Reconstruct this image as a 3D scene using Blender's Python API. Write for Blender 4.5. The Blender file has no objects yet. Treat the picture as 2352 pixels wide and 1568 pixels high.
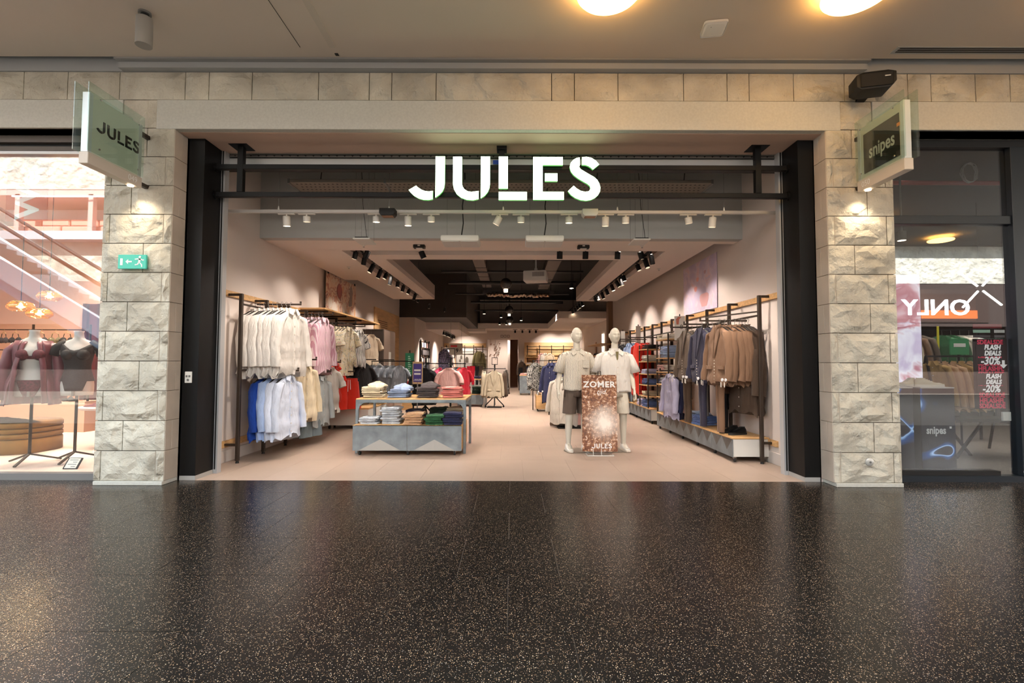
import bpy, bmesh, math, random
from mathutils import Vector, Matrix, noise
C = bpy.context.scene.collection
SC = bpy.context.scene
R = math.radians
PI = math.pi
rnd = random.Random(7)

# ------------------------------------------------------------------ camera
cam_d = bpy.data.cameras.new('camera')
cam = bpy.data.objects.new('camera', cam_d)
C.objects.link(cam)
cam_d.sensor_width = 36.0
cam_d.lens = 1116.0 / 2352.0 * 36.0
cam_d.clip_start = 0.05
cam_d.clip_end = 300
cam.matrix_world = (Matrix.Translation((0, 0, 1.35)) @ Matrix.Rotation(R(90 + 2.463), 4, 'X')
                    @ Matrix.Rotation(R(0.15), 4, 'Z'))
SC.camera = cam

# ------------------------------------------------------------------ world, sun, exposure
w = bpy.data.worlds.new('sky')
SC.world = w
w.use_nodes = True
nt = w.node_tree
nt.nodes.clear()
wo = nt.nodes.new('ShaderNodeOutputWorld')
bg = nt.nodes.new('ShaderNodeBackground')
bg.inputs['Color'].default_value = (0.72, 0.87, 1.0, 1)
bg.inputs['Strength'].default_value = 4.9
nt.links.new(bg.outputs[0], wo.inputs[0])
sun_d = bpy.data.lights.new('sun', 'SUN')
sun_d.energy = 30.0
sun_d.angle = R(0.6)
sun_d.color = (1.0, 0.99, 0.98)
sun = bpy.data.objects.new('sun', sun_d)
C.objects.link(sun)
sun.rotation_euler = Vector((0.30, -1.0, -1.2)).to_track_quat('-Z', 'Y').to_euler()
vs = SC.view_settings
vs.view_transform = 'Standard'
vs.look = 'None'
vs.gamma = 1.0
vs.use_curve_mapping = False
vs.exposure = 0.3
SC.cycles.use_denoising = True
SC.cycles.adaptive_threshold = 0.025
SC.cycles.max_bounces = 8
SC.cycles.diffuse_bounces = 4
SC.cycles.glossy_bounces = 4
SC.cycles.transparent_max_bounces = 12
SC.cycles.caustics_reflective = False
SC.cycles.caustics_refractive = False
SC.cycles.sample_clamp_indirect = 6.0

# ------------------------------------------------------------------ helpers: colour, materials
def lin(c):
    return tuple((x / 12.92 if x <= 0.04045 else ((x + 0.055) / 1.055) ** 2.4) for x in (y / 255.0 for y in c)) + (1.0,)

MATS = {}

def _coords(nt, coord):
    if coord == 'World':
        return nt.nodes.new('ShaderNodeNewGeometry').outputs['Position']
    return nt.nodes.new('ShaderNodeTexCoord').outputs['Object']

def mat(name, col, rough=0.6, metal=0.0, vary=None, bump=None, coord='Object', emit=None, spec=0.5, fine=None, col2=None, sheen=0.0, stretch=None):
    """vary=(scale, amount): brightness mottling; bump=(scale, strength, distance); emit=(colour, strength)"""
    if name in MATS:
        return MATS[name]
    m = bpy.data.materials.new(name)
    m.use_nodes = True
    nt = m.node_tree
    b = nt.nodes['Principled BSDF']
    base = lin(col)
    b.inputs['Base Color'].default_value = base
    b.inputs['Roughness'].default_value = rough
    b.inputs['Metallic'].default_value = metal
    b.inputs['Specular IOR Level'].default_value = spec
    if sheen:
        b.inputs['Sheen Weight'].default_value = sheen
    L = nt.links.new
    co = None
    if vary or bump:
        co = _coords(nt, coord)
        if stretch:
            mp = nt.nodes.new('ShaderNodeMapping')
            mp.inputs['Scale'].default_value = stretch
            L(co, mp.inputs['Vector'])
            co = mp.outputs['Vector']
    if vary:
        n = nt.nodes.new('ShaderNodeTexNoise')
        n.inputs['Scale'].default_value = vary[0]
        n.inputs['Detail'].default_value = 4
        L(co, n.inputs['Vector'])
        r = nt.nodes.new('ShaderNodeValToRGB')
        r.color_ramp.elements[0].position = 0.33
        r.color_ramp.elements[1].position = 0.67
        a = vary[1]
        c2 = lin(col2) if col2 else tuple(min(1, x * (1 + a)) for x in base[:3]) + (1,)
        r.color_ramp.elements[0].color = tuple(x * (1 - a) for x in base[:3]) + (1,) if not col2 else base
        r.color_ramp.elements[1].color = c2
        L(n.outputs['Fac'], r.inputs['Fac'])
        L(r.outputs['Color'], b.inputs['Base Color'])
    if bump:
        n2 = nt.nodes.new('ShaderNodeTexNoise')
        n2.inputs['Scale'].default_value = bump[0]
        n2.inputs['Detail'].default_value = 5
        L(co, n2.inputs['Vector'])
        bp = nt.nodes.new('ShaderNodeBump')
        bp.inputs['Strength'].default_value = bump[1]
        bp.inputs['Distance'].default_value = bump[2] if len(bump) > 2 else 0.02
        L(n2.outputs['Fac'], bp.inputs['Height'])
        L(bp.outputs['Normal'], b.inputs['Normal'])
    if emit:
        b.inputs['Emission Color'].default_value = lin(emit[0])
        b.inputs['Emission Strength'].default_value = emit[1]
    MATS[name] = m
    return m

def ramp(nt, fac, stops, interp='LINEAR'):
    r = nt.nodes.new('ShaderNodeValToRGB')
    r.color_ramp.interpolation = interp
    el = r.color_ramp.elements
    el[0].position, el[0].color = stops[0][0], lin(stops[0][1])
    el[1].position, el[1].color = stops[1][0], lin(stops[1][1])
    for p, c in stops[2:]:
        e = el.new(p)
        e.color = lin(c)
    nt.links.new(fac, r.inputs['Fac'])
    return r.outputs['Color']

def stripe_mat(name, c1, c2, scale, axis='X', duty=0.5, distort=0.6, rough=0.8):
    """woven vertical stripes in the cloth"""
    m = bpy.data.materials.new(name)
    m.use_nodes = True
    nt = m.node_tree
    b = nt.nodes['Principled BSDF']
    b.inputs['Roughness'].default_value = rough
    b.inputs['Specular IOR Level'].default_value = 0.2
    wv = nt.nodes.new('ShaderNodeTexWave')
    wv.bands_direction = axis
    wv.inputs['Scale'].default_value = scale
    wv.inputs['Distortion'].default_value = distort
    wv.inputs['Detail Scale'].default_value = 2.0
    nt.links.new(_coords(nt, 'Object'), wv.inputs['Vector'])
    nt.links.new(ramp(nt, wv.outputs['Fac'], [(max(0, duty - .08), c1), (min(1, duty + .08), c2)]), b.inputs['Base Color'])
    MATS[name] = m
    return m

def blotch_mat(name, ground, spots, scale, rough=0.8, coord='Object', seed=0.0, emit=0.0, warp=0.0):
    """printed blotches: spots = [(threshold, colour), ...] over noise"""
    m = bpy.data.materials.new(name)
    m.use_nodes = True
    nt = m.node_tree
    b = nt.nodes['Principled BSDF']
    b.inputs['Roughness'].default_value = rough
    co = _coords(nt, coord)
    mp = nt.nodes.new('ShaderNodeMapping')
    mp.inputs['Location'].default_value = (seed, seed * 2.3, seed * .7)
    nt.links.new(co, mp.inputs['Vector'])
    n = nt.nodes.new('ShaderNodeTexNoise')
    n.inputs['Scale'].default_value = scale
    n.inputs['Detail'].default_value = 3
    n.inputs['Distortion'].default_value = warp
    nt.links.new(mp.outputs[0], n.inputs['Vector'])
    out = ramp(nt, n.outputs['Fac'], [(0.0, ground)] + spots)
    nt.links.new(out, b.inputs['Base Color'])
    if emit:
        nt.links.new(out, b.inputs['Emission Color'])
        b.inputs['Emission Strength'].default_value = emit
    MATS[name] = m
    return m

def glass_mat(name, tint, refl, rough=0.0):
    m = bpy.data.materials.new(name)
    m.use_nodes = True
    nt = m.node_tree
    nt.nodes.clear()
    out = nt.nodes.new('ShaderNodeOutputMaterial')
    tr = nt.nodes.new('ShaderNodeBsdfTransparent')
    tr.inputs['Color'].default_value = tint
    gl = nt.nodes.new('ShaderNodeBsdfGlossy')
    gl.inputs['Roughness'].default_value = rough
    gl.inputs['Color'].default_value = (1, 1, 1, 1)
    mx = nt.nodes.new('ShaderNodeMixShader')
    fr = nt.nodes.new('ShaderNodeLayerWeight')
    fr.inputs['Blend'].default_value = 0.5
    pw = nt.nodes.new('ShaderNodeMath'); pw.operation = 'POWER'; pw.inputs[1].default_value = 5.0
    nt.links.new(fr.outputs['Facing'], pw.inputs[0])
    ad = nt.nodes.new('ShaderNodeMath')
    ad.operation = 'MULTIPLY_ADD'
    ad.inputs[1].default_value = 1 - refl
    ad.inputs[2].default_value = refl
    nt.links.new(pw.outputs[0], ad.inputs[0])
    nt.links.new(ad.outputs[0], mx.inputs['Fac'])
    nt.links.new(tr.outputs[0], mx.inputs[1])
    nt.links.new(gl.outputs[0], mx.inputs[2])
    nt.links.new(mx.outputs[0], out.inputs['Surface'])
    MATS[name] = m
    return m

# ------------------------------------------------------------------ helpers: meshes and objects
class MB:
    """collects shapes and links them as ONE mesh object"""
    def __init__(s):
        s.v = []; s.f = []; s.mi = []; s.m = 0
    def add(s, vs, fs):
        o = len(s.v)
        s.v += [tuple(p) for p in vs]
        for f in fs:
            s.f.append([i + o for i in f]); s.mi.append(s.m)
        return s
    def box(s, x0, x1, y0, y1, z0, z1):
        return s.add([(x0, y0, z0), (x1, y0, z0), (x1, y1, z0), (x0, y1, z0), (x0, y0, z1), (x1, y0, z1), (x1, y1, z1), (x0, y1, z1)],
                     [(0, 3, 2, 1), (4, 5, 6, 7), (0, 1, 5, 4), (1, 2, 6, 5), (2, 3, 7, 6), (3, 0, 4, 7)])
    def loft(s, rings, cap0=True, cap1=True, closed=True):
        n = len(rings[0]); vs = [p for r in rings for p in r]; fs = []
        for i in range(len(rings) - 1):
            for j in range(n if closed else n - 1):
                k = (j + 1) % n
                fs.append((i * n + j, i * n + k, (i + 1) * n + k, (i + 1) * n + j))
        if cap0: fs.append(tuple(range(n - 1, -1, -1)))
        if cap1: fs.append(tuple(range((len(rings) - 1) * n, len(rings) * n)))
        return s.add(vs, fs)
    def tube(s, path, r, n=8, squash=1.0):
        path = [Vector(p) for p in path]; rings = []; rs = r if isinstance(r, (list, tuple)) else [r] * len(path)
        up = None
        for i, p in enumerate(path):
            d = (path[min(i + 1, len(path) - 1)] - path[max(i - 1, 0)]).normalized()
            if up is None:
                up = Vector((0, 0, 1)) if abs(d.z) < 0.9 else Vector((0, 1, 0))
            a = d.cross(up).normalized(); b = a.cross(d).normalized(); up = b
            rings.append([p + (a * math.cos(t) + b * math.sin(t) * squash) * rs[i] for t in (2 * PI * j / n for j in range(n))])
        return s.loft(rings)
    def cyl(s, p0, p1, r0, r1=None, n=16):
        return s.tube([p0, p1], [r0, r0 if r1 is None else r1], n)
    def bar(s, p0, p1, wx, wz=None):
        """rectangular bar between two points"""
        p0 = Vector(p0); p1 = Vector(p1); d = (p1 - p0).normalized(); wz = wz or wx
        up = Vector((0, 0, 1)) if abs(d.z) < 0.9 else Vector((0, 1, 0))
        a = d.cross(up).normalized() * wx / 2; b = a.cross(d).normalized() * wz / 2
        return s.loft([[p + a + b, p - a + b, p - a - b, p + a - b] for p in (p0, p1)])
    def lathe(s, prof, n=20, c=(0, 0, 0), cap0=True, cap1=True):
        return s.loft([[(c[0] + r * math.cos(2 * PI * j / n), c[1] + r * math.sin(2 * PI * j / n), c[2] + z) for j in range(n)] for r, z in prof], cap0, cap1)
    def prism(s, poly, y0, y1):
        """poly of (x,z), extruded along y"""
        return s.loft([[(x, y0, z) for x, z in poly], [(x, y1, z) for x, z in poly]])
    def ring(s, outer, inner, y0, y1):
        n = len(outer); vs = [(x, y, z) for y in (y0, y1) for P in (outer, inner) for x, z in P]; fs = []
        for j in range(n):
            k = (j + 1) % n
            fs += [(j, k, n + k, n + j), (2 * n + j, 3 * n + j, 3 * n + k, 2 * n + k), (j, 2 * n + j, 2 * n + k, k), (n + j, n + k, 3 * n + k, 3 * n + j)]
        return s.add(vs, fs)
    def mesh(s, name, mats, smooth=0, bevel=0.0, seg=1, weld=0.0):
        me = bpy.data.meshes.new(name)
        me.from_pydata(s.v, [], s.f)
        for m in (mats if isinstance(mats, (list, tuple)) else [mats]):
            me.materials.append(m)
        if any(s.mi):
            me.polygons.foreach_set('material_index', s.mi)
        bm = bmesh.new(); bm.from_mesh(me)
        if weld: bmesh.ops.remove_doubles(bm, verts=bm.verts, dist=weld)
        bmesh.ops.recalc_face_normals(bm, faces=bm.faces)
        if bevel:
            bmesh.ops.bevel(bm, geom=[e for e in bm.edges if len(e.link_faces) == 2 and e.calc_face_angle(0) > 0.6], offset=bevel, segments=seg, affect='EDGES', profile=0.5)
        bm.to_mesh(me); bm.free()
        if smooth:
            me.polygons.foreach_set('use_smooth', [True] * len(me.polygons))
            if smooth < 3: me.set_sharp_from_angle(angle=smooth)
        return me
    def build(s, name, mats, parent=None, **k):
        return link(name, s.mesh(name, mats, **k), parent)

def link(name, data, parent=None, loc=None, rot=None):
    o = bpy.data.objects.new(name, data)
    C.objects.link(o)
    if parent is not None: o.parent = parent
    if loc is not None: o.location = loc
    if rot is not None: o.rotation_euler = rot
    return o

def tag(o, label=None, cat=None, group=None, kind=None):
    if label: o['label'] = label
    if cat: o['category'] = cat
    if group: o['group'] = group
    if kind: o['kind'] = kind
    return o

def thing(name, label, cat, loc=(0, 0, 0), rz=0.0, group=None):
    o = link(name, None, None, loc, (0, 0, rz))
    o.empty_display_size = 0.1
    return tag(o, label, cat, group)

def struct(name, mb, m, label=None, **k):
    o = mb.build(name, m, **k)
    return tag(o, label, None, None, 'structure')

KIDS = {}
def dup(o, loc=None, rot=None, label=None, group=None, mats=None, parent=None, top=True):
    """a copy of a thing with its parts and sub-parts (shared mesh data)"""
    kids = list(o.children)
    c = o.copy()
    C.objects.link(c)
    c.parent = parent
    if loc is not None: c.location = loc
    if rot is not None: c.rotation_euler = rot
    if top:
        if label: c['label'] = label
        if group: c['group'] = group
    if mats and c.data and c.data.materials and c.data.materials[0] in mats:
        c.material_slots[0].link = 'OBJECT'
        c.material_slots[0].material = mats[c.data.materials[0]]
    for k in kids:
        dup(k, parent=c, mats=mats, top=False)
    return c

def text_mb(s, size, font_bold=0.0, extrude=0.0, shear=0.0, align='CENTER', space=1.0):
    """lettering as mesh data in the XY plane"""
    cu = bpy.data.curves.new('lettering', 'FONT')
    cu.body = s; cu.size = size; cu.offset = font_bold; cu.extrude = extrude; cu.shear = shear
    cu.align_x = align; cu.align_y = 'CENTER'; cu.space_character = space; cu.resolution_u = 3
    o = bpy.data.objects.new('lettering', cu)
    C.objects.link(o)
    bpy.context.view_layer.update()
    me = bpy.data.meshes.new_from_object(o.evaluated_get(bpy.context.evaluated_depsgraph_get()))
    bpy.data.objects.remove(o)
    return me

def lettering(s, size, m, parent=None, loc=(0, 0, 0), rot=(R(90), 0, 0), name='lettering', sx=1.0, **k):
    me = text_mb(s, size, **k)
    me.name = name
    me.materials.clear(); me.materials.append(m)
    o = link(name, me, parent, loc, rot)
    o.scale = (sx, 1, 1)
    return o

ORD = 'first second third fourth fifth sixth seventh eighth ninth tenth eleventh twelfth thirteenth fourteenth fifteenth sixteenth seventeenth eighteenth nineteenth twentieth'.split()

def spot(loc, target, power, size=60, blend=0.6, col=(1.0, 0.86, 0.74), radius=0.04):
    d = bpy.data.lights.new('spot_lamp', 'SPOT')
    d.energy = power; d.spot_size = R(size); d.spot_blend = blend; d.color = col; d.shadow_soft_size = radius
    o = bpy.data.objects.new('spot_lamp', d)
    C.objects.link(o)
    o.location = loc
    o.rotation_euler = (Vector(target) - Vector(loc)).to_track_quat('-Z', 'Y').to_euler()
    return o

def point(loc, power, col=(1, .8, .62), radius=0.05):
    d = bpy.data.lights.new('bulb_lamp', 'POINT')
    d.energy = power; d.color = col; d.shadow_soft_size = radius
    o = bpy.data.objects.new('bulb_lamp', d)
    C.objects.link(o); o.location = loc
    return o

# ------------------------------------------------------------------ materials
def stone_mat(name, c1, c2, bump_s=1.0):
    m = bpy.data.materials.new(name)
    m.use_nodes = True
    nt = m.node_tree
    L = nt.links.new
    b = nt.nodes['Principled BSDF']
    b.inputs['Roughness'].default_value = 0.85
    b.inputs['Specular IOR Level'].default_value = 0.25
    co = _coords(nt, 'World')
    n = nt.nodes.new('ShaderNodeTexNoise'); n.inputs['Scale'].default_value = 2.2; n.inputs['Detail'].default_value = 6
    L(co, n.inputs['Vector'])
    L(ramp(nt, n.outputs['Fac'], [(0.3, c1), (0.7, c2)]), b.inputs['Base Color'])
    # chipped facets: distorted voronoi ridges plus fine grain
    nd = nt.nodes.new('ShaderNodeTexNoise'); nd.inputs['Scale'].default_value = 3.6; nd.inputs['Detail'].default_value = 9; nd.inputs['Roughness'].default_value = .47; nd.inputs['Distortion'].default_value = 0.25
    L(co, nd.inputs['Vector'])
    vo = nt.nodes.new('ShaderNodeTexVoronoi'); vo.inputs['Scale'].default_value = 7.0; vo.feature = 'SMOOTH_F1'
    mixv = nt.nodes.new('ShaderNodeMix'); mixv.data_type = 'VECTOR'; mixv.inputs['Factor'].default_value = 0.25
    L(co, mixv.inputs[4]); L(nd.outputs['Color'], mixv.inputs[5]); L(mixv.outputs[1], vo.inputs['Vector'])
    fine = nt.nodes.new('ShaderNodeTexNoise'); fine.inputs['Scale'].default_value = 55.0; fine.inputs['Detail'].default_value = 4
    L(co, fine.inputs['Vector'])
    m1 = nt.nodes.new('ShaderNodeMath'); m1.operation = 'MULTIPLY'; m1.inputs[1].default_value = 1.5
    L(nd.outputs['Fac'], m1.inputs[0])
    m2 = nt.nodes.new('ShaderNodeMath'); m2.operation = 'MULTIPLY_ADD'; m2.inputs[1].default_value = 0.5
    L(vo.outputs['Distance'], m2.inputs[0]); L(m1.outputs[0], m2.inputs[2])
    m3 = nt.nodes.new('ShaderNodeMath'); m3.operation = 'MULTIPLY_ADD'; m3.inputs[1].default_value = 0.06
    L(fine.outputs['Fac'], m3.inputs[0]); L(m2.outputs[0], m3.inputs[2])
    bp = nt.nodes.new('ShaderNodeBump'); bp.inputs['Strength'].default_value = 1.0; bp.inputs['Distance'].default_value = 0.05 * bump_s
    L(m3.outputs[0], bp.inputs['Height']); L(bp.outputs['Normal'], b.inputs['Normal'])
    MATS[name] = m
    return m

def terrazzo_mat():
    m = bpy.data.materials.new('terrazzo')
    m.use_nodes = True
    nt = m.node_tree
    L = nt.links.new
    b = nt.nodes['Principled BSDF']
    co = _coords(nt, 'World')
    cols = []
    for sc, th, seed in ((112.0, 0.29, 0.0), (190.0, 0.31, 3.7)):
        mp = nt.nodes.new('ShaderNodeMapping'); mp.inputs['Location'].default_value = (seed, seed, 0); mp.inputs['Scale'].default_value = (1, 1, 0)
        L(co, mp.inputs['Vector'])
        vo = nt.nodes.new('ShaderNodeTexVoronoi'); vo.inputs['Scale'].default_value = sc; vo.inputs['Randomness'].default_value = 1.0
        L(mp.outputs[0], vo.inputs['Vector'])
        sp = nt.nodes.new('ShaderNodeSeparateColor'); L(vo.outputs['Color'], sp.inputs['Color'])
        # chip where the cell is one of the light ones and the point is near its centre
        ls = nt.nodes.new('ShaderNodeMath'); ls.operation = 'LESS_THAN'; L(vo.outputs['Distance'], ls.inputs[0]); ls.inputs[1].default_value = th
        ls2 = nt.nodes.new('ShaderNodeMath'); ls2.operation = 'LESS_THAN'; L(sp.outputs[0], ls2.inputs[0]); ls2.inputs[1].default_value = 0.30
        mu = nt.nodes.new('ShaderNodeMath'); mu.operation = 'MULTIPLY'; L(ls.outputs[0], mu.inputs[0]); L(ls2.outputs[0], mu.inputs[1])
        cc = ramp(nt, sp.outputs[1], [(0.0, (104, 80, 58)), (0.45, (158, 130, 100)), (0.75, (196, 172, 140)), (1.0, (134, 130, 126))])
        cols.append((mu.outputs[0], cc))
    n = nt.nodes.new('ShaderNodeTexNoise'); n.inputs['Scale'].default_value = 130; L(co, n.inputs['Vector'])
    base = ramp(nt, n.outputs['Fac'], [(0.35, (14, 13, 13)), (0.7, (34, 30, 28))])
    for fac, cc in cols:
        mx = nt.nodes.new('ShaderNodeMix'); mx.data_type = 'RGBA'
        L(fac, mx.inputs['Factor']); L(base, mx.inputs[6]); L(cc, mx.inputs[7])
        base = mx.outputs[2]
    L(base, b.inputs['Base Color'])
    b.inputs['Roughness'].default_value = 0.24
    b.inputs['Specular IOR Level'].default_value = 0.34
    MATS['terrazzo'] = m
    return m

M_stone = stone_mat('split_stone', (178, 172, 158), (214, 208, 192), 1.7)
M_sawn = mat('sawn_stone', (190, 178, 164), 0.8, vary=(3.0, 0.10), bump=(60, 0.25, 0.006), coord='World')
M_lintel = mat('honed_stone', (198, 197, 188), 0.75, vary=(40.0, 0.05), bump=(90, 0.3, 0.004), coord='World')
M_joint = mat('mortar', (86, 78, 68), 0.95)
M_terr = terrazzo_mat()
M_groutd = mat('mall_grout', (105, 96, 88), 0.6)
M_stile = mat('beige_tile', (172, 153, 138), 0.4, vary=(1.6, 0.06), bump=(40, 0.05, 0.003), coord='World')
M_groutl = mat('shop_grout', (150, 135, 122), 0.9)
M_ceil = mat('ceiling_paint', (204, 192, 178), 0.9, vary=(0.5, 0.04), coord='World')
M_ceil_grey = mat('grey_trim_paint', (168, 170, 170), 0.8)
M_wall = mat('wall_paint', (224, 212, 204), 0.85, vary=(0.8, 0.03), coord='World')
M_soff = mat('soffit_paint', (250, 238, 229), 0.85)
M_upper = mat('upper_void_paint', (120, 112, 106), 0.9)
M_beam = mat('beam_paint', (190, 190, 188), 0.85)
M_blackc = mat('black_ceiling_paint', (8, 8, 8), 0.9)
M_black = mat('black_metal', (13, 13, 14), 0.45, spec=.25)
M_blackm = mat('matt_black', (16, 16, 17), 0.6)
M_bronze = mat('bronze_metal', (58, 48, 40), 0.4, 0.3)
M_alu = mat('brushed_aluminium', (200, 202, 204), 0.4, 0.35)
M_white = mat('white_plastic', (232, 230, 224), 0.45)
M_whitem = mat('white_metal', (225, 224, 220), 0.4)
M_greym = mat('grey_metal', (128, 128, 126), 0.4, 0.4)
M_wood = mat('birch_ply', (216, 172, 118), 0.5, vary=(3.0, 0.16), coord='Object', stretch=(1, 6, 14))
M_woodp = mat('birch_panel', (218, 178, 128), 0.5, vary=(2.0, 0.12), coord='World', stretch=(1, 1, 6))
M_galv = mat('galvanised_steel', (146, 158, 166), 0.34, 0.6, vary=(5.0, 0.22), coord='Object')
M_galvd = mat('galvanised_dark', (112, 114, 116), 0.4, 0.75, vary=(5.0, 0.2), coord='Object')
M_lamp = mat('lamp_face', (255, 240, 220), 0.4, emit=((255, 226, 190), 9.0))
M_lampoff = mat('lamp_face_dim', (200, 190, 180), 0.4, emit=((255, 226, 190), 1.0))
M_paper = mat('paper', (235, 230, 222), 0.7)
M_ink = mat('ink', (25, 24, 26), 0.7)
M_whiteink = mat('white_ink', (240, 240, 240), 0.6)
M_glass = glass_mat('window_glass', (0.97, 0.99, 0.98, 1), 0.10)
M_glassr = glass_mat('tinted_window_glass', (0.90, 0.93, 0.94, 1), 0.12)
M_frost = mat('sign_glass', (188, 208, 196), 0.12, spec=0.6)
M_rubber = mat('rubber', (30, 30, 30), 0.7)
M_chrome = mat('chrome', (210, 210, 212), 0.15, 1.0)
# ================================================================== STRUCTURE
WL, WR = -3.86, 3.52           # shop side walls
YF, YC = 5.37, 5.60            # stone face, column face / shop floor edge
ZL = 3.97                      # lintel underside
# ---- mall floor
mb = MB(); mb.m = 2; mb.box(-27, 27, -16, 0.6, -0.2, 0); mb.m = 0; mb.box(-22, 22, .6, 1.84, -.2, 0); mb.box(-22, -6.52, 1.84, 5.6, -0.2, 0); mb.box(6.48, 22, 1.84, 5.6, -0.2, 0); mb.box(-22, 22, 5.6, 5.62, -0.2, -0.012)
mb.m = 1; mb.box(-6.52, 6.48, 1.84, 5.6, -0.2, -0.005)
floor = struct('floor', mb, [M_terr, M_groutd, mat('atrium_bounce_floor', (118, 108, 98), .5)])  # unseen atrium floor made paler than terrazzo to bounce light onto the ceiling
tile_me = {}
rows = [(5.09, 5.6), (4.44, 5.09), (3.79, 4.44), (3.14, 3.79), (2.49, 3.14), (1.84, 2.49)]
for r, (y0, y1) in enumerate(rows):
    off = -0.02 + (0.325 if r % 2 else 0.0)
    k = -11
    while off + k * .65 < 6.48:
        x0, x1 = max(-6.52, off + k * .65), min(6.48, off + (k + 1) * .65)
        k += 1
        if x1 - x0 < .02: continue
        key = (round(x1 - x0, 3), round(y1 - y0, 3))
        if key not in tile_me:
            g = .0016
            tile_me[key] = MB().box(g, key[0] - g, g, key[1] - g, -.02, 0).mesh('floor_tile', M_terr)
        link('floor_tile', tile_me[key], floor, (x0, y0, 0))
# ---- shop floor
mb = MB(); mb.box(WL - .4, WR + .2, 5.62, 12.8, -0.2, -0.004); mb.m = 1; mb.box(WL - .4, WR + .2, 12.8, 26, -.2, 0)
sfloor = struct('shop_floor', mb, [M_groutl, M_stile])
stm = {}
y = 5.60
for r in range(6):
    off = -.46 + (0.0 if r % 2 == 0 else .3)
    k = -7
    while off + k * .6 < WR - .02:
        x0, x1 = max(WL, off + k * .6), min(WR, off + (k + 1) * .6); k += 1
        if x1 - x0 < .02: continue
        key = round(x1 - x0, 3)
        if key not in stm: stm[key] = MB().box(.0012, key - .0012, .0012, 1.2 - .0012, -.03, 0).mesh('floor_tile', M_stile)
        link('floor_tile', stm[key], sfloor, (x0, 5.6 + 1.2 * r, 0))
# ---- mall ceiling
mb = MB(); mb.box(-22, -5.0, 3.35, 5.24, 4.72, 5.0); mb.box(-5.0, 5.2, 1.6, 5.24, 4.72, 5.0); mb.box(5.2, 22, -2.6, 5.24, 4.72, 5.0)  # unseen middle stretch lengthened to cut sky light on the lower facade
ceil = struct('ceiling', mb, M_ceil)
mb = MB(); mb.box(-.035, .035, -.45, .45, -.006, .0); o = mb.build('ceiling_strip', mat('strip_paint', (196, 186, 172), .8), ceil); o.location = (-1.93, 4.62, 4.72)
MB().box(-.002, .002, -.45, .45, -.004, 0).build('ceiling_joint', M_blackm, ceil).location = (-2.28, 4.62, 4.72)
MB().box(-.018, .018, -.02, .02, -.006, .0).build('ceiling_slot', M_blackm, ceil).location = (-1.93, 5.19, 4.72)
mb = MB(); mb.box(-4.42, 3.97, 5.24, 5.40, 4.70, 4.98); trim = struct('trim_1', mb, mat('cove_grey', (150, 150, 148), .85))
mb = MB(); mb.box(-4.42, 3.97, 5.30, 5.395, 4.635, 4.70); struct('trim_2', mb, M_ceil_grey)
mb = MB(); mb.box(-22, -4.42, 5.24, 5.5, 4.95, 5.0); mb.box(3.97, 22, 5.24, 5.5, 4.95, 5.0); struct('trim_3', mb, M_ceil_grey)
mb = MB(); mb.box(-22, -4.42, 5.36, 5.5, 4.63, 4.95); mb.box(3.97, 22, 5.36, 5.5, 4.63, 4.95); struct('trim_4', mb, M_ceil_grey)
# unseen parapet walls on the shop side, added to limit the sun
mb = MB(); mb.box(-22, -5.0, 3.35, 3.6, 5.0, 8.8); mb.box(-5.2, -5.0, 1.6, 3.35, 5.0, 8.8); mb.box(-5.2, 5.2, 1.6, 1.8, 5.0, 8.8); mb.box(5.2, 5.45, -2.6, 1.6, 5.0, 8.8); mb.box(5.2, 22, -2.6, -2.35, 5.0, 8.8); struct('wall_sun_parapet', mb, M_wall)
# slim side ends of the concourse
mb = MB(); mb.box(-27.2, -27, -16, 5.6, 0, 9); struct('wall_west', mb, M_wall)
mb = MB(); mb.box(27, 27.2, -16, 5.6, 0, 9); struct('wall_east', mb, M_wall)

# ---- stone facade
def block(par, x0, x1, z0, z1, y, m=None, rough=True, seed=0):
    """one split-faced stone, front grid pushed in and out, joints recessed"""
    g = .0045
    x0 += g; x1 -= g; z0 += g; z1 -= g
    if not rough:
        return MB().box(x0, x1, y, y + .12, z0, z1).build('stone_block', m or M_lintel, par, bevel=.004)
    nx = max(2, min(7, int(round((x1 - x0) / .10)))); nz = 4; sd = rnd.uniform(0, 90)
    vs, fs = [], []
    for j in range(nz + 1):
        for i in range(nx + 1):
            edge = i in (0, nx) or j in (0, nz)
            d = 0.009 if edge else -0.008 - .030 * noise.noise((i * .55 + sd, j * .6, sd)) - .012 * rnd.random() ** 2
            px = x0 + (x1 - x0) * i / nx + (0 if i in (0, nx) else rnd.uniform(-.014, .014))
            pz = z0 + (z1 - z0) * j / nz + (0 if j in (0, nz) else rnd.uniform(-.012, .012))
            vs.append((px, y + d + (0 if edge else rnd.uniform(-.004, .003)), pz))
    W = nx + 1
    for j in range(nz):
        for i in range(nx):
            a = j * W + i
            q = (a, a + 1, a + W + 1, a + W)
            fs += [(q[0], q[1], q[2]), (q[0], q[2], q[3])] if rnd.random() < .5 else [(q[0], q[1], q[3]), (q[1], q[2], q[3])]
    n0 = len(vs)
    per = [i for i in range(W)] + [j * W + nx for j in range(1, nz + 1)] + [nz * W + i for i in range(nx - 1, -1, -1)] + [j * W for j in range(nz - 1, 0, -1)]
    for p in per: vs.append((vs[p][0], y + .10, vs[p][2]))
    for k in range(len(per)):
        k2 = (k + 1) % len(per)
        fs.append((per[k], n0 + k, n0 + k2, per[k2]))
    o = MB().add(vs, fs).build('stone_block', m or M_stone, par)
    return o

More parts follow.
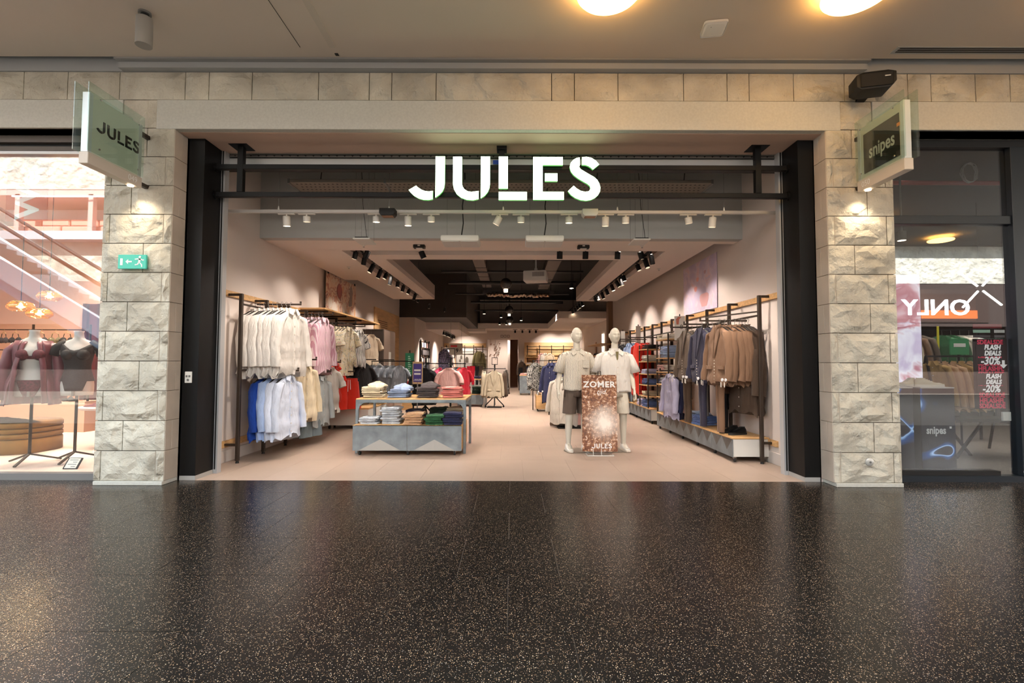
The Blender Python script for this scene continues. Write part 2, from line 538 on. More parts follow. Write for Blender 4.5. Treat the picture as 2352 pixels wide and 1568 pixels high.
CH = .3283
def pier(name, xa, xb, reveal_x, sgn):
    core = MB(); core.box(xa + .02, xb - .02, YF + .02, 5.6, 0, 4.3)
    p = struct(name, core, M_joint)
    MB().box(xa + .015, xb - .002, YF - .012, 5.6, 0, .042).build('plinth', M_lintel, p, bevel=.004)
    pat = {0: (.1, .88), 1: (.4,), 2: (.1, .88), 3: (.6,)}
    for k in range(12):
        z0 = .042 + k * CH
        cuts = pat[k % 4]
        if sgn > 0: cuts = tuple({0: (.1, .88), 1: (.6,), 2: (.1, .88), 3: (.39,)}[k % 4])
        xs = [xa] + [xa + (xb - xa) * c for c in cuts] + [xb]
        for i in range(len(xs) - 1): block(p, xs[i], xs[i + 1], z0, z0 + CH, YF)
        ys = [YF + .012, 5.6] if k % 2 == 0 else [YF + .012, YF + .012 + (.10 if k % 4 == 1 else .13), 5.6]
        for i in range(len(ys) - 1):
            x0, x1 = (reveal_x - .10, reveal_x + .002) if sgn < 0 else (reveal_x - .002, reveal_x + .10)
            MB().box(x0, x1, ys[i] + .0015, ys[i + 1] - .0015, z0 + .002, z0 + CH - .002).build('stone_block', M_sawn, p, bevel=.003)
    return p
pl = pier('wall_pier_west', -4.586, -3.812, -3.812, -1)
pr = pier('wall_pier_east', 3.532, 4.280, 3.532, 1)
# lintel course (honed) with the split stones over the piers, then the split top course
mb = MB(); mb.box(-12, 12, YF + .03, 6.05, 4.31, 4.95); mb.box(-12, -4.35, YF + .03, 5.6, 3.98, 4.31); mb.box(4.0, 12, YF + .03, 5.6, 3.98, 4.31)
fac = struct('wall_facade', mb, M_joint)
ZT = .042 + 12 * CH
for x0, x1 in ((-12, -8.2), (-8.2, -4.40), (-4.02, -.30), (-.30, 3.70), (4.06, 8.0), (8.0, 12)):
    if x0 == -4.02:
        MB().box(-4.02, 3.70, YF, 6.05, ZL, 4.305).build('lintel_stone', M_lintel, fac, bevel=.004)
    elif x0 == -.30: continue
    else: MB().box(x0 + .002, x1 - .002, YF, 5.62, ZL + .01, 4.305).build('lintel_stone', M_lintel, fac, bevel=.004)
block(fac, -4.40, -4.02, ZT, 4.307, YF)
block(fac, 3.70, 4.06, ZT, 4.307, YF)
jx = [-1150, -900, -640, -420, -330, -150, 20, 124, 247, 402, 458, 560, 717, 837, 890, 995, 1268, 1322, 1425, 1580, 1683, 1735, 1840, 1960, 2110, 2165, 2270, 2352, 2520, 2700, 2900, 3100, 3350, 3600]
jx = [(p - 1176) * .004795 for p in jx]
for a, b_ in zip(jx, jx[1:]): block(fac, a, b_, 4.307, 4.632, YF)
MB().box(-3.8, 3.53, 5.45, 6.0, ZL - .006, ZL).build('soffit_bounce_board', mat('soffit_bounce_pink', (206, 178, 160), .85), fac)  # added thin board, the warm floor bounce put into its pink colour
# ---- black columns, kick plates, shutter guides
for side, x0, x1 in (('west', -3.812, -3.61), ('east', 3.345, 3.532)):
    o = MB().box(x0, x1, YC, 5.93, .05, ZL).build('column_' + side, M_black); tag(o, kind='structure')
    MB().box(x0, x1, YC, 5.93, 0, .05).build('kick_plate', mat('kick_paint', (170, 168, 164), .6), o)
    gx = (x1 - .012, x1 + .045) if side == 'west' else (x0 - .045, x0 + .012)
    g = MB().box(gx[0], gx[1], 5.935, 6.02, 0, ZL); g = g.build('shutter_guide_' + side, M_alu); tag(g, kind='structure')
    sx = (gx[0] + gx[1]) / 2
    MB().box(sx - .008, sx + .008, 5.932, 5.936, .05, ZL).build('guide_slot', M_blackm, g)
# ---- roller shutter housing over the opening: end lath, brush strip, black bottom bar
sh = thing('roller_shutter', 'rolled up grey metal shutter across the top of the wide shop opening', 'shutter', (-.12, 6.02, 3.80))
MB().box(-3.49, 3.47, 0, .10, -.005, .115).build('end_lath', M_alu, sh, bevel=.01)
MB().box(-3.49, 3.47, .0, .06, -.045, -.008).build('bottom_bar', M_blackm, sh, bevel=.004)
MB().box(-3.49, 3.47, .02, .10, .118, .165).build('brush_backing', M_blackm, sh)
tooth = MB().prism([(-.05, 0), (.05, 0), (.035, .022), (-.035, .022)], 0, .03).mesh('shutter_link', M_greym)
for i in range(70): link('shutter_link', tooth, sh, (-3.42 + i * .0985, -.012, .122))
# ---- shop shell
mb = MB(); mb.box(WL - .2, WL, 5.93, 9.66, 0, 4.6); mb.box(WL - .34, WL - .14, 9.66, 17.2, 0, 4.6); mb.box(WL - .2, -3.45, 17.2, 17.6, 0, 4.6); mb.box(-3.65, -3.45, 17.6, 24.6, 0, 4.6)
mb.box(WL - .2, -3.79, 5.6, 5.95, 0, 4.6)
struct('wall_left', mb, M_wall)
mb = MB(); mb.box(WR, WR + .2, 5.6, 24.6, 0, 4.6)
struct('wall_right', mb, M_wall)
mb = MB(); mb.box(-3.7, -1.25, 24.4, 24.6, 0, 4.6); mb.box(-1.25, .32, 24.4, 24.6, 2.5, 4.6); mb.box(.32, 3.6, 24.4, 24.6, 0, 4.6)
mb.box(-1.45, -1.25, 24.6, 27.2, 0, 3); mb.box(.32, .52, 24.6, 27.2, 0, 3); mb.box(-1.3, -.15, 27.0, 27.2, 0, 3); mb.box(-1.3, .5, 24.6, 27.2, 2.62, 2.8)
mb.box(-.22, -.10, 25.6, 27.0, 0, 2.62)
struct('wall_back', mb, M_wall)
mb = MB(); mb.box(-.10, .34, 27.0, 27.2, 0, 2.62); struct('door_1', mb, mat('brown_door', (150, 104, 70), .5, vary=(2, .15)))
mb = MB(); mb.box(-1.3, .5, 26, 27.2, -.2, 0); struct('corridor_floor', mb, M_stile)
# skirting, left wall and right wall
M_skirt = mat('skirting_paint', (206, 198, 192), .7)
mb = MB(); mb.box(WL, WL + .018, 6.02, 9.66, 0, .16); struct('baseboard_left', mb, M_skirt, bevel=.004)
mb = MB(); mb.box(WR - .018, WR, 6.02, 17, 0, .16); struct('baseboard_right', mb, M_skirt, bevel=.004)
# window-bay ceiling, dark, and the grey downstand beam
mb = MB(); mb.box(-3.86, 3.52, 6.05, 7.35, 4.42, 4.6); struct('ceiling_bay', mb, mat('bay_dark_paint', (52, 47, 44), .9))
mb = MB(); mb.box(-3.86, 3.52, 7.35, 7.5, 3.24, 4.42); struct('beam_front', mb, M_beam)
# soffit Z=3.24: ring with a lighting slot, two arms running into the shop
ZS = 3.24
mb = MB()
mb.box(-3.86, 3.52, 7.501, 7.66, ZS, ZS + .10)
mb.box(-3.86, -2.9, 7.66, 8.18, ZS, ZS + .10); mb.box(2.6, 3.21, 7.66, 8.18, ZS, ZS + .10); mb.box(-2.9, 2.6, 7.66, 8.17, ZS, ZS + .10)
mb.box(-2.62, 2.32, 8.50, 8.89, ZS, ZS + .10)
mb.box(-3.86, -2.9, 8.17, 11.15, ZS, ZS + .10); mb.box(-3.57, -2.9, 11.15, 14.55, ZS, ZS + .10)
mb.box(-2.62, -2.33, 8.89, 14.55, ZS, ZS + .10); mb.box(-2.9, -2.62, 14.32, 14.549, ZS, ZS + .10)
mb.box(2.6, 3.21, 8.17, 14.9, ZS, ZS + .10); mb.box(1.97, 2.32, 8.89, 14.9, ZS, ZS + .10); mb.box(2.32, 2.6, 14.7, 14.9, ZS, ZS + .10)
struct('ceiling_soffit', mb, M_soff)
# slot lids (grey-brown inside of the slot), and the upstand faces
mb = MB(); mb.box(-2.9, 2.6, 8.17, 8.5, ZS + .24, ZS + .28); mb.box(-2.9, -2.62, 8.5, 14.32, ZS + .24, ZS + .28); mb.box(2.32, 2.6, 8.5, 14.7, ZS + .24, ZS + .28)
mb.box(-2.94, -2.9, 8.17, 14.32, ZS + .1, ZS + .28); mb.box(2.6, 2.64, 8.17, 14.7, ZS + .1, ZS + .28); mb.box(-2.9, 2.6, 8.13, 8.17, ZS + .1, ZS + .28); mb.box(-2.62, 2.32, 8.5, 8.54, ZS + .1, ZS + .28)
mb.box(-2.62, -2.58, 8.5, 14.32, ZS + .1, ZS + .28); mb.box(2.28, 2.32, 8.5, 14.7, ZS + .1, ZS + .28)
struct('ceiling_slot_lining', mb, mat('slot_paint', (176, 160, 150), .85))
mb = MB(); mb.box(-2.37, -2.33, 8.85, 14.55, ZS + .1, ZS + .42); mb.box(1.97, 2.01, 8.85, 14.9, ZS + .1, ZS + .42); mb.box(-2.37, 2.0, 8.85, 8.89, ZS + .1, ZS + .42)
mb.box(-3.6, -2.33, 14.51, 14.55, ZS + .1, ZS + .42); mb.box(1.97, 3.25, 14.86, 14.9, ZS + .1, ZS + .42)
mb.box(3.17, 3.21, 7.66, 14.9, ZS + .1, ZS + .42); mb.box(-3.57, -3.53, 11.15, 14.55, ZS + .1, ZS + .42)
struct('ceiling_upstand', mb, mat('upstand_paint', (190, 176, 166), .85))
mb = MB(); mb.box(-4.2, 3.72, 7.5, 24.6, 4.5, 4.6); struct('ceiling_black', mb, M_blackc)
mb = MB(); mb.box(WL - .3, -3.84, 9.66, 9.7, 3.3, 4.5); struct('trim_5', mb, M_wall)
# dark bulkhead boxed in black on the left, then the white lowered ceilings at the back
M_bulk = mat('bulkhead_paint', (36, 29, 24), .7)
mb = MB(); mb.box(-4.0, -1.62, 17.19, 24.4, 2.94, 4.5); struct('ceiling_bulkhead', mb, M_bulk)
mb = MB(); mb.box(-3.45, -2.1, 19.3, 24.4, 2.65, 2.94); mb.box(-2.12, -1.25, 22.9, 24.4, 2.80, 2.94); struct('ceiling_back_left', mb, M_soff)
mb = MB(); mb.box(1.69, 3.52, 17.5, 24.4, 2.95, 3.2); mb.box(-1.62, 1.69, 22.9, 24.4, 2.95, 3.2); struct('ceiling_back_right', mb, M_soff)
mb = MB(); mb.box(3.36, 3.52, 16.9, 17.25, 0, 3.5); struct('column_right_wall', mb, mat('bronze_column', (128, 100, 78), .6))
# ---- trays and ducts under the black ceiling
M_duct = mat('dark_duct', (20, 19, 19), .6, .1)
for (x, y0, y1, wd, z) in ((-.85, 11.0, 16.5, .30, 3.9), (1.05, 11.2, 16.5, .34, 3.85)):
    t = thing('air_duct', 'dark flat duct running under the black ceiling ' + ('above the centre aisle' if x < 0 else 'beyond the projector'), 'duct', (x, (y0 + y1) / 2, z))
    MB().box(-wd / 2, wd / 2, y0 - (y0 + y1) / 2, y1 - (y0 + y1) / 2, 0, .2).build('duct_body', mat('duct_bronze', (62, 50, 42), .6), t, bevel=.01)
    for q in range(4):
        yy = y0 - (y0 + y1) / 2 + .6 + q * 1.4
        MB().box(-wd / 2 - .01, wd / 2 + .01, yy, yy + .04, -.01, .21).build('duct_flange', M_duct, t)
        MB().cyl((0, yy, .2), (0, yy, .6), .008, n=6).build('hanger_rod', M_duct, t)
for i, (y, z) in enumerate(((9.6, 4.2), (10.8, 4.05), (12.2, 4.1), (13.6, 3.9), (15.2, 3.85), (17.0, 3.75), (19.0, 3.7), (21.0, 3.6))):
    tag(MB().tube([(-2.0, 0, 0), (2.0, 0, 0)], .035 if i % 2 else .05, 8).build('ceiling_pipe', M_duct, smooth=.8), 'dark pipe crossing under the black ceiling, %s from the entrance' % ORD[i], 'pipe', 'pipes under the black ceiling').location = (0, y, z)
# ================================================================== FACADE OBJECTS
def arc(cx, cz, r, a0, a1, n):
    return [(cx + r * math.cos(R(a0 + (a1 - a0) * i / n)), cz + r * math.sin(R(a0 + (a1 - a0) * i / n))) for i in range(n + 1)]

def stencil(pts):  # traced letter outline -> unit height coordinates, x from the J's tip
    return [((x - 465) / 275.0, (608 - y) / 275.0) for x, y in pts]
J_POLYS = [stencil(p) for p in (
    [(633, 333), (692, 333), (692, 505), (688, 533), (678, 556), (660, 576), (633, 596)],
    [(512, 520), (522, 530), (545, 546), (570, 555), (595, 557), (617, 553), (617, 606), (590, 611), (560, 610), (530, 602), (500, 585), (480, 566), (465, 548)])]
U_POLYS = [stencil(p) for p in (
    [(743, 335), (800, 335), (800, 505), (804, 525), (815, 542), (835, 555), (860, 559), (905, 553), (905, 604), (870, 612), (830, 609), (795, 596), (768, 574), (750, 543), (743, 508)],
    [(918, 333), (976, 333), (976, 508), (972, 536), (962, 560), (944, 582), (918, 600)])]
L_POLYS = [stencil(p) for p in ([(1031, 333), (1088, 333), (1088, 538), (1031, 538)], [(1031, 558), (1208, 558), (1208, 610), (1031, 610)])]
E_POLYS = [stencil(p) for p in ([(1247, 335), (1434, 335), (1434, 387), (1307, 387), (1307, 557), (1440, 557), (1440, 608), (1247, 608)], [(1321, 440), (1400, 440), (1400, 490), (1321, 490)])]
S_POLYS = [stencil(p) for p in (
    [(1541, 337), (1541, 385), (1537, 398), (1546, 412), (1570, 427), (1600, 445), (1630, 462), (1650, 480), (1663, 503), (1670, 530), (1667, 555), (1655, 577), (1636, 595), (1610, 608), (1580, 613), (1545, 609), (1512, 596), (1485, 577), (1466, 553), (1502, 518), (1520, 535), (1545, 550), (1575, 557), (1597, 553), (1608, 538), (1604, 520), (1588, 506), (1560, 490), (1530, 472), (1502, 450), (1485, 428), (1477, 400), (1483, 374), (1500, 353), (1520, 341)],
    [(1555, 336), (1585, 333), (1615, 340), (1642, 358), (1663, 382), (1623, 415), (1610, 402), (1595, 392), (1578, 386), (1555, 385)])]
NAME = [('letter_j', J_POLYS), ('letter_u', U_POLYS), ('letter_l', L_POLYS), ('letter_e', E_POLYS), ('letter_s', S_POLYS)]

def flat_word(parent, m, h, origin, ux, uz, nrm, t=.004, name='lettering'):
    """the stencil word as one thin relief"""
    o0 = Vector(origin); ux = Vector(ux); uz = Vector(uz); nv = Vector(nrm)
    mb = MB()
    for _, polys in NAME:
        for P in polys:
            mb.loft([[o0 + ux * (x * h) + uz * (z * h) + nv * d for x, z in P] for d in (0, t)])
    return mb.build(name, m, parent)

# ---- illuminated shop sign
M_led = mat('sign_face_lit', (240, 255, 240), .4, emit=((222, 255, 212), 3.6))
M_side = mat('sign_side', (60, 96, 66), .4, emit=((120, 230, 110), .55))
sg = thing('shop_sign', 'glowing white stencil letters JULES fixed on black bars across the shop entrance', 'sign', (-.15, 5.72, 3.29))
for nm, polys in NAME:
    root = None
    for i, P in enumerate(polys):
        mb = MB()
        Q = [(x * .523 - 1.09, z * .523) for x, z in P]
        mb.m = 1; mb.loft([[(x, 0.004, z) for x, z in Q], [(x, .034, z) for x, z in Q]], cap0=False)
        mb.m = 0; mb.add([(x, 0, z) for x, z in Q], [tuple(range(len(Q)))]); mb.m = 1
        n = len(Q); mb.loft([[(x, 0, z) for x, z in Q], [(x, .004, z) for x, z in Q]], cap0=False, cap1=False)
        o = mb.build(nm if i == 0 else 'letter_piece', [M_led, M_side], sg if i == 0 else root)
        if i == 0: root = o
# ---- black bar frame that carries the sign
fr = thing('sign_carrier', 'black square tube frame with two long bars hung under the lintel', 'metal frame', (-.13, 5.82, 3.35))
for z in (3.372, 3.712): MB().box(-3.48, 3.475, -.03, .03, z - 3.35 - .03, z - 3.35 + .03).build('bar', M_black, fr, bevel=.004)
for x in (-3.30, 2.98): 
    p = MB().box(x + .13 - .035, x + .13 + .035, -.034, .034, 3.40 - 3.35, ZL - 3.35).build('post', M_black, fr, bevel=.004)
    MB().box(x + .13 - .11, x + .13 + .11, -.10, .10, ZL - 3.35 - .012, ZL - 3.35).build('ceiling_plate', M_black, p)
p = MB().box(-.035, .035, -.034, .034, 3.74 - 3.35, ZL - 3.35).build('post', M_black, fr, bevel=.004)
MB().box(-.06, .06, -.06, .06, ZL - 3.35 - .05, ZL - 3.35).build('ceiling_plate', M_black, p)
for x in (-3.47, 3.465):
    for z in (.022, .362): MB().cyl((x - .012, 0, z), (x + .012, 0, z), .055, n=14).build('end_flange', M_black, fr)
tag(MB().box(-.075, .075, 0, .01, -.025, .025).build('blue_label', mat('blue_label', (40, 80, 190), .5)), 'small blue label on the shutter housing behind the middle sign post', 'label').location = (-.17, 5.995, 3.86)

# ---- perforated suspended panel (long) in the bay
ht = thing('perforated_panel', 'long grey perforated metal panel hung on cables behind the sign', 'panel', (-.15, 6.85, 3.83))
M_perf = mat('perforated_metal', (138, 128, 118), .5, .3)
MB().box(-2.95, 2.92, -.22, .22, 0, .05).build('panel_body', M_perf, ht, bevel=.006)
hole = MB().cyl((0, 0, -.003), (0, 0, .002), .013, n=8).mesh('perforation', M_blackm)
hm = MB()
for i in range(92):
    for j in range(4):
        x = -2.86 + i * .0625 + (.03 if j % 2 else 0); yy = -.16 + j * .105
        hm.add([(x + .017 * math.cos(2 * PI * q / 6), yy + .017 * math.sin(2 * PI * q / 6), -.001) for q in range(6)], [tuple(range(6))])
tag(hm.build('perforations', M_blackm, ht), kind='stuff')
for x in (-2.95, -1.62, 1.35, 2.92): MB().box(x - .014, x + .014, -.225, .225, -.006, .055).build('cross_strip', M_greym, ht)
for x in (-2.6, -.95, 1.35, 2.6):
    MB().tube([(x, 0, .05), (x + .02, 0, .28), (x, 0, .58)], .006, 5).build('hanging_cable', M_blackm, ht)
    MB().box(x - .06, x + .06, -.05, .05, .05, .075).build('bracket', M_blackm, ht)

# ---- spotlight builders
def spot_fixture(name, label, group, loc, m, h, r, tilt=(0, 0), lit=False, adapter=True, along='X', cord=.02):
    t = thing(name, label, 'spotlight', loc, 0, group)
    if adapter:
        if along == 'X': MB().box(-.11, .11, -.016, .016, -.018, 0).build('track_adapter', m, t, bevel=.003)
        else: MB().box(-.016, .016, -.11, .11, -.018, 0).build('track_adapter', m, t, bevel=.003)
    MB().cyl((0, 0, -.018), (0, 0, -.018 - cord), .012, n=8).build('stem', m, t)
    b = MB().lathe([(r * .8, 0), (r * .96, -.004), (r, -.012), (r, -h), (r * .93, -h)], 16).build('lamp_body', m, t, smooth=.7)
    b.location = (0, 0, -.018 - cord); b.rotation_euler = (tilt[0], tilt[1], 0)
    MB().lathe([(r * .9, -h - .001), (r * .7, -h - .0005)], 16).build('lens', M_lamp if lit else M_lampoff, b)
    return t

# ---- white lighting track across the bay with its white spots, sensors
tr = thing('light_track', 'long white lighting track spanning the bay behind the sign', 'track', (-.17, 6.30, 3.30))
MB().box(-3.66, 3.66, -.018, .018, 0, .042).build('track_profile', M_whitem, tr, bevel=.003)
for px in (-2.9, -1.45, .05, 1.55, 2.95):
    MB().cyl((px, 0, .042), (px, 0, .09), .014, .006, 8).build('cable_clip', M_white, tr)
    MB().cyl((px, 0, .09), (px, 0, 1.12), .0025, n=5).build('cable', M_greym, tr)
wf = [(650, .13, 0, 1), (697, .075, 0, 0), (859, .075, 0, 1), (933, .12, 0, 1), (987, .07, 0, 0), (1147, .115, .5, 0), (1196, .075, 0, 0), (1308, .08, 0, 1), (1393, .12, 0, 0), (1440, .08, 0, 0), (1585, .085, -.2, 0), (1643, .13, .05, 0)]
for i, (px, h, tl, lit) in enumerate(wf):
    x = (px - 1176) / 1116 * 6.29 * 1.0
    lb = 'white cylinder spotlight, %s along the white track counting from the shirt wall' % ORD[i]
    if tl > .3: lb = 'white cylinder spotlight tilted sharply, sixth along the white track'
    t = spot_fixture('track_spotlight', lb, 'white spotlights on the entrance track', (x, 6.30, 3.298), M_white, h, .046, (.15, tl), lit)
for px, m, nm, lb in ((892, M_blackm, 'sensor_box', 'black sensor box clamped on the white lighting track'), (1353, M_white, 'sensor_box', 'white sensor box clamped on the white lighting track')):
    t = thing(nm, lb, 'sensor', ((px - 1176) / 1116 * 6.29, 6.22, 3.27))
    MB().prism([(-.10, .045), (.10, .045), (.10, -.02), (.075, -.05), (-.075, -.05), (-.10, -.02)], -.10, .03).build('box_body', m, t, bevel=.006)
    MB().box(-.06, .06, .0, .06, .045, .075).build('clamp', M_greym, t)
    MB().box(-.07, .07, -.09, 0, -.053, -.05).build('sensor_window', mat('amber_window', (150, 110, 80), .3), t)
# ---- white ceiling cassettes on cables
for px, lb in ((1052, 'white twin-panel box hung on a cable under the J of the sign'), (1250, 'white twin-panel box hung on a cable under the E of the sign')):
    t = thing('hanging_cassette', lb, 'speaker', ((px - 1176) / 1116 * 6.62 + .01, 6.82, 3.02), 0, 'white boxes hung in the bay')
    MB().box(-.265, .265, -.20, .20, 0, .085).build('casing', M_white, t, bevel=.02, seg=2, smooth=.6)
    for s in (-1, 1): MB().box(s * .125 - .118, s * .125 + .118, -.185, .165, -.006, .004).build('front_panel', M_whitem, t, bevel=.004)
    for s in (-.2, .2): MB().cyl((s, 0, .085), (s, 0, 1.4), .0022, n=5).build('suspension_wire', M_greym, t)
    MB().tube([(0, 0, .085), (.03, 0, .3), (.015, 0, .55), (.05, 0, .8), (.04, 0, 1.4)], .008, 6).build('cable', M_blackm, t, smooth=1)
for px, lb in ((826, 'thin white hanging panel at the shirt-wall end of the bay'), (1477, 'thin white hanging panel at the suit-wall end of the bay')):
    t = thing('flat_antenna', lb, 'antenna', ((px - 1176) / 1116 * 6.7, 6.85, 3.055), 0, 'thin white panels hung in the bay')
    MB().box(-.12, .12, -.17, .17, 0, .022).build('plate', M_white, t, bevel=.008)
    MB().box(-.09, .09, -.16, -.05, .024, .036).build('mount', M_blackm, t)
    for sx in (-.09, .09):
        MB().cyl((sx, -.14, .022), (sx, -.14, 1.37), .0022, n=5).build('suspension_wire', M_greym, t)
        MB().cyl((sx, .14, .022), (sx, .14, 1.37), .0022, n=5).build('suspension_wire', M_greym, t)
    MB().tube([(.06, -.1, .02), (.0, -.1, .5), (-.05, -.1, 1.37)], .004, 5).build('cable', M_blackm, t)
# ---- emergency boxes on the soffit
for px, lb in ((959, 'black emergency light on the pink soffit, shirt-wall side'), (1342, 'black emergency light on the pink soffit, beside the lamp row')):
    t = thing('emergency_light', lb, 'lamp', ((px - 1176) / 1116 * 7.72, 7.78, 3.24), 0, 'black emergency lights on the soffit')
    MB().box(-.095, .095, -.05, .05, -.055, 0).build('housing', M_blackm, t, bevel=.008)
    MB().box(-.02, .02, -.053, -.05, -.025, -.008).build('indicator', M_white, t)
    MB().box(-.05, .05, -.04, .03, -.058, -.055).build('diffuser', M_white, t)
for i, (x, y) in enumerate(((-2.4, 7.78), (2.1, 7.78), (-2.75 - .5, 9.6), (2.95, 9.7))):
    t = thing('sprinkler', 'small white sprinkler head in the pink soffit, ' + ('by the bay' if i < 2 else 'above the ' + ('shirt' if i == 2 else 'suit') + ' wall') + (' near the shirt wall' if i == 0 else ' near the suit wall' if i == 1 else ''), 'sprinkler', (x, y, 3.24), 0, 'sprinklers in the soffit')
    MB().lathe([(.04, 0), (.038, -.006), (.012, -.008), (.01, -.03)], 12).build('rosette', M_white, t, smooth=.8)
    MB().lathe([(.004, -.03), (.016, -.034), (.016, -.037)], 10).build('deflector', M_greym, t)

# ---- black spots in the soffit slot
def slot_spot(x, y, z, tilt, lit, label, h=.14, along='Y'):
    return spot_fixture('slot_spotlight', label, 'black spotlights in the soffit slot', (x, y, z), M_black, h, .045, tilt, lit, True, along, .03)
for s, X, ys, nm in ((-1, -2.74, [8.45, 8.95, 9.55, 10.1, 10.55, 10.95, 11.6, 12.2, 12.9, 13.7], 'shirt'), (1, 2.46, [8.55, 8.95, 9.5, 10.7, 11.0, 11.45, 12.0, 12.7, 13.3, 13.9, 14.4], 'suit')):
    MB_ = MB().box(-.017, .017, 8.25, 14.5, 0, .03)
    tag(MB_.build('light_track', M_black), 'black lighting track inside the soffit slot on the %s-wall side' % nm, 'track').location = (X, 0, 3.33)
    for i, y in enumerate(ys):
        lit = (i % 3 == 0)
        slot_spot(X, y, 3.33, (rnd.uniform(-.25, .35), (rnd.uniform(.15, .5)) * -s), lit, 'black spotlight, %s from the bay in the %s-wall slot' % (ORD[i], nm), rnd.choice((.13, .16, .19)))
tag(MB().box(-2.6, 2.3, -.017, .017, 0, .03).build('light_track', M_black), 'black lighting track inside the front slot facing the entrance', 'track').location = (0, 8.30, 3.33)
for i, (px, tl, lit) in enumerate(((840, .5, 1), (963, -.4, 0), (1287, 0, 0), (1347, 0, 0), (1422, 0, 0), (1474, -.35, 1))):
    spot_fixture('slot_spotlight', 'black spotlight, %s along the front slot from the shirt wall' % ORD[i], 'black spotlights in the soffit slot', ((px - 1176) / 1116 * 8.25, 8.30, 3.33), M_black, .13, .05, (.25, tl), lit, True, 'X', .05)
for i in range(14):
    y = 15.2 + i * .55
    slot_spot(2.17, y, 3.3, (rnd.uniform(-.3, .3), -rnd.uniform(.1, .5)), i % 4 == 0, 'black spotlight, %s along the rear track on the suit side' % ORD[i])
for i in range(9):
    y = 19.6 + i * .45
    slot_spot(-2.75, y, 2.64, (rnd.uniform(-.3, .3), rnd.uniform(.1, .5)), False, 'black spotlight, %s along the rear low ceiling on the shirt side' % ORD[i])
for i in range(4):
    slot_spot((.15, .5, .85, 1.15)[i], 23.4, 2.94, (.2, 0), False, 'black spotlight, %s in the row above the back wall' % ORD[i], .12, 'X')
for i, (x, y, z) in enumerate(((-2.95, 15.2, 3.1), (-2.75, 16.1, 3.0), (-2.3, 16.6, 2.95))):
    q = slot_spot(x, y, z + .3, (.2, .2), True, 'lit black spotlight hung before the dark bulkhead, %s from the entrance' % ORD[i], .12)
    MB().cyl((0, 0, 0), (0, 0, 4.5 - z - .3), .008, n=5).build('hanging_rod', M_black, q)
# single lamps under the black ceiling
for i, (x, y, z, st) in enumerate(((1.40, 11.4, 3.10, 60), (.35, 18.5, 2.95, 16), (-.55, 21.5, 3.02, 16), (-.25, 21.5, 3.02, 16), (-.95, 16.5, 3.0, 12), (-.45, 20, 3.2, 12))):
    t = thing('pendant_spotlight', ('bright glaring spotlight hung under the black ceiling beside the projector' if i == 0 else 'lit spotlight under the black ceiling, %s going inwards' % ORD[i]), 'spotlight', (x, y, z))
    MB().lathe([(.03, .12), (.05, .1), (.05, 0), (.045, 0)], 14).build('lamp_body', M_black, t, smooth=.7)
    MB().lathe([(.043, -.002), (.03, -.001)], 14).build('lens', mat('lens_hot_%d' % i, (255, 240, 220), .4, emit=((255, 228, 190), st)), t)
    MB().cyl((0, 0, .12), (0, 0, 4.5 - z), .006, n=5).build('stem', M_black, t)
# projector, mirror ball
t = thing('projector', 'white projector hung from the black ceiling on a short pole', 'projector', (.535, 10.9, 3.28), R(-12))
MB().box(-.26, .26, -.19, .19, -.12, .12).build('casing', M_white, t, bevel=.025, seg=2, smooth=.6)
MB().box(-.05, .22, -.195, -.19, -.02, .08).build('vent_grille', mat('vent_grey', (170, 165, 160), .6), t)
gr = MB()
for i in range(12): gr.box(-.04 + i * .0215, -.035 + i * .0215, -.199, -.195, -.015, .075)
gr.build('vent_slats', M_greym, t)
MB().lathe([(.045, -.24), (.05, -.2), (.05, -.16)], 14).build('lens_ring', M_greym, t).rotation_euler = (0, R(90), 0)
MB().cyl((0, 0, .12), (0, 0, .2), .05, .03, 12).build('mount', M_white, t)
MB().cyl((0, 0, .2), (0, 0, 1.22), .02, n=8).build('pole', M_whitem, t)
for i, (x, y, z, r) in enumerate(((-.155, 11.8, 3.27, .14), (-.11, 18.5, 3.35, .16), (-.1, 21, 3.2, .16))):
    t = thing('globe_camera', 'round smoked glass globe under the black ceiling, %s going inwards' % ORD[i], 'globe', (x, y, z), 0, 'smoked globes under the ceiling')
    MB().lathe([(r * math.sin(PI * (j + .15) / 12.3), -r * math.cos(PI * (j + .15) / 12.3)) for j in range(13)], 18).build('glass_globe', mat('smoked_glass', (48, 44, 42), .15), t, smooth=1)
    MB().lathe([(.05, -r - .07), (.055, -r + .01)], 12).build('lower_lamp', mat('globe_lamp', (240, 230, 220), .4, emit=((255, 235, 210), 1.6 if i == 0 else .5)), t)
    MB().cyl((0, 0, r), (0, 0, 4.5 - z), .01, n=6).build('pole', M_black, t)
o = MB().box(-.015, .015, -.0, 7.7, 0, .03).build('light_track', M_black); o.location = (2.17, 15.0, 3.3); tag(o, 'black lighting track running to the rear on the suit side', 'track')
for q in (.3, 2.2): MB().cyl((0, q, .03), (0, q, 1.2), .008, n=5).build('hanging_rod', M_black, o)
t = thing('foil_duct', 'crinkled silver foil duct lying across the dark ceiling grid', 'duct', (.15, 15.6, 3.52))
MB().tube([(-.95 + i * .06, rnd.uniform(-.03, .03), rnd.uniform(-.03, .03)) for i in range(34)], [.055 + .02 * (i % 2) for i in range(34)], 9).build('duct_body', mat('foil', (190, 170, 150), .25, .9, vary=(18, .4)), t)
MB().box(-1.1, 1.2, -.05, .05, .06, .14).build('support', M_blackm, t)
for q in (-1.0, 1.1): MB().cyl((q, 0, .1), (q, 0, .98), .01, n=5).build('hanging_rod', M_black, t)

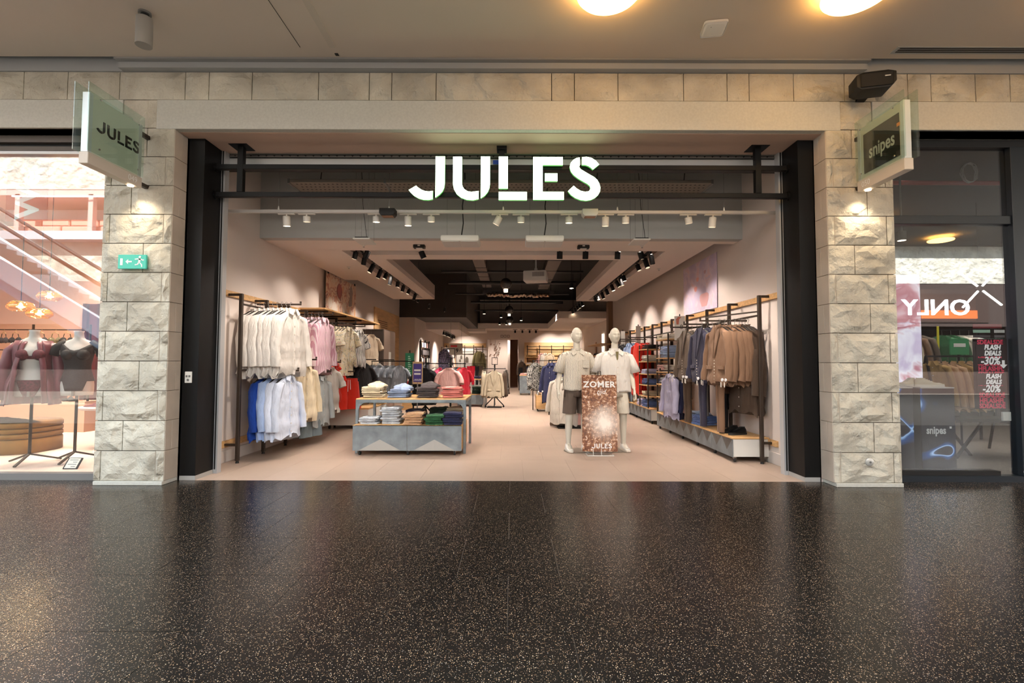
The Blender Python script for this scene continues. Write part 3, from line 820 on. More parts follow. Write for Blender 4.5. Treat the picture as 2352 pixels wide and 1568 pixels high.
# ---- blade signs
def blade(name, label, x, y0, y1, face, num, side):
    """side=+1: readable face looks towards +x"""
    t = thing(name, label, 'sign', (x, y1, 3.24))
    D = y1 - y0
    MB().box(-.045, .045, -D, 0, 0, .115).build('light_box', mat('sign_white', (206, 196, 184), .45), t, bevel=.004)
    MB().box(-.035, .035, -D + .005, -D + .05, .115, .70).build('end_post', mat('sign_alu', (214, 220, 224), .35, .2), t, bevel=.003)
    MB().box(-.035, .035, -.05, -.005, .115, .70).build('rear_post', M_alu, t, bevel=.003)
    MB().box(-.03, .03, -D + .05, -.05, .10, .69).build('core', mat('core_' + num, face, .5), t)
    for s in (-1, 1):
        g = MB().box(s * .066 - .006, s * .066 + .006, -D - .045, -.02, .115, .775).build('glass_pane', M_signglass, t, bevel=.002)
        for yy in (-D + .09, -.10):
            for zz in (.17, .66):
                MB().cyl((s * .070, yy, zz), (s * .080, yy, zz), .009, n=8).build('fixing_screw', M_chrome, g)
    ox = .0462 * side
    lettering(num, .085, M_whiteink, t, (ox, -.13, .058), (R(90), 0, R(90 * side)), name='number', space=1.0)
    for zz in (.06, .62): MB().box(-.02, .02, -.0, .14, zz - .02, zz + .02).build('wall_bracket', M_bronze, t)
    MB().cyl((0, -.10, -.012), (0, -.10, .002), .03, n=12).build('downlight', M_lamp, t)
    return t
M_signglass = glass_mat('sign_pane_glass', (.86, .93, .90, 1), .06)
t = blade('blade_sign', 'projecting pale glass sign reading JULES with number 049 on the stone pier', -4.10, 4.56, 5.24, (222, 224, 210), '049', 1)
flat_word(t, M_ink, .125, (.0315, -.585, .36), (0, 1, 0), (0, 0, 1), (1, 0, 0), .003)
flat_word(t, M_ink, .125, (-.0315, -.08, .36), (0, -1, 0), (0, 0, 1), (-1, 0, 0), .003)
t = blade('blade_sign', 'projecting glass sign reading snipes on black with number 050', 3.87, 4.66, 5.31, (206, 204, 192), '050', -1)
for s in (-1, 1):
    MB().box(s * .034 - .003, s * .034 + .003, -.585, -.10, .17, .60).build('black_panel', mat('sign_black', (38, 34, 30), .5), t)
    lettering('snipes', .205, mat('sign_silver', (206, 202, 194), .5), t, (s * .0385, -.355, .37), (R(90), 0, R(90 * s)), name='shop_name', sx=.70, font_bold=.004)
    yy = -.355 + s * .225
    MB().box(s * .0385 - .001, s * .0385 + .001, yy - .02, yy + .02, .465, .50).build('orange_mark', mat('orange_ink', (240, 140, 40), .5), t)
spot((-4.10, 5.16, 3.22), (-4.12, 5.40, 2.55), 14, 110, .9, (1, .82, .58), .02)
spot((3.87, 5.20, 3.22), (3.87, 5.40, 2.55), 14, 110, .9, (1, .82, .58), .02)
# ---- exit sign
t = thing('exit_sign', 'green emergency exit sign with arrow and running figure on the stone pier', 'sign', (-4.20, 5.335, 2.45))
MB().box(-.155, .155, -.012, .012, -.078, .078).build('sign_plate', mat('exit_green', (70, 180, 160), .45, emit=((60, 180, 155), .25)), t, bevel=.003)
pm = MB()
pm.box(-.128, -.10, -.0145, -.012, -.04, .035)
pm.prism([(-.07, 0), (-.04, .028), (-.04, .008), (0, .008), (0, -.008), (-.04, -.008), (-.04, -.028)], -.0145, -.012)
pm.prism(arc(.088, .052, .013, 0, 330, 10), -.0145, -.012)
for P in ([(.03, .032), (.07, .038), (.10, .03), (.105, .015), (.085, .02), (.07, .025), (.035, .022)], [(.075, .035), (.098, .03), (.092, -.012), (.07, -.012)],
          [(.07, -.005), (.085, -.012), (.07, -.035), (.035, -.042), (.033, -.03), (.06, -.025)], [(.08, -.01), (.095, -.012), (.115, -.03), (.118, -.058), (.105, -.058), (.103, -.035)], [(.095, .028), (.12, .01), (.135, .016), (.133, .026), (.12, .022), (.102, .035)]):
    pm.prism(P, -.0145, -.012)
pm.build('running_figure', M_whiteink, t)
# ---- plates, valve, loudspeaker, access point, ceiling lamps, air grille, ceiling spot
t = thing('key_switch', 'small white shutter key switch on the black column', 'switch', (-3.715, 5.598, 1.17))
MB().box(-.04, .04, -.012, .004, -.065, .065).build('plate', M_white, t, bevel=.004)
for q in (-.016, .016): MB().box(q - .01, q + .01, -.016, -.012, .0, .024).build('button', M_greym, t)
MB().cyl((0, -.018, -.03), (0, -.012, -.03), .013, n=10).build('key_slot', M_greym, t)
t = thing('valve_cap', 'round metal valve cap low on the stone pier beside the sneaker shop', 'cap', (3.905, 5.36, .275))
MB().tube([(0, 0, 0), (0, -.012, 0), (0, -.02, 0)], [.045, .043, .03], 20).build('cap_disc', mat('pale_metal', (200, 200, 196), .35, .4), t, smooth=.6)
MB().cyl((0, -.024, 0), (0, -.018, 0), .012, n=8).build('cap_screw', M_greym, t)
t = thing('loudspeaker', 'black loudspeaker box mounted under the ceiling on the stone wall', 'speaker', (3.90, 5.26, 4.28), R(-14))
t.scale = (.95, .9, .66)
MB().prism([(-.19, .0), (-.14, -.05), (.14, -.05), (.2, .05), (.2, .20), (.12, .235), (-.12, .235), (-.19, .20)], -.30, -.06).build('cabinet', M_blackm, t, bevel=.012, seg=2, smooth=.6)
MB().box(-.155, .165, -.308, -.298, -.02, .205).build('grille', mat('speaker_cloth', (22, 22, 23), .8), t, bevel=.01)
MB().box(.08, .135, -.312, -.307, .12, .137).build('badge', M_alu, t)
MB().box(-.05, .05, -.08, .16, .03, .13).build('wall_mount', M_blackm, t)
t = thing('access_point', 'white rounded square wireless access point on the mall ceiling', 'device', (2.02, 4.74, 4.72), R(-8))
MB().box(-.115, .115, -.115, .115, -.035, 0).build('shell', M_white, t, bevel=.03, seg=3, smooth=.8)
MB().cyl((-.04, -.05, -.0365), (-.04, -.05, -.034), .004, n=8).build('status_light', M_ink, t)
M_disc = mat('ceiling_disc_lit', (255, 236, 190), .4, emit=((255, 196, 110), 15))
for i, (x, y) in enumerate(((.85, 4.16), (3.05, 4.16), (5.25, 3.9), (11.4, -1.5), (8.2, .2))):
    lb = ['big glowing round ceiling lamp above the letters of the shop sign', 'big glowing round ceiling lamp towards the loudspeaker', 'round glowing ceiling lamp outside the sneaker shop', 'round glowing lamp seen mirrored in the sneaker shop window', 'round glowing ceiling lamp farther along the concourse'][i]
    t = thing('ceiling_lamp', lb, 'lamp', (x, y, 4.72), 0, 'round concourse ceiling lamps')
    MB().lathe([(.10, 0), (.10, -.075)], 32).build('mount_ring', M_white, t)
    MB().lathe([(.24, -.075), (.275, -.082), (.285, -.098), (.27, -.115), (.21, -.128), (.1, -.134)], 40).build('diffuser', M_disc, t, smooth=1)
t = thing('air_grille', 'long slotted air grille in the mall ceiling above the sneaker shop', 'grille', (6.2, 5.09, 4.72))
MB().box(-2.1, 2.1, -.06, .06, -.006, 0).build('frame', M_ceil_grey, t)
for i in range(3): MB().box(-2.06, 2.06, -.042 + i * .03, -.026 + i * .03, -.009, -.005).build('slot', M_blackm, t)
t = thing('ceiling_spotlight', 'grey cylinder spotlight hanging from the mall ceiling', 'spotlight', (-3.56, 4.56, 4.72))
MB().cyl((0, 0, -.02), (0, 0, 0), .055, n=20).build('canopy', M_greym, t, smooth=.6)
MB().cyl((0, 0, -.045), (0, 0, -.02), .035, n=16).build('neck', M_blackm, t, smooth=.6)
b = MB().lathe([(.055, -.05), (.07, -.06), (.07, -.33), (.062, -.33)], 24).build('lamp_body', mat('spot_grey', (150, 146, 140), .5), t, smooth=.6)
MB().lathe([(.06, -.329), (.02, -.327)], 24).build('lens', mat('spot_lens', (255, 220, 180), .4, emit=((255, 190, 130), 3.0)), t)

# ================================================================== NEIGHBOUR SHOP, LINGERIE (left window)
PINK = mat('pink_paint', (236, 190, 164), .85)
mb = MB(); mb.box(-10.5, -4.25, 5.68, 10, -.1, .075); mb2 = struct('lingerie_floor', mb, mat('cream_floor', (236, 220, 208), .5))
mb = MB(); mb.box(-10.7, -10.5, 5.6, 10, 0, 4.2); mb.box(-10.5, -4.06, 9.4, 9.6, 0, 4.2); mb.box(-4.35, -4.06, 5.6, 9.6, 0, 4.2); struct('wall_lingerie', mb, PINK)
mb = MB(); mb.box(-10.5, -4.3, 5.62, 9.6, 3.98, 4.2); struct('ceiling_lingerie', mb, mat('pink_ceiling', (240, 206, 190), .85))
mb = MB(); mb.box(-8.25, -4.4, 9.3, 9.4, .08, 2.45); struct('trim_6', mb, mat('maroon_panel', (96, 30, 34), .6))
mb = MB()
for i in range(14): mb.box(-8.2 + i * .28, -8.12 + i * .28, 9.25, 9.3, .08, 2.45)
struct('trim_7', mb, mat('maroon_batten', (72, 22, 26), .6))
win = struct('window_1', MB().box(-12, -4.60, 5.585, 5.68, -.0, .075), mat('sill_grey', (122, 120, 118), .5))
fr2 = MB(); fr2.box(-12, -4.6, 5.56, 5.66, 3.80, 3.85); fr2.box(-12, -4.6, 5.54, 5.66, 3.89, 3.97)
fr2.build('head_rail', mat('head_brown', (86, 78, 72), .5), win)
MB().box(-12, -4.6, 5.6, 5.66, 3.845, 3.895).build('head_gap', M_blackm, win)
MB().box(-12, -4.6, 5.57, 5.70, 3.765, 3.80).build('head_bead', M_alu, win)
MB().box(-12, -4.58, 5.615, 5.627, .075, 3.80).build('pane', M_glass, win)

# banner
t = thing('window_banner', 'salmon hanging banner with white letters Wec turned sideways', 'banner', (-5.98, 5.95, 3.10))
MB().box(-.30, .215, -.004, .004, -.02, .74).build('cloth', mat('salmon_cloth', (208, 112, 80), .8), t)
o = lettering('Wec', .40, M_whiteink, t, (-.02, -.006, .40), (R(90), R(-90), 0), name='lettering', font_bold=.012)
# bust mannequins on tripods
M_skinw = mat('mannequin_white', (212, 206, 202), .5)
def ell(cx, cy, z, a, b, n=20, sq=1.0):
    return [(cx + a * math.copysign(abs(math.cos(2 * PI * j / n)) ** sq, math.cos(2 * PI * j / n)), cy + b * math.copysign(abs(math.sin(2 * PI * j / n)) ** sq, math.sin(2 * PI * j / n)), z) for j in range(n)]
BUST = [(0.84, .165, .115, 0), (.90, .17, .12, 0), (.97, .172, .122, 0), (1.03, .165, .115, 0), (1.10, .142, .095, 0), (1.17, .125, .085, -.0), (1.24, .128, .09, -.005), (1.31, .145, .105, -.015), (1.37, .158, .115, -.025), (1.42, .165, .11, -.02), (1.47, .17, .095, -.005), (1.51, .165, .075, 0), (1.54, .12, .062, .0), (1.56, .07, .055, 0), (1.585, .052, .05, 0), (1.64, .047, .047, -.005), (1.665, .056, .052, -.008)]
def bust_z(z, grow=0.0):
    for (z0, a0, b0, c0), (z1, a1, b1, c1) in zip(BUST, BUST[1:]):
        if z0 <= z <= z1:
            f = (z - z0) / (z1 - z0); return a0 + (a1 - a0) * f + grow, b0 + (b1 - b0) * f + grow, c0 + (c1 - c0) * f
    return (BUST[0] if z < BUST[0][0] else BUST[-1])[1:4]
def bust(label, loc, rz):
    t = thing('bust_mannequin', label, 'mannequin', loc, rz)
    mb = MB().loft([ell(0, c, z, a, b, 24) for z, a, b, c in BUST])
    torso = mb.build('torso', M_skinw, t, smooth=3)
    for s in (-1, 1):
        MB().lathe([(.001, -.075), (.035, -.068), (.058, -.04), (.068, 0)], 14, cap0=True).build('breast', M_skinw, torso, smooth=3).matrix_local = Matrix.Translation((s * .075, -.085, 1.36)) @ Matrix.Rotation(R(-90), 4, 'X')
        MB().tube([(s * .165, 0, 1.48), (s * .195, 0, 1.44), (s * .205, .0, 1.36)], [.045, .045, .03], 10).build('arm_stump', M_skinw, torso, smooth=3)
    # solid box, its darker colour painting the shade of a crotch gap
    MB().box(-.012, .012, -.14, .14, .835, .90).build('thigh_gap_shade', mat('gap_shade', (120, 110, 104), .8), torso)
    MB().cyl((0, 0, .12), (0, 0, .85), .017, n=12).build('pole', M_bronze, t, smooth=.8)
    for k in range(3):
        a = R(20 + 120 * k)
        MB().bar((0, 0, .12), (.30 * math.cos(a), .30 * math.sin(a), .018), .03, .02).build('foot', M_bronze, t, bevel=.003)
    return t
b1 = bust('bust mannequin wearing a plum bra, briefs and open robe', (-6.02, 6.12, .075), R(30))
b2 = bust('bust mannequin wearing a black lace bodysuit', (-5.60, 6.28, .075), R(24))
def shell(z0, z1, grow, a0, a1, n=14, nz=8, zf=None):
    rings = []
    for i in range(nz + 1):
        z = z0 + (z1 - z0) * i / nz; r = []
        for j in range(n + 1):
            an = R(a0 + (a1 - a0) * j / n)
            zz = zf(z, an, i / nz) if zf else z
            a, b, c = bust_z(min(max(zz, .84), 1.6), grow); r.append((a * math.cos(an), c + b * math.sin(an), zz))
        rings.append(r)
    return rings
M_plum = mat('plum_satin', (112, 48, 62), .4, vary=(6, .15), sheen=.3)
M_plumd = mat('plum_lace', (92, 34, 46), .7, vary=(40, .4))
M_lace = mat('black_lace', (24, 24, 26), .7, vary=(50, .4))
def ringgrid(rings, name, m, par, closed=False, thick=.004, **k):
    inner = [[(x * 0.985, y * 0.985, z) for x, y, z in r] for r in rings]
    mb = MB().loft(rings, False, False, closed)
    o = mb.build(name, m, par, smooth=3, weld=.0005)
    md = o.modifiers.new('thick', 'SOLIDIFY'); md.thickness = thick; md.offset = 1
    return o
for bt, m in ((b1, M_plumd),):
    ringgrid(shell(.92, 1.04, .004, -180, 180, 24, 5, lambda z, an, f: z - (1 - f) * (.10 if math.sin(an) < 0 and abs(math.cos(an)) < .45 else .0) + (1 - f) * (.10 if abs(math.cos(an)) > .6 else 0)), 'briefs', m, bt)
    for s in (-1, 1):
        MB().lathe([(.001, -.083), (.04, -.075), (.064, -.045), (.076, -.002)], 14).build('bra_cup', m, bt, smooth=3).matrix_local = Matrix.Translation((s * .075, -.082, 1.355)) @ Matrix.Rotation(R(-90), 4, 'X')
        MB().tube([(s * .09, -.13, 1.40), (s * .10, -.085, 1.48), (s * .09, .0, 1.545)], .006, 6).build('bra_strap', m, bt)
    ringgrid(shell(1.30, 1.34, .004, -180, 180, 24, 2), 'bra_band', m, bt)
# robe
rb = tag(link('robe', None), 'open plum satin robe hanging on a bust mannequin in the window', 'robe'); rb.location = (-6.02, 6.12, .075); rb.rotation_euler = (0, 0, R(30))
rings = []
for i in range(12):
    f = i / 11; z = 1.53 - f * .80
    op = -90 + (30 + 16 * f ** .5)
    a, b, c = bust_z(min(max(z, .84), 1.52), .02 + .05 * f)
    a = max(a, .165) + .03 * f
    rings.append([(a * math.cos(R(op + (360 - 2 * (op + 90)) * j / 34)) * (1 + .05 * f * math.sin(j * 1.9)), (b + .05 * f) * math.sin(R(op + (360 - 2 * (op + 90)) * j / 34)) * (1 + .05 * f * math.sin(j * 1.9)), z) for j in range(35)])
ringgrid(rings, 'robe_body', M_plum, rb, thick=.006)
for s in (-1, 1):
    MB().tube([(s * .14, 0, 1.49), (s * .22, -.0, 1.40), (s * .25, -.01, 1.2), (s * .265, -.02, .98), (s * .27, -.03, .80)], [.06, .075, .08, .085, .09], 12, .8).build('sleeve', M_plum, rb, smooth=3)
    MB().tube([(s * .045, -.01, 1.555), (s * .08, -.10, 1.48), (s * (.13), -.15, 1.2), (s * .16, -.17, .75)], [.02, .03, .03, .03], 8, .4).build('lapel', M_plum, rb, smooth=3)
ringgrid(shell(.90, 1.51, .006, -180, 180, 24, 14, lambda z, an, f: z + (1 - f) * (.12 if abs(math.cos(an)) > .55 else -.0) - (f > .8) * (.10 * max(0, -math.sin(an)) ** 4)), 'bodysuit', M_lace, b2)
for s in (-1, 1): MB().lathe([(.001, -.083), (.04, -.075), (.064, -.045), (.076, -.002)], 14).build('lace_cup', M_lace, b2, smooth=3).matrix_local = Matrix.Translation((s * .075, -.082, 1.358)) @ Matrix.Rotation(R(-90), 4, 'X')
for s in (-1, 1): MB().tube([(s * .12, 0, 1.52), (s * .215, 0, 1.44), (s * .245, 0, 1.35)], [.05, .06, .06], 10).build('cap_sleeve', M_lace, b2, smooth=3)
# pouf, table, clothes on them, price card
t = thing('pouf', 'low mustard velvet pouf with piped bands behind the bust mannequins', 'pouf', (-7.35, 7.0, .075))
M_must = mat('mustard_velvet', (142, 104, 52), .7, vary=(4, .15), sheen=.4)
for i, (z0, z1) in enumerate(((0, .20), (.205, .275), (.28, .345), (.35, .43))):
    mb = MB().loft([[(p[0], p[1], z) for p in ell(0, 0, 0, .75 + g, .42 + g, 28, .6)] for z, g in ((z0, -.015), (z0 + .015, 0), (z1 - .015, 0), (z1, -.015))])
    mb.build('cushion_band', M_must, t, smooth=.9)
def crumple(name, label, cat, loc, rx, ry, h, m, group=None, seed=1):
    rr = random.Random(seed); mb = MB(); nr, na = 6, 22; rings = []
    for i in range(nr + 1):
        f = i / nr
        rings.append([(rx * f * math.cos(2 * PI * j / na) * (1 + .25 * noise.noise((j * .7, seed, 0))), ry * f * math.sin(2 * PI * j / na) * (1 + .25 * noise.noise((j * .7, seed, 2))), max(.004, h * (1 - f ** 2) * (.7 + .9 * noise.noise((f * 4 + seed, j * .6, 1)) + .3)) if i < nr else 0.002) for j in range(na)])
    mb.loft(rings, True, False)
    o = mb.build(name, m, smooth=3); o.location = loc
    return tag(o, label, cat, group)
crumple('folded_garment', 'black lace garment spread on the mustard pouf', 'clothing', (-7.1, 6.8, .508), .50, .20, .05, M_lace, seed=3)
t = thing('display_table', 'round pale pink display table in the lingerie window', 'table', (-6.0, 7.4, .075))
MB().lathe([(.20, 0), (.205, .02), (.19, .57)], 28).build('pedestal', mat('pale_pink', (240, 214, 204), .6), t, smooth=.7)
MB().lathe([(.43, .57), (.44, .575), (.44, .60), (.43, .605)], 36).build('tabletop', mat('pale_pink', (240, 214, 204), .6), t, smooth=.7)
crumple('folded_garment', 'dark red lace garments laid on the pink table', 'clothing', (-6.18, 7.25, .681), .17, .10, .04, M_plumd, seed=5)
crumple('folded_garment', 'white and red lace garment at the edge of the pink table', 'clothing', (-5.78, 7.28, .681), .13, .09, .035, blotch_mat('white_red_lace', (236, 226, 222), [(.5, (236, 226, 222)), (.56, (140, 40, 54))], 24), seed=6)
t = thing('display_plinth', 'tall pink plinth behind the round table', 'plinth', (-5.55, 8.1, .075))
MB().box(-.45, .45, -.3, .3, 0, 1.02).build('plinth_body', mat('pale_pink', (240, 214, 204), .6), t, bevel=.01)
MB().box(-.40, .40, -.31, -.30, .70, .98).build('opening_shade', mat('pink_shadowed', (222, 178, 160), .7), t)  # flat panel, the shade of a shelf opening put into its darker pink
t = thing('price_card', 'small leaning price card in the lingerie window', 'card', (-5.22, 5.80, .078))
b = MB().box(-.085, .085, -.006, .006, 0, .14).build('card', M_ink, t); b.rotation_euler = (R(-35), 0, 0)
MB().box(-.068, .068, -.008, -.006, .008, .132).build('printed_face', M_paper, b)
for i in range(4): MB().box(-.0 - .05 * (i % 2), .05, -.009, -.008, .025 + i * .027, .033 + i * .027).build('text_line', M_greym, b)
# pendants
M_amber = glass_mat('amber_glass', (1.0, .80, .45, 1), .10)
for i, (px, y, z, r) in enumerate(((43, 6.5, 2.08, .145), (87, 6.75, 2.01, .145), (108, 6.95, 2.28, .14))):
    x = (px - 1176) / 1116 * y
    t = thing('pendant_lamp', 'amber glass pendant lamp, ' + ('nearest the banner side' if i == 0 else 'lowest of the three' if i == 1 else 'highest of the three'), 'lamp', (x, y, z), 0, 'amber pendants in the lingerie window')
    MB().lathe([(.05, .075), (r * .75, .06), (r * .93, .035), (r, .0), (r * .97, -.025), (r * .72, -.055), (r * .68, -.06)], 26, cap0=False, cap1=False).build('shade', M_amber, t, smooth=2)
    for q in range(5): MB().lathe([(r * (.62 + .09 * q) - .002, .068 - .016 * q), (r * (.62 + .09 * q) + .003, .066 - .016 * q)], 26, cap0=False, cap1=False).build('glass_rib', mat('amber_rib', (255, 190, 90), .3, emit=((255, 170, 70), .5)), t)
    MB().lathe([(.001, -.03), (.022, -.022), (.03, 0), (.02, .03), (.012, .05)], 14).build('bulb', mat('bulb_lit', (255, 230, 170), .4, emit=((255, 205, 120), 14)), t, smooth=2)
    MB().lathe([(.03, .05), (.065, .075), (.065, .08)], 16).build('cap', M_blackm, t)
    MB().cyl((0, 0, .08), (0, 0, 3.98 - z), .004, n=5).build('cord', M_blackm, t)
    point((x, y, z - .02), 9, (1, .75, .45), .05)
# bra rack
rk = thing('lingerie_rack', 'wall rack of bras on small hangers behind the mannequins', 'rack', (-8.7, 8.9, .075))
for z in (1.85, 1.48, 1.12, .78):
    MB().cyl((-1.2, 0, z), (.95, 0, z), .01, n=8).build('rail', M_bronze, rk)
for x in (-1.2, -.1, .95): MB().box(x - .012, x + .012, .0, .03, .0, 1.95).build('upright', M_bronze, rk)
MB().box(-1.35, 1.0, -.10, .30, 0, .55).build('base_cabinet', PINK, rk)
def bra_mesh(m):
    mb = MB()
    for s in (-1, 1):
        mb.loft([[(s * .065 + .062 * f * math.cos(2 * PI * j / 10), -.05 * (1 - f ** 2) - .0, -.12 + .058 * f * math.sin(2 * PI * j / 10)) for j in range(10)] for f in (.05, .4, .75, 1)])
        mb.tube([(s * .065, 0, -.06), (s * .05, 0, 0)], .006, 5)
        mb.box(s * .125 - .03, s * .125 + .03, -.005, .01, -.165, -.10)
    mb.box(-.03, .03, -.008, .006, -.17, -.13)
    return mb.mesh('bra_cups', m, smooth=1)
bms = [bra_mesh(mat('bra_' + n, c, .7)) for n, c in (('cream', (214, 190, 160)), ('black', (30, 28, 30)), ('charcoal', (52, 50, 54)), ('olive', (120, 112, 84)), ('plum', (96, 40, 52)))]
hang = MB().tube([(-.06, 0, 0), (0, 0, .03), (.06, 0, 0)], .006, 5).tube([(0, 0, .03), (0, 0, .06), (.015, 0, .075)], .003, 5).mesh('bra_hanger', M_woodp)
bn = ['cream', 'black', 'charcoal', 'olive', 'plum']
for ri, z in enumerate((1.85, 1.48, 1.12, .78)):
    for ci in range(8):
        k = [0, 1, 2, 1, 0, 2, 3, 1][(ci + ri) % 8] if ri < 3 else [3, 3, 0, 1, 0, 3, 2, 1][ci]
        b = tag(link('bra', None, None, (-9.75 + ci * .235 + .06 * (ri % 2), 8.86 - .02 * (ci % 2), z), (0, 0, R(rnd.uniform(-25, 25)))), '%s bra, %s along the %s row of the wall rack' % (bn[k], ORD[ci], ['top', 'second', 'third', 'lowest'][ri]), 'bra', 'bras on the wall rack')
        link('cups', bms[k], b); link('hanger', hang, b)
for x, y in ((-8.4, 7.6), (-6.6, 7.2), (-5.2, 6.9), (-7.4, 8.6), (-6.4, 6.2), (-8.8, 6.6)):
    spot((x, y, 3.95), (x - .1, y + .2, .6), 300, 110, .8, (1.0, .80, .66), .12)

# ================================================================== NEIGHBOUR SHOP, SNEAKERS (right window)
DK = mat('dark_shop_paint', (58, 52, 48), .8)
mb = MB(); mb.box(4.25, 11, 5.72, 11.2, -.1, .02); struct('sneaker_floor', mb, mat('grey_carpet', (128, 122, 116), .9, vary=(30, .1), coord='World'))
mb = MB(); mb.box(3.80, 4.25, 5.6, 11.2, 0, 4.2); mb.box(11, 11.2, 5.6, 11.2, 0, 4.2); mb.box(4.0, 11.2, 11, 11.2, 0, 4.2); struct('wall_sneaker', mb, DK)
mb = MB(); mb.box(4.2, 11, 5.72, 11.2, 4.05, 4.2); struct('ceiling_sneaker', mb, mat('dark_shop_ceiling', (48, 42, 39), .85))
M_navyf = mat('navy_frame', (34, 42, 50), .35, .2)
w2 = struct('window_2', MB().box(4.30, 12, 5.60, 5.70, 0, .07), M_navyf)
MB().box(4.30, 12, 5.60, 5.72, 3.885, 3.97).build('head_rail', M_blackm, w2)
MB().box(4.30, 5.82, 5.60, 5.70, 2.975, 3.075).build('transom', M_navyf, w2, bevel=.004)
MB().box(5.82, 5.99, 5.58, 5.72, .07, 3.885).build('mullion', M_navyf, w2, bevel=.004)
MB().box(6.06, 12, 5.60, 5.70, 2.975, 3.075).build('transom', M_navyf, w2)
MB().box(4.30, 5.82, 5.645, 5.655, 3.075, 3.885).build('pane', M_glassr, w2)
MB().box(4.30, 5.82, 5.645, 5.655, .07, 2.975).build('pane', M_glassr, w2)
MB().box(5.99, 12, 5.645, 5.655, .07, 3.885).build('pane', M_glassr, w2)
MB().box(4.3, 5.6, 5.62, 5.75, .07, .12).build('sill_rail', M_blackm, w2)
t = thing('round_sticker', 'small round white sticker low on the sneaker shop frame', 'sticker', (5.86, 5.578, .12))
MB().tube([(0, 0, 0), (0, -.003, 0)], .042, 20).build('sticker_disc', M_whiteink, t)
MB().prism(arc(0, -.005, .028, 0, 180, 8), -.005, -.003).build('printed_dome', M_ink, t)
# tall lit picture wall
M_pic1 = blotch_mat('flower_picture', (226, 214, 226), [(.36, (202, 186, 212)), (.48, (234, 228, 238)), (.56, (196, 140, 152)), (.62, (176, 110, 122)), (.68, (228, 216, 232)), (.78, (206, 190, 220))], 2.0, emit=.75, warp=1.2, seed=4)
t = thing('picture_screen', 'tall glowing screen with pale pink and white flower picture', 'screen', (5.02, 6.5, .95))
MB().box(-.35, .47, 0, .06, 0, 1.60).build('screen_frame', M_blackm, t)
MB().box(-.34, .46, -.006, 0, .01, 1.59).build('screen_face', M_pic1, t)
# plinths
def blue_print(name, seed):
    m = bpy.data.materials.new(name); m.use_nodes = True; nt = m.node_tree; b = nt.nodes['Principled BSDF']; L = nt.links.new
    co = _coords(nt, 'Object'); mp = nt.nodes.new('ShaderNodeMapping'); mp.inputs['Location'].default_value = (seed, 0, seed * .4); L(co, mp.inputs['Vector'])
    n = nt.nodes.new('ShaderNodeTexNoise'); n.inputs['Scale'].default_value = 2.6; n.inputs['Detail'].default_value = .5; n.inputs['Distortion'].default_value = .5; L(mp.outputs[0], n.inputs['Vector'])
    c = ramp(nt, n.outputs['Fac'], [(.0, (40, 60, 90)), (.28, (12, 16, 26)), (.40, (10, 14, 22)), (.56, (12, 20, 34)), (.615, (20, 74, 140)), (.645, (170, 206, 250)), (.66, (50, 56, 84)), (.69, (22, 22, 32))])
    L(c, b.inputs['Base Color']); L(c, b.inputs['Emission Color']); b.inputs['Emission Strength'].default_value = .45; b.inputs['Roughness'].default_value = .3
    return m
for i, (x0, x1, lb) in enumerate(((4.36, 4.93, 'blue glowing display plinth half hidden behind the stone pier'), (5.02, 5.44, 'blue glowing display plinth printed snipes below the sneakers'))):
    t = thing('display_plinth', lb, 'plinth', ((x0 + x1) / 2, 6.0, .02))
    hw = (x1 - x0) / 2
    MB().box(-hw, hw, -.0, .45, 0, 1.03).build('plinth_body', M_blackm, t, bevel=.004)
    MB().box(-hw + .004, hw - .004, -.006, 0, .006, 1.02).build('printed_face', blue_print('blue_print_%d' % i, 2.1 + i * 3.7), t)
    MB().box(-hw, hw, -.008, .45, 1.025, 1.04).build('top_plate', M_white, t)
    if i == 1:
        lettering('snipes', .125, M_whiteink, t, (-.03, -.008, .51), (R(90), 0, 0), name='shop_name', sx=.78, font_bold=.004)
        MB().box(.135, .16, -.0085, -.006, .535, .56).build('white_mark', M_whiteink, t)
    else:
        for a in (-28, 0, 28):
            MB().prism([(.06 + .02 * math.cos(R(90 + a)) - .0, .50), (.06 + .075 * math.cos(R(90 + a + 14)), .50 + .075 * math.sin(R(90 + a + 14))), (.06 + .085 * math.cos(R(90 + a)), .50 + .085 * math.sin(R(90 + a))), (.06 + .075 * math.cos(R(90 + a - 14)), .50 + .075 * math.sin(R(90 + a - 14)))], -.0085, -.006).build('trefoil_leaf', M_whiteink, t)
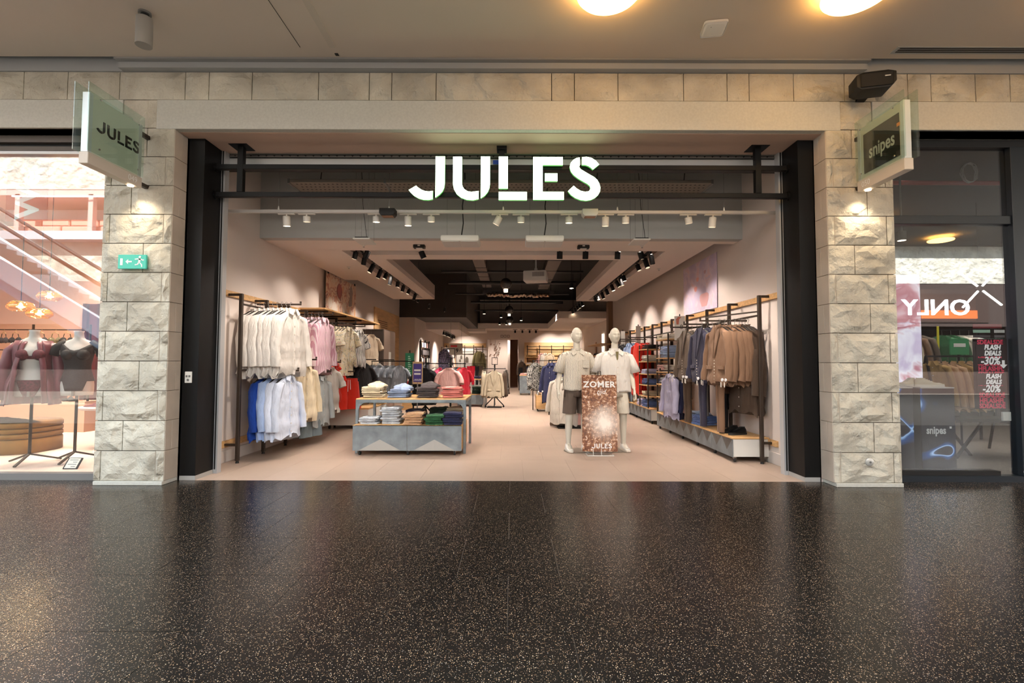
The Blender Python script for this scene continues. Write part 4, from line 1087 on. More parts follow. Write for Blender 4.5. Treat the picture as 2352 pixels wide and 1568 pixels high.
def shoe(label, loc, rz, m, msole, L=.29, group=None, boot=False):
    t = thing('shoe', label, 'shoe', loc, rz, group)
    W = .052
    def out(f):  # half width along the shoe
        return W * (.72 + .28 * math.sin(PI * min(1, f * .9 + .1))) * (1 - .75 * max(0, (f - .82) / .18) ** 2)
    rs = []
    for i in range(13):
        f = i / 12; y = -L * f; h = .095 - .055 * min(1, max(0, f - .28) / .42) if f < .8 else .045 - .025 * ((f - .8) / .2)
        if f < .06: h *= .75
        ww = out(f) * (.62 if i == 0 else 1) * (.3 if i == 12 else 1)
        rs.append([(ww * .95, y, .022), (ww, y, .035), (ww * .85, y, h * .7 + .012), (ww * .35, y, h + .008), (-ww * .35, y, h + .008), (-ww * .85, y, h * .7 + .012), (-ww, y, .035), (-ww * .95, y, .022)])
    MB().loft(rs).build('upper', m, t, smooth=1.2)
    sl = MB().loft([[(out(i / 12) * 1.06 * (.65 if i in (0, 12) else 1) * s, -L * i / 12 * 1.02 + .004, z) for s, z in ((1, .0), (1, .024), (-1, .024), (-1, 0))] for i in range(13)])
    sl.build('sole', msole, t, smooth=.7)
    for k in range(4): MB().box(-.022, .022, -.105 - k * .022, -.098 - k * .022, .094 - k * .011, .102 - k * .011).build('lace', msole, t)
    MB().loft([[(.03 * math.cos(q), -.055 + .045 * math.sin(q), z) for q in (2 * PI * j / 12 for j in range(12))] for z in (.085, .106)], False, False).build('collar', m, t, smooth=1)
    return t
M_suede = mat('cream_suede', (226, 214, 190), .8); M_gum = mat('cream_sole', (230, 224, 212), .6)
shoe('cream sneaker on the snipes plinth, toe towards the stone pier', (5.22, 6.32, 1.06), R(-70), M_suede, M_gum)
shoe('cream sneaker on the snipes plinth beside its mate, toe towards the door', (5.16, 6.24, 1.06), R(60), M_suede, M_gum)
# deals poster on the door glass
t = thing('deals_poster', 'black and pink FLASH DEALS poster with minus 30% and 20% on the door glass', 'poster', (5.61, 5.70, .84))
MB().box(-.20, .20, 0, .006, -.02, .80).build('poster_sheet', mat('poster_black', (38, 18, 24), .5), t)
M_pinkink = mat('pink_ink_glow', (206, 52, 84), .5, emit=((206, 52, 84), .25)); M_wi2 = mat('poster_white_glow', (240, 236, 236), .5, emit=((240, 236, 236), .3))  # both inks glow faintly, brightness put into the print
for k in range(13): lettering(('SDEALSDE', 'HFLASHFL')[k % 2], .072, M_pinkink, t, (0, -.003, .015 + k * .062), name='pink_text', sx=.92, font_bold=.003)
for z, s, sz in ((.70, 'FLASH', .075), (.63, 'DEALS', .075), (.54, '-30%', .125), (.36, 'FLASH', .07), (.295, 'DEALS', .07), (.215, '-20%', .115)):
    MB().box(-.17, .19, -.0045, -.0035, z - .036, z + .036).build('text_panel', mat('poster_black', (38, 18, 24), .5), t)
    lettering(s, sz, M_wi2, t, (.02 if sz < .1 else -.01, -.007, z), name='white_text', sx=.9, font_bold=.004, shear=.2)
MB().prism([(.13, .55), (.13, .50), (.10, .50), (.145, .455), (.19, .50), (.16, .50), (.16, .55)], -.006, -.0045).build('arrow', M_wi2, t)
t = thing('notice_stickers', 'green and white notice stickers above the deals poster on the door', 'sticker', (5.61, 5.70, 1.67))
for i, (x, z, ww, hh, c) in enumerate(((-.09, .06, .2, .035, (176, 214, 196)), (.12, .06, .12, .035, (226, 226, 226)), (-.09, .0, .2, .03, (80, 76, 80)), (.12, 0, .12, .03, (120, 116, 120)), (-.02, -.045, .36, .035, (190, 216, 204)), (-.02, .12, .34, .05, (130, 40, 50)))):
    MB().box(x - ww / 2, x + ww / 2, 0, .004, z - hh / 2, z + hh / 2).build('notice', mat('notice_%d' % i, c, .6), t)
MB().box(-.045, .045, 0, .025, -.05, .05).build('door_box', M_white); bpy.data.objects['door_box'].location = (5.74, 5.66, .74)
tag(bpy.data.objects['door_box'], 'small white box on the door glass below the deals poster', 'box')
# neon cross, orange fascia, dark photo panel, red pipes, cable coil, ceiling spot
t = thing('neon_cross', 'white neon bars forming a large X in the sneaker shop', 'lamp', (7.80, 8.05, 2.60))
for a in (45, 135, 225, 315):
    a = R(a + 4); MB().cyl((.06 * math.cos(a), 0, .06 * math.sin(a)), (.46 * math.cos(a), 0, .42 * math.sin(a)), .016, n=8).build('neon_tube', mat('neon_white', (255, 255, 250), .4, emit=((255, 252, 240), 4)), t)
MB().cyl((0, .0, 0), (0, .03, 0), .05, n=10).build('hub', M_blackm, t)
MB().cyl((0, .02, 0), (0, .02, 1.49), .006, n=5).build('hanging_rod', M_blackm, t)
t = thing('orange_fascia', 'orange lit fascia band along the back of the sneaker shop', 'fascia', (7.9, 9.6, 2.2))
MB().box(-1.2, 1.3, 0, .3, 0, .62).build('fascia_board', mat('fascia_brown', (96, 70, 58), .7), t)
MB().box(-1.2, 1.3, -.03, 0, .04, .20).build('orange_strip', mat('orange_lit', (244, 112, 40), .5, emit=((244, 110, 36), 1.2)), t)
t = thing('photo_panel', 'blue grey photo panel with a small standing figure and three-leaf emblem', 'panel', (7.2, 9.5, 1.62))
MB().box(-.55, .55, 0, .03, 0, .5).build('panel_board', mat('photo_teal_glow', (70, 92, 100), .5, emit=((70, 92, 100), .25)), t)  # unlit board given a faint glow in its colour
MB().prism([(.02, .05), (.06, .05), (.075, .22), (.065, .33), (.045, .38), (.03, .33), (.01, .22)], -.004, 0).build('small_figure', mat('photo_dark', (34, 40, 44), .5), t)
MB().box(-.95, -.57, 0, .03, 0, .4).build('black_panel', M_blackm, t)
for a in (-30, 0, 30): MB().prism([(-.76, .2), (-.76 + .09 * math.cos(R(90 + a + 15)), .2 + .09 * math.sin(R(90 + a + 15))), (-.76 + .11 * math.cos(R(90 + a)), .2 + .11 * math.sin(R(90 + a))), (-.76 + .09 * math.cos(R(90 + a - 15)), .2 + .09 * math.sin(R(90 + a - 15)))], -.004, 0).build('trefoil_leaf', M_whiteink, t)
M_red = mat('red_pipe_paint', (150, 38, 34), .45)
tag(MB().tube([(4.4, 6.5, 3.80), (7.2, 6.5, 3.80)], .03, 10).build('sprinkler_pipe', M_red, smooth=1), 'straight red pipe under the dark sneaker shop ceiling', 'pipe')
tag(MB().tube([(5.0, 6.4, 3.35), (6.9, 8.8, 4.0)], .022, 10).build('sprinkler_pipe', M_red, smooth=1), 'slanting red pipe under the dark sneaker shop ceiling', 'pipe')
tag(MB().tube([(6.02 + (.10 + .01 * math.sin(i)) * math.cos(i * .55), 6.3 + .02 * math.sin(i * 1.3), 3.86 + .13 * math.sin(i * .55)) for i in range(48)], .007, 5).build('cable_coil', mat('pale_cable', (170, 165, 160), .6)), 'coil of pale cable hanging behind the upper pane', 'cable')
spot_fixture('shop_spotlight', 'dark cylinder spotlight at the top of the sneaker shop window', None, (5.02, 6.2, 4.05), mat('teal_grey', (70, 80, 82), .5), .12, .05, (0, 0), True, True, 'X', .98)
for x, y, p in ((6.6, 7.6, 150), (7.6, 8.6, 170), (5.3, 6.6, 50), (9, 8, 120)):
    spot((x, y, 3.9), (x + .2, y + .3, 1.0), p, 95, .8, (1, .86, .74), .1)
# ================================================================== ATRIUM BEHIND THE CAMERA (seen in the window reflections)
YO = -9.0
mb = MB(); mb.box(-27, 27, YO - 2.0, YO - 1.6, 0, 4.7); mb.box(-27, 27, YO - 1.6, YO, 2.9, 4.7); op = struct('wall_opposite', mb, mat('opposite_brown', (64, 50, 44), .8))
mb = MB(); mb.box(-27, 27, YO - .4, YO + .02, 4.7, 6.35); mb.box(-27, 27, YO - .4, YO + .02, 8.6, 10.6); struct('wall_opposite_stone', mb, M_stone)
mb = MB(); mb.box(-27, 27, YO - .2, YO + .5, 6.35, 6.7); struct('trim_8', mb, mat('slab_lilac', (196, 184, 190), .7))
mb = MB(); mb.box(-27, 27, YO - 2.2, YO - 2.0, 6.7, 8.6); mb.box(-27, 27, YO - 2.2, YO, 6.3, 6.69); struct('wall_gallery', mb, mat('gallery_back', (206, 214, 208), .7))
mb = MB(); mb.box(-27, 27, YO - 2.2, YO + .0, 8.35, 8.59); struct('ceiling_gallery', mb, mat('gallery_pink', (190, 160, 150), .7))
mb = MB()
for i in range(14): mb.box(-21 + i * 3.1, -20.8 + i * 3.1, YO - .2, YO - .0, 6.7, 8.4)
struct('column_gallery', mb, mat('gallery_pink', (190, 160, 150), .7))
tag(MB().box(-21, 21, -.02, .02, -.06, -.01).build('light_line', mat('cool_strip', (250, 250, 255), .4, emit=((250, 250, 255), 8))), 'long white light line under the gallery ceiling of the opposite shops', 'lamp').location = (0, YO + .12, 8.3)
for i in range(6):
    t = thing('gallery_sofa', 'salmon sofa on the opposite gallery, %s along' % ORD[i], 'sofa', (-21.2 + i * 1.25, YO - .62, 6.7), 0, 'salmon sofas on the gallery')
    MB().box(-.6, .6, -.3, .3, 0, .42).build('seat', mat('salmon_fabric', (214, 150, 130), .8), t, bevel=.04)
    MB().box(-.6, .6, -.3, -.12, .42, .85).build('backrest', mat('salmon_fabric', (214, 150, 130), .8), t, bevel=.04)
t = thing('opposite_shop_sign', 'big white letters ONLY on the opposite shop, mirrored in the sneaker window', 'sign', (17.75, YO, 3.66))
lettering('ONLY', .92, mat('sign_white_lit', (255, 255, 255), .4, emit=((250, 250, 255), 7)), t, (0, .04, 0), (R(90), 0, R(180)), name='sign_letters', font_bold=.012, extrude=.02, sx=1.15)
MB().box(-2.2, 2.2, 0, .03, -.6, .6).build('sign_board', mat('sign_board_brown', (60, 42, 34), .7), t)
# escalator, rising along the atrium
es = thing('escalator', 'long escalator with glass balustrades crossing the atrium behind the viewer', 'escalator', (-11.5, -1.4, 0))
e0, e1 = Vector((4.6, 0, .1)), Vector((-5.2, 0, 5.9))
M_truss = mat('truss_cladding', (190, 192, 200), .35, .5)
d = (e1 - e0).normalized()
for s in (-.62, .62):
    off = Vector((0, s, 0))
    MB().bar(e0 + off + Vector((0, 0, .10)), e1 + off + Vector((0, 0, .10)), .08, .42).build('side_cladding', M_truss, es)
    MB().bar(e0 + off + Vector((0, 0, .36)), e1 + off + Vector((0, 0, .36)), .03, .04).build('light_strip', mat('escalator_strip', (250, 250, 255), .4, emit=((240, 246, 255), 3)), es)
    MB().bar(e0 + off + Vector((0, 0, .78)), e1 + off + Vector((0, 0, .78)), .015, .72).build('glass_balustrade', M_glass, es)
    MB().tube([e0 + off + Vector((.5, 0, .86)), e0 + off + Vector((.0, 0, 1.16)), e1 + off + Vector((0, 0, 1.16)), e1 + off + Vector((-.6, 0, 1.2))], .045, 8).build('handrail', M_rubber, es, smooth=1)
MB().bar(e0 - Vector((0, 0, .25)), e1 - Vector((0, 0, .25)), 1.2, .3).build('truss_soffit', mat('soffit_blue', (120, 140, 170), .4), es)
n = 34
stp = MB().box(-.16, .16, -.5, .5, -.10, .10).mesh('step', M_greym)
for i in range(n): link('step', stp, es, e0.lerp(e1, (i + .5) / n) + Vector((0, 0, .14)))
# ================================================================== GARMENT BUILDERS
def cloth(name, c, vary=.06, bs=13, bstr=.6, **k):
    m = mat(name, c, k.pop('rough', .85), vary=(k.pop('vs', 7), vary), bump=(k.pop('bsc', bs), bstr, .05), spec=.2, sheen=.1, stretch=(1, 1, .38), **k)
    nt = m.node_tree; b = nt.nodes['Principled BSDF']; src = b.inputs['Base Color'].links[0].from_socket
    oi = nt.nodes.new('ShaderNodeObjectInfo'); mr = nt.nodes.new('ShaderNodeMapRange'); mr.inputs['To Min'].default_value = .88; mr.inputs['To Max'].default_value = 1.08
    hv = nt.nodes.new('ShaderNodeHueSaturation')   # every garment of a batch has its own slight tone
    nt.links.new(oi.outputs['Random'], mr.inputs['Value']); nt.links.new(mr.outputs['Result'], hv.inputs['Value']); nt.links.new(src, hv.inputs['Color']); nt.links.new(hv.outputs['Color'], b.inputs['Base Color'])
    return m
F = {
 'white': cloth('linen_white', (228, 224, 219)), 'offwhite': cloth('cotton_offwhite', (228, 220, 208)), 'cream': cloth('linen_cream', (232, 218, 190)),
 'pink': stripe_mat('pink_stripe', (208, 160, 180), (238, 216, 224), 11), 'rose': cloth('cotton_rose', (222, 70, 110)), 'peach': cloth('cotton_peach', (226, 178, 150)),
 'floral': blotch_mat('floral_print', (242, 232, 212), [(.42, (244, 236, 220)), (.52, (242, 226, 180)), (.57, (246, 238, 224)), (.62, (104, 140, 96)), (.645, (246, 238, 224)), (.68, (226, 140, 110)), (.72, (244, 236, 220))], 22),
 'stripe': stripe_mat('black_white_stripe', (60, 58, 62), (240, 238, 234), 8, duty=.22), 'olive': cloth('cotton_olive', (136, 126, 96)), 'beige': cloth('cotton_beige', (216, 204, 180)), 'sand': cloth('cotton_sand', (226, 206, 180)),
 'cobalt': cloth('linen_cobalt', (22, 62, 150)), 'sky': cloth('linen_sky', (166, 190, 232)), 'pale': cloth('linen_paleblue', (208, 218, 238)), 'grey': cloth('linen_grey', (176, 184, 188)), 'teal': cloth('denim_teal', (122, 140, 150)),
 'red': cloth('cotton_red', (206, 46, 30)), 'crimson': cloth('cotton_crimson', (190, 32, 52)), 'black': cloth('cotton_black', (26, 26, 30), vary=.2), 'denim': cloth('denim_grey', (146, 154, 164), vary=.18), 'salmon': cloth('cotton_salmon', (232, 148, 140)),
 'brown': cloth('wool_brown', (128, 100, 80), bstr=.32), 'dkbrown': cloth('wool_darkbrown', (74, 60, 50), bstr=.32), 'navy': cloth('wool_navy', (54, 54, 72), bstr=.32), 'taupe': cloth('wool_taupe', (104, 92, 82), bstr=.32), 'greyw': cloth('wool_grey', (140, 136, 134), bstr=.32),
 'ltpink': cloth('cotton_lightpink', (228, 182, 176)), 'lav': cloth('cotton_lavender', (188, 186, 216)), 'indigo': cloth('denim_indigo', (42, 46, 78)), 'tan': cloth('twill_tan', (206, 166, 130)), 'green': cloth('twill_green', (46, 96, 62)), 'forest': cloth('twill_forest', (32, 48, 38)),
 'ltdenim': cloth('denim_light', (160, 180, 214), vary=.14), 'bleach': cloth('denim_bleached', (206, 214, 224), vary=.12), 'charcoal': cloth('denim_charcoal', (88, 82, 84), vary=.14), 'mid': cloth('denim_mid', (92, 116, 170), vary=.15),
 'camo': blotch_mat('navy_print', (66, 62, 96), [(.46, (60, 58, 92)), (.54, (150, 148, 178)), (.62, (62, 58, 94))], 18), 'khaki': cloth('cotton_khaki', (120, 112, 78)), 'stone': cloth('twill_stone', (198, 184, 160)), 'caramel': cloth('twill_caramel', (176, 142, 92)),
 'wavy': stripe_mat('wavy_stripe', (176, 172, 164), (226, 218, 204), 15, duty=.35, distort=2.6), 'shortbrown': cloth('twill_shortbrown', (98, 86, 78)), 'chalk': cloth('twill_chalk', (226, 220, 206)), 'check': blotch_mat('black_check', (40, 40, 42), [(.47, (40, 40, 42)), (.53, (226, 222, 212)), (.6, (40, 40, 42))], 30),
}
M_hang = mat('hanger_black', (34, 30, 28), .5)
M_btn = mat('button_pale', (214, 206, 194), .4)
M_tagm = mat('security_tag', (236, 236, 238), .4)

def body_prof(hw, d, L, flare, nl=9):
    P = [(0, .066, .055), (-.018, .11, d * .75), (-.055, hw * .80, d * .8), (-.10, hw * .985, d * .85), (-.16, hw * 1.03, d)]
    for i in range(1, nl + 1):
        f = i / nl
        P.append((-.15 - (L - .15) * f, hw * (1.03 + (flare - 1.03) * f), d * (1 + .15 * f)))
    return P

def torso_mesh(m, hw, d, L, flare, fold, seed, n=26):
    rr = random.Random(seed); k1, k2, p1, p2 = rr.choice((5, 6, 7)), rr.choice((9, 11, 13)), rr.random() * 6, rr.random() * 6
    rings = []
    P = body_prof(hw, d, L, flare)
    for i, (z, a, b) in enumerate(P):
        f = max(0, (i - 2) / (len(P) - 3)); r = []
        for j in range(n):
            t = 2 * PI * j / n
            w = 1 + fold * f * (.6 * math.sin(k1 * t + p1 + f) + .4 * math.sin(k2 * t + p2 - 2 * f))
            c, s_ = math.cos(t), math.sin(t)
            x = a * math.copysign(abs(c) ** .85, c) * (1 + (w - 1) * .35); y = b * math.copysign(abs(s_) ** .8, s_) * w + .012 * f * math.sin(3 * z * 9 + p2)
            zz = z + ((rr.uniform(-.012, .012) + .026 * math.sin(k1 * t + p2)) if i == len(P) - 1 else 0) - (.02 * f * math.cos(2 * t) if i == len(P) - 1 else 0)
            r.append((x, y, zz))
        rings.append(r)
    return MB().loft(rings, True, True).mesh('garment_body', m, smooth=1.0)

def sleeve_mesh(m, s, hw, L, r0, r1, seed, bend=.05, out=.085):
    rr = random.Random(seed + 5); n = 7; path, rad = [], []
    for i in range(n + 1):
        f = i / n
        path.append((s * (hw * .86 + out * (1 - (1 - f) ** 2)), -.01 - bend * f * f + .006 * math.sin(f * 14 + seed), -.10 - L * f)); rad.append((r0 + (r1 - r0) * f) * (1 + .07 * math.sin(f * 17 + seed)))
    path.insert(0, (s * hw * .55, 0, -.07)); rad.insert(0, r0 * .75)
    return MB().tube(path, rad, 12, .66).mesh('sleeve', m, smooth=1.0)

def collar_mesh(m, d):
    mb = MB()
    mb.loft([[(.07 * math.cos(t), .056 * math.sin(t), z) for t in (2 * PI * j / 16 for j in range(16))] for z in (-.012, .028)], False, False)
    for s in (-1, 1):
        q = [(s * .008, -.058, .018), (s * .068, -.03, .034), (s * .09, -d * .75 - .012, -.035), (s * .04, -d * .85 - .018, -.055)]
        mb.loft([q, [(x, y - .008, z + .004) for x, y, z in q]])
    return mb.mesh('collar', m, smooth=.8)

def lapel_mesh(m, d, V=.42):
    mb = MB()
    for s in (-1, 1):
        q = [(s * .012, -.05, .025), (s * .072, -.02, .035), (s * .105, -d - .006, -.10), (s * .012, -d * 1.12 - .012, -V)]
        mb.loft([q, [(x, y - .012, z) for x, y, z in q]])
    return mb.mesh('lapel', m, smooth=.8)

def placket_mesh(m, d, L, top=-.05):
    mb = MB()
    zs = [top - (L + top - .004) * i / 8 for i in range(9)]
    yy = lambda z: -d * (1 + .15 * min(1, max(0, (-z - .15) / (L - .15)))) - .006 if z < -.15 else -d * (.8 + .2 * (-z) / .15) - .004
    mb.loft([[(-.015, yy(z), z), (.015, yy(z), z), (.015, yy(z) + .012, z), (-.015, yy(z) + .012, z)] for z in zs])
    mb.m = 1
    for i in range(7):
        z = top - .03 - (L + top - .08) * i / 6.3
        mb.tube([(0, yy(z) + .003, z), (0, yy(z) - .004, z)], .0075, 7)
    return mb.mesh('button_placket', [m, M_btn])

GM = {}
def part_mesh(key, fn):
    if key not in GM: GM[key] = fn()
    return GM[key]

SPEC = {  # half width, half depth, length, flare, fold, sleeve(len, r0, r1), collar kind
 'shirt': (.215, .058, .78, 1.22, .34, (.58, .072, .05), 'shirt'), 'shirt_short': (.215, .055, .70, 1.15, .32, (.24, .072, .082), 'shirt'),
 'tee': (.205, .05, .68, 1.12, .28, (.21, .066, .074), 'tee'), 'jacket': (.215, .07, .76, 1.10, .14, (.62, .07, .056), 'lapel'), 'coat': (.225, .08, .95, 1.16, .2, (.60, .085, .07), 'shirt'), 'hood': (.22, .07, .68, 1.02, .2, (.58, .085, .06), 'tee'),
}
def garment(kind, fab, loc, rz, label, group=None, var=0, scale=1.0, hw=None, tags=False, nohang=False, cat='clothing', detail=True):
    """a garment on a hanger; loc is where the hook meets the bar"""
    m = F[fab]; fx, fy, fz = loc
    rz = rz + rnd.uniform(-.13, .13); fz -= rnd.uniform(0, .012)
    if kind in SPEC:
        hw0, d, L, fl, fo, (sl, r0, r1), ck = SPEC[kind]
        nm = {'shirt': 'shirt', 'shirt_short': 'shirt', 'tee': 't_shirt', 'jacket': 'jacket', 'coat': 'coat', 'hood': 'sweatshirt'}[kind]
        t = link(nm, part_mesh((kind, fab, var), lambda: torso_mesh(m, hw0, d, L, fl, fo, var * 3 + len(fab))), None, (fx, fy, fz - .095 * scale), (0, 0, rz))
        t.scale = (scale,) * 3
        tag(t, label, cat, group)
        for s in (-1, 1): link('sleeve', part_mesh((kind, fab, var, 'sl', s), lambda: sleeve_mesh(m, s, hw0, sl, r0, r1, var + s)), t)
        if detail:
            if ck == 'shirt':
                link('collar', part_mesh((kind, fab, 'c'), lambda: collar_mesh(m, d)), t)
                link('button_placket', part_mesh((kind, fab, 'p'), lambda: placket_mesh(m, d, L)), t)
            elif ck == 'lapel':
                link('lapel', part_mesh((kind, fab, 'l'), lambda: lapel_mesh(m, d)), t)
                link('button_placket', part_mesh((kind, fab, 'p'), lambda: placket_mesh(m, d, L, -.42)), t)
                for s in (-1, 1):
                    link('pocket_flap', part_mesh((kind, fab, 'pf', s), lambda: MB().box(s * .13 - .06, s * .13 + .06, -d * 1.14 - .006, -d * .9, -.57, -.52).mesh('pocket_flap', m, bevel=.004)), t)
            else:
                link('neck_rib', part_mesh((kind, fab, 'n'), lambda: MB().loft([[(a * math.cos(q), b * math.sin(q), z) for q in (2 * PI * j / 16 for j in range(16))] for a, b, z in ((.068, .056, -.006), (.07, .058, .012), (.062, .05, .012))], False, False).mesh('neck_rib', m, smooth=.9)), t)
        if tags:
            for s in (-1, 1):
                g = link('security_tag', part_mesh(('tagmesh',), lambda: MB().tube([(0, -.012, 0), (0, 0, 0)], .021, 10).mesh('security_tag', M_tagm)), t, (s * (hw0 * .86 + .085), -.10 - .05, -.10 - sl + .02))
                link('tag_card', part_mesh(('tagcard',), lambda: MB().box(-.008, .008, -.008, -.004, -.075, -.01).mesh('tag_card', M_paper)), t, (s * (hw0 * .86 + .085) - .02, -.155, -.10 - sl + .0))
    else:
        if kind == 'trousers':
            def mk():
                rings = []
                for i in range(9):
                    f = i / 8; z = -.02 - .98 * f; a = .115 - .045 * f; b = .032
                    rings.append([(a * math.copysign(abs(math.cos(q)) ** .6, math.cos(q)) + .008 * math.sin(f * 9), b * math.copysign(abs(math.sin(q)) ** .8, math.sin(q)), z) for q in (2 * PI * j / 14 for j in range(14))])
                return MB().loft(rings).mesh('trouser_legs', m, smooth=1)
            t = link('trousers', part_mesh((kind, fab), mk), None, (fx, fy, fz - .10 * scale), (0, 0, rz))
            link('crease', part_mesh((kind, fab, 'cr'), lambda: MB().box(-.004, .004, -.037, -.028, -.98, -.06).mesh('crease', m)), t)
        else:  # shorts
            def mk2(s):
                rr = random.Random(len(fab) + var + s); rings = []
                for i in range(7):
                    f = i / 6; a = .105 + .035 * f; z = -.05 - .42 * f
                    rings.append([(s * (.095 + .03 * f) + a * math.cos(q) * (1 + .07 * f * math.sin(5 * q + var)), .05 * math.sin(q) * (1 + .3 * f * math.sin(4 * q + s)), z) for q in (2 * PI * j / 16 for j in range(16))])
                return MB().loft(rings).mesh('leg_cloth', m, smooth=1)
            t = link('shorts', part_mesh((kind, fab, 'w'), lambda: MB().loft([[(.19 * math.cos(q) * k, .048 * math.sin(q), z) for q in (2 * PI * j / 22 for j in range(22))] for z, k in ((0, .96), (-.045, 1.0), (-.16, 1.05))]).mesh('waist', m, smooth=1)), None, (fx, fy, fz - .10 * scale), (0, 0, rz))
            for s in (-1, 1): link('trouser_leg', part_mesh((kind, fab, var, s), lambda: mk2(s)), t)
            link('drawstring', part_mesh(('draw',), lambda: MB().tube([(-.02, -.05, -.02), (-.025, -.056, -.20)], .005, 5).tube([(.015, -.05, -.02), (.02, -.056, -.17)], .005, 5).mesh('drawstring', M_tagm)), t)
        t.scale = (scale,) * 3
        tag(t, label, cat, group)
    if not nohang:
        h = link('clothes_hanger', part_mesh(('hanger',), lambda: MB().tube([(-.205, 0, -.165), (-.10, 0, -.105), (-.02, 0, -.085), (.02, 0, -.085), (.10, 0, -.105), (.205, 0, -.165)], [.012, .011, .010, .010, .011, .012], 6, .7).mesh('hanger_arms', M_hang, smooth=1)), None, (fx, fy, fz), (0, 0, rz))
        h.scale = (scale,) * 3
        link('hook', part_mesh(('hook',), lambda: MB().tube([(0, 0, -.085), (0, 0, -.03), (0, .012, -.012), (0, .016, .004), (0, .008, .017), (0, -.006, .016), (0, -.012, .004)], .0032, 5).mesh('hook', M_greym)), h)
        tag(h, ('black hanger holding the ' + label)[:120].replace('holding the a ', 'holding the '), 'hanger', 'clothes hangers')
        if len(h['label'].split()) > 16: h['label'] = ' '.join(h['label'].split()[:16])
    return t

def arm_row(kind, fab, n, outer, step, rz, what, where, group, var0=0, tags=False, bend=0.0, **k):
    """n garments along an arm, the outermost (aisle side) first"""
    for i in range(n):
        p = (outer[0] + step[0] * i, outer[1] + step[1] * i, outer[2] + step[2] * i)
        lb = '%s, %s from the aisle %s' % (what, ORD[i], where) if n > 1 else '%s %s' % (what, where)
        garment(kind, fab, p, rz, lb, group, (var0 + i) % 3, tags=tags and i < 2, **k)

def folded_mesh(m, wx, wy, h, seed):
    rr = random.Random(seed); rings = []; nx = 6
    for i in range(nx + 1):
        x = -wx / 2 + wx * i / nx; e = .86 if i in (0, nx) else 1
        dz = rr.uniform(-.009, .009)
        rings.append([(x + rr.uniform(-.01, .01), wy / 2 * e * math.copysign(abs(math.cos(q)) ** .62, math.cos(q)) + rr.uniform(-.008, .008), h / 2 + h / 2 * e * math.copysign(abs(math.sin(q)) ** .85, math.sin(q)) + dz * (math.sin(q) > 0)) for q in (2 * PI * j / 14 for j in range(14))])
    mb = MB().loft(rings)
    # the layered front edge: two folds pressed on each other
    mb.tube([(-wx * .47, -wy / 2 + .002, h * .30), (0, -wy / 2 - .003, h * .28), (wx * .47, -wy / 2 + .002, h * .30)], h * .19, 6).tube([(-wx * .46, -wy / 2 + .004, h * .74), (0, -wy / 2 - .001, h * .76), (wx * .46, -wy / 2 + .004, h * .74)], h * .17, 6)
    return mb.mesh('folded_cloth', m, smooth=1.1)

def stack(fab, n, loc, rz, what, where, wx=.27, wy=.32, h=.036, hump=False, name='folded_garment', group=None):
    z = loc[2]
    for i in range(n):
        v = i % 3
        me = part_mesh(('fold', fab, v, wx, wy, h), lambda: folded_mesh(F[fab], wx, wy, h, v + len(fab)))
        o = link(name, me, None, (loc[0] + rnd.uniform(-.018, .018), loc[1] + rnd.uniform(-.016, .016), z), (R(rnd.uniform(-1, 1)), R(rnd.uniform(-1.5, 1.5)), rz + R(rnd.uniform(-5, 5))))
        pos = 'stack bottom' if i == 0 else 'stack top' if i == n - 1 else ORD[i] + ' up'
        tag(o, 'folded %s, %s, %s' % (what, pos, where), 'clothing', group or 'folded stacks')
        z += h * .98
    if hump:
        mb = MB(); rr = random.Random(9); rings = []
        for i in range(6):
            f = i / 5; rings.append([((.15 - .10 * f ** 2) * math.cos(q) * (1 + .14 * math.sin(3 * q + 1.7 * i)), (.15 - .11 * f ** 2) * math.sin(q) * (1 + .1 * math.sin(4 * q + i)) + .05 * f, .075 * f ** .8 + .012 * f * math.sin(2 * q + i)) for q in (2 * PI * j / 16 for j in range(16))])
        o = mb.loft(rings).build(name, F[fab], smooth=1.2); o.location = (loc[0] + .03, loc[1] + .02, z - .004); o.rotation_euler = (0, 0, rz)
        tag(o, 'loosely folded %s draped on its stack %s' % (what, where), 'clothing', group or 'folded stacks')

# ================================================================== LEFT (SHIRT) WALL
PX = -3.66
wr = thing('clothes_rail', 'dark metal clothes rail with birch boards along the shirt wall', 'clothes rail', (PX, 6.54, 0))
MB().box(WL - PX, WL - PX + .03, -.16, 3.1, 2.235, 2.315).build('upper_board', M_wood, wr, bevel=.003)
MB().box(WL - PX, WL - PX + .03, -.16, 3.1, .20, .29).build('lower_board', M_wood, wr, bevel=.003)
posts = [6.54, 7.22, 7.92, 8.62, 9.35, 10.1]
for i, y in enumerate(posts):
    yy = y - 6.54
    p = MB().box(-.022, .022, yy - .022, yy + .022, .03, 2.27).build('post', M_bronze, wr, bevel=.004)
    MB().cyl((0, yy, 0), (0, yy, .035), .024, .016, 10).build('foot', M_blackm, p)
    MB().box(WL - PX + .03, 0, yy - .016, yy + .016, 2.238, 2.27).build('bracket', M_bronze, p)
    MB().box(WL - PX + .03, 0, yy - .016, yy + .016, .225, .257).build('bracket', M_bronze, p)
for z in (2.13, 1.235): MB().box(-.012, .012, 0, posts[-1] - 6.54, z - .012, z + .012).build('hang_bar', M_bronze, wr, bevel=.003)
arms_up = [(6.98, 2.19), (8.25, 2.17), (9.45, 2.12), (10.05, 2.10)]
arms_lo = [(6.95, 1.24), (7.58, 1.40), (8.2, 1.20), (8.65, 1.36), (9.4, 1.18)]
for y, z in arms_up + arms_lo:
    a = MB().box(-.02, .62, y - 6.54 - .011, y - 6.54 + .011, z - .026, z - .002).build('faceout_arm', M_bronze, wr, bevel=.003)
    MB().box(.60, .62, y - 6.54 - .011, y - 6.54 + .011, z, z + .03).build('arm_stop', M_bronze, a)
RZ = R(77)
SW = 'shirts on the shirt wall'
X0 = -3.17
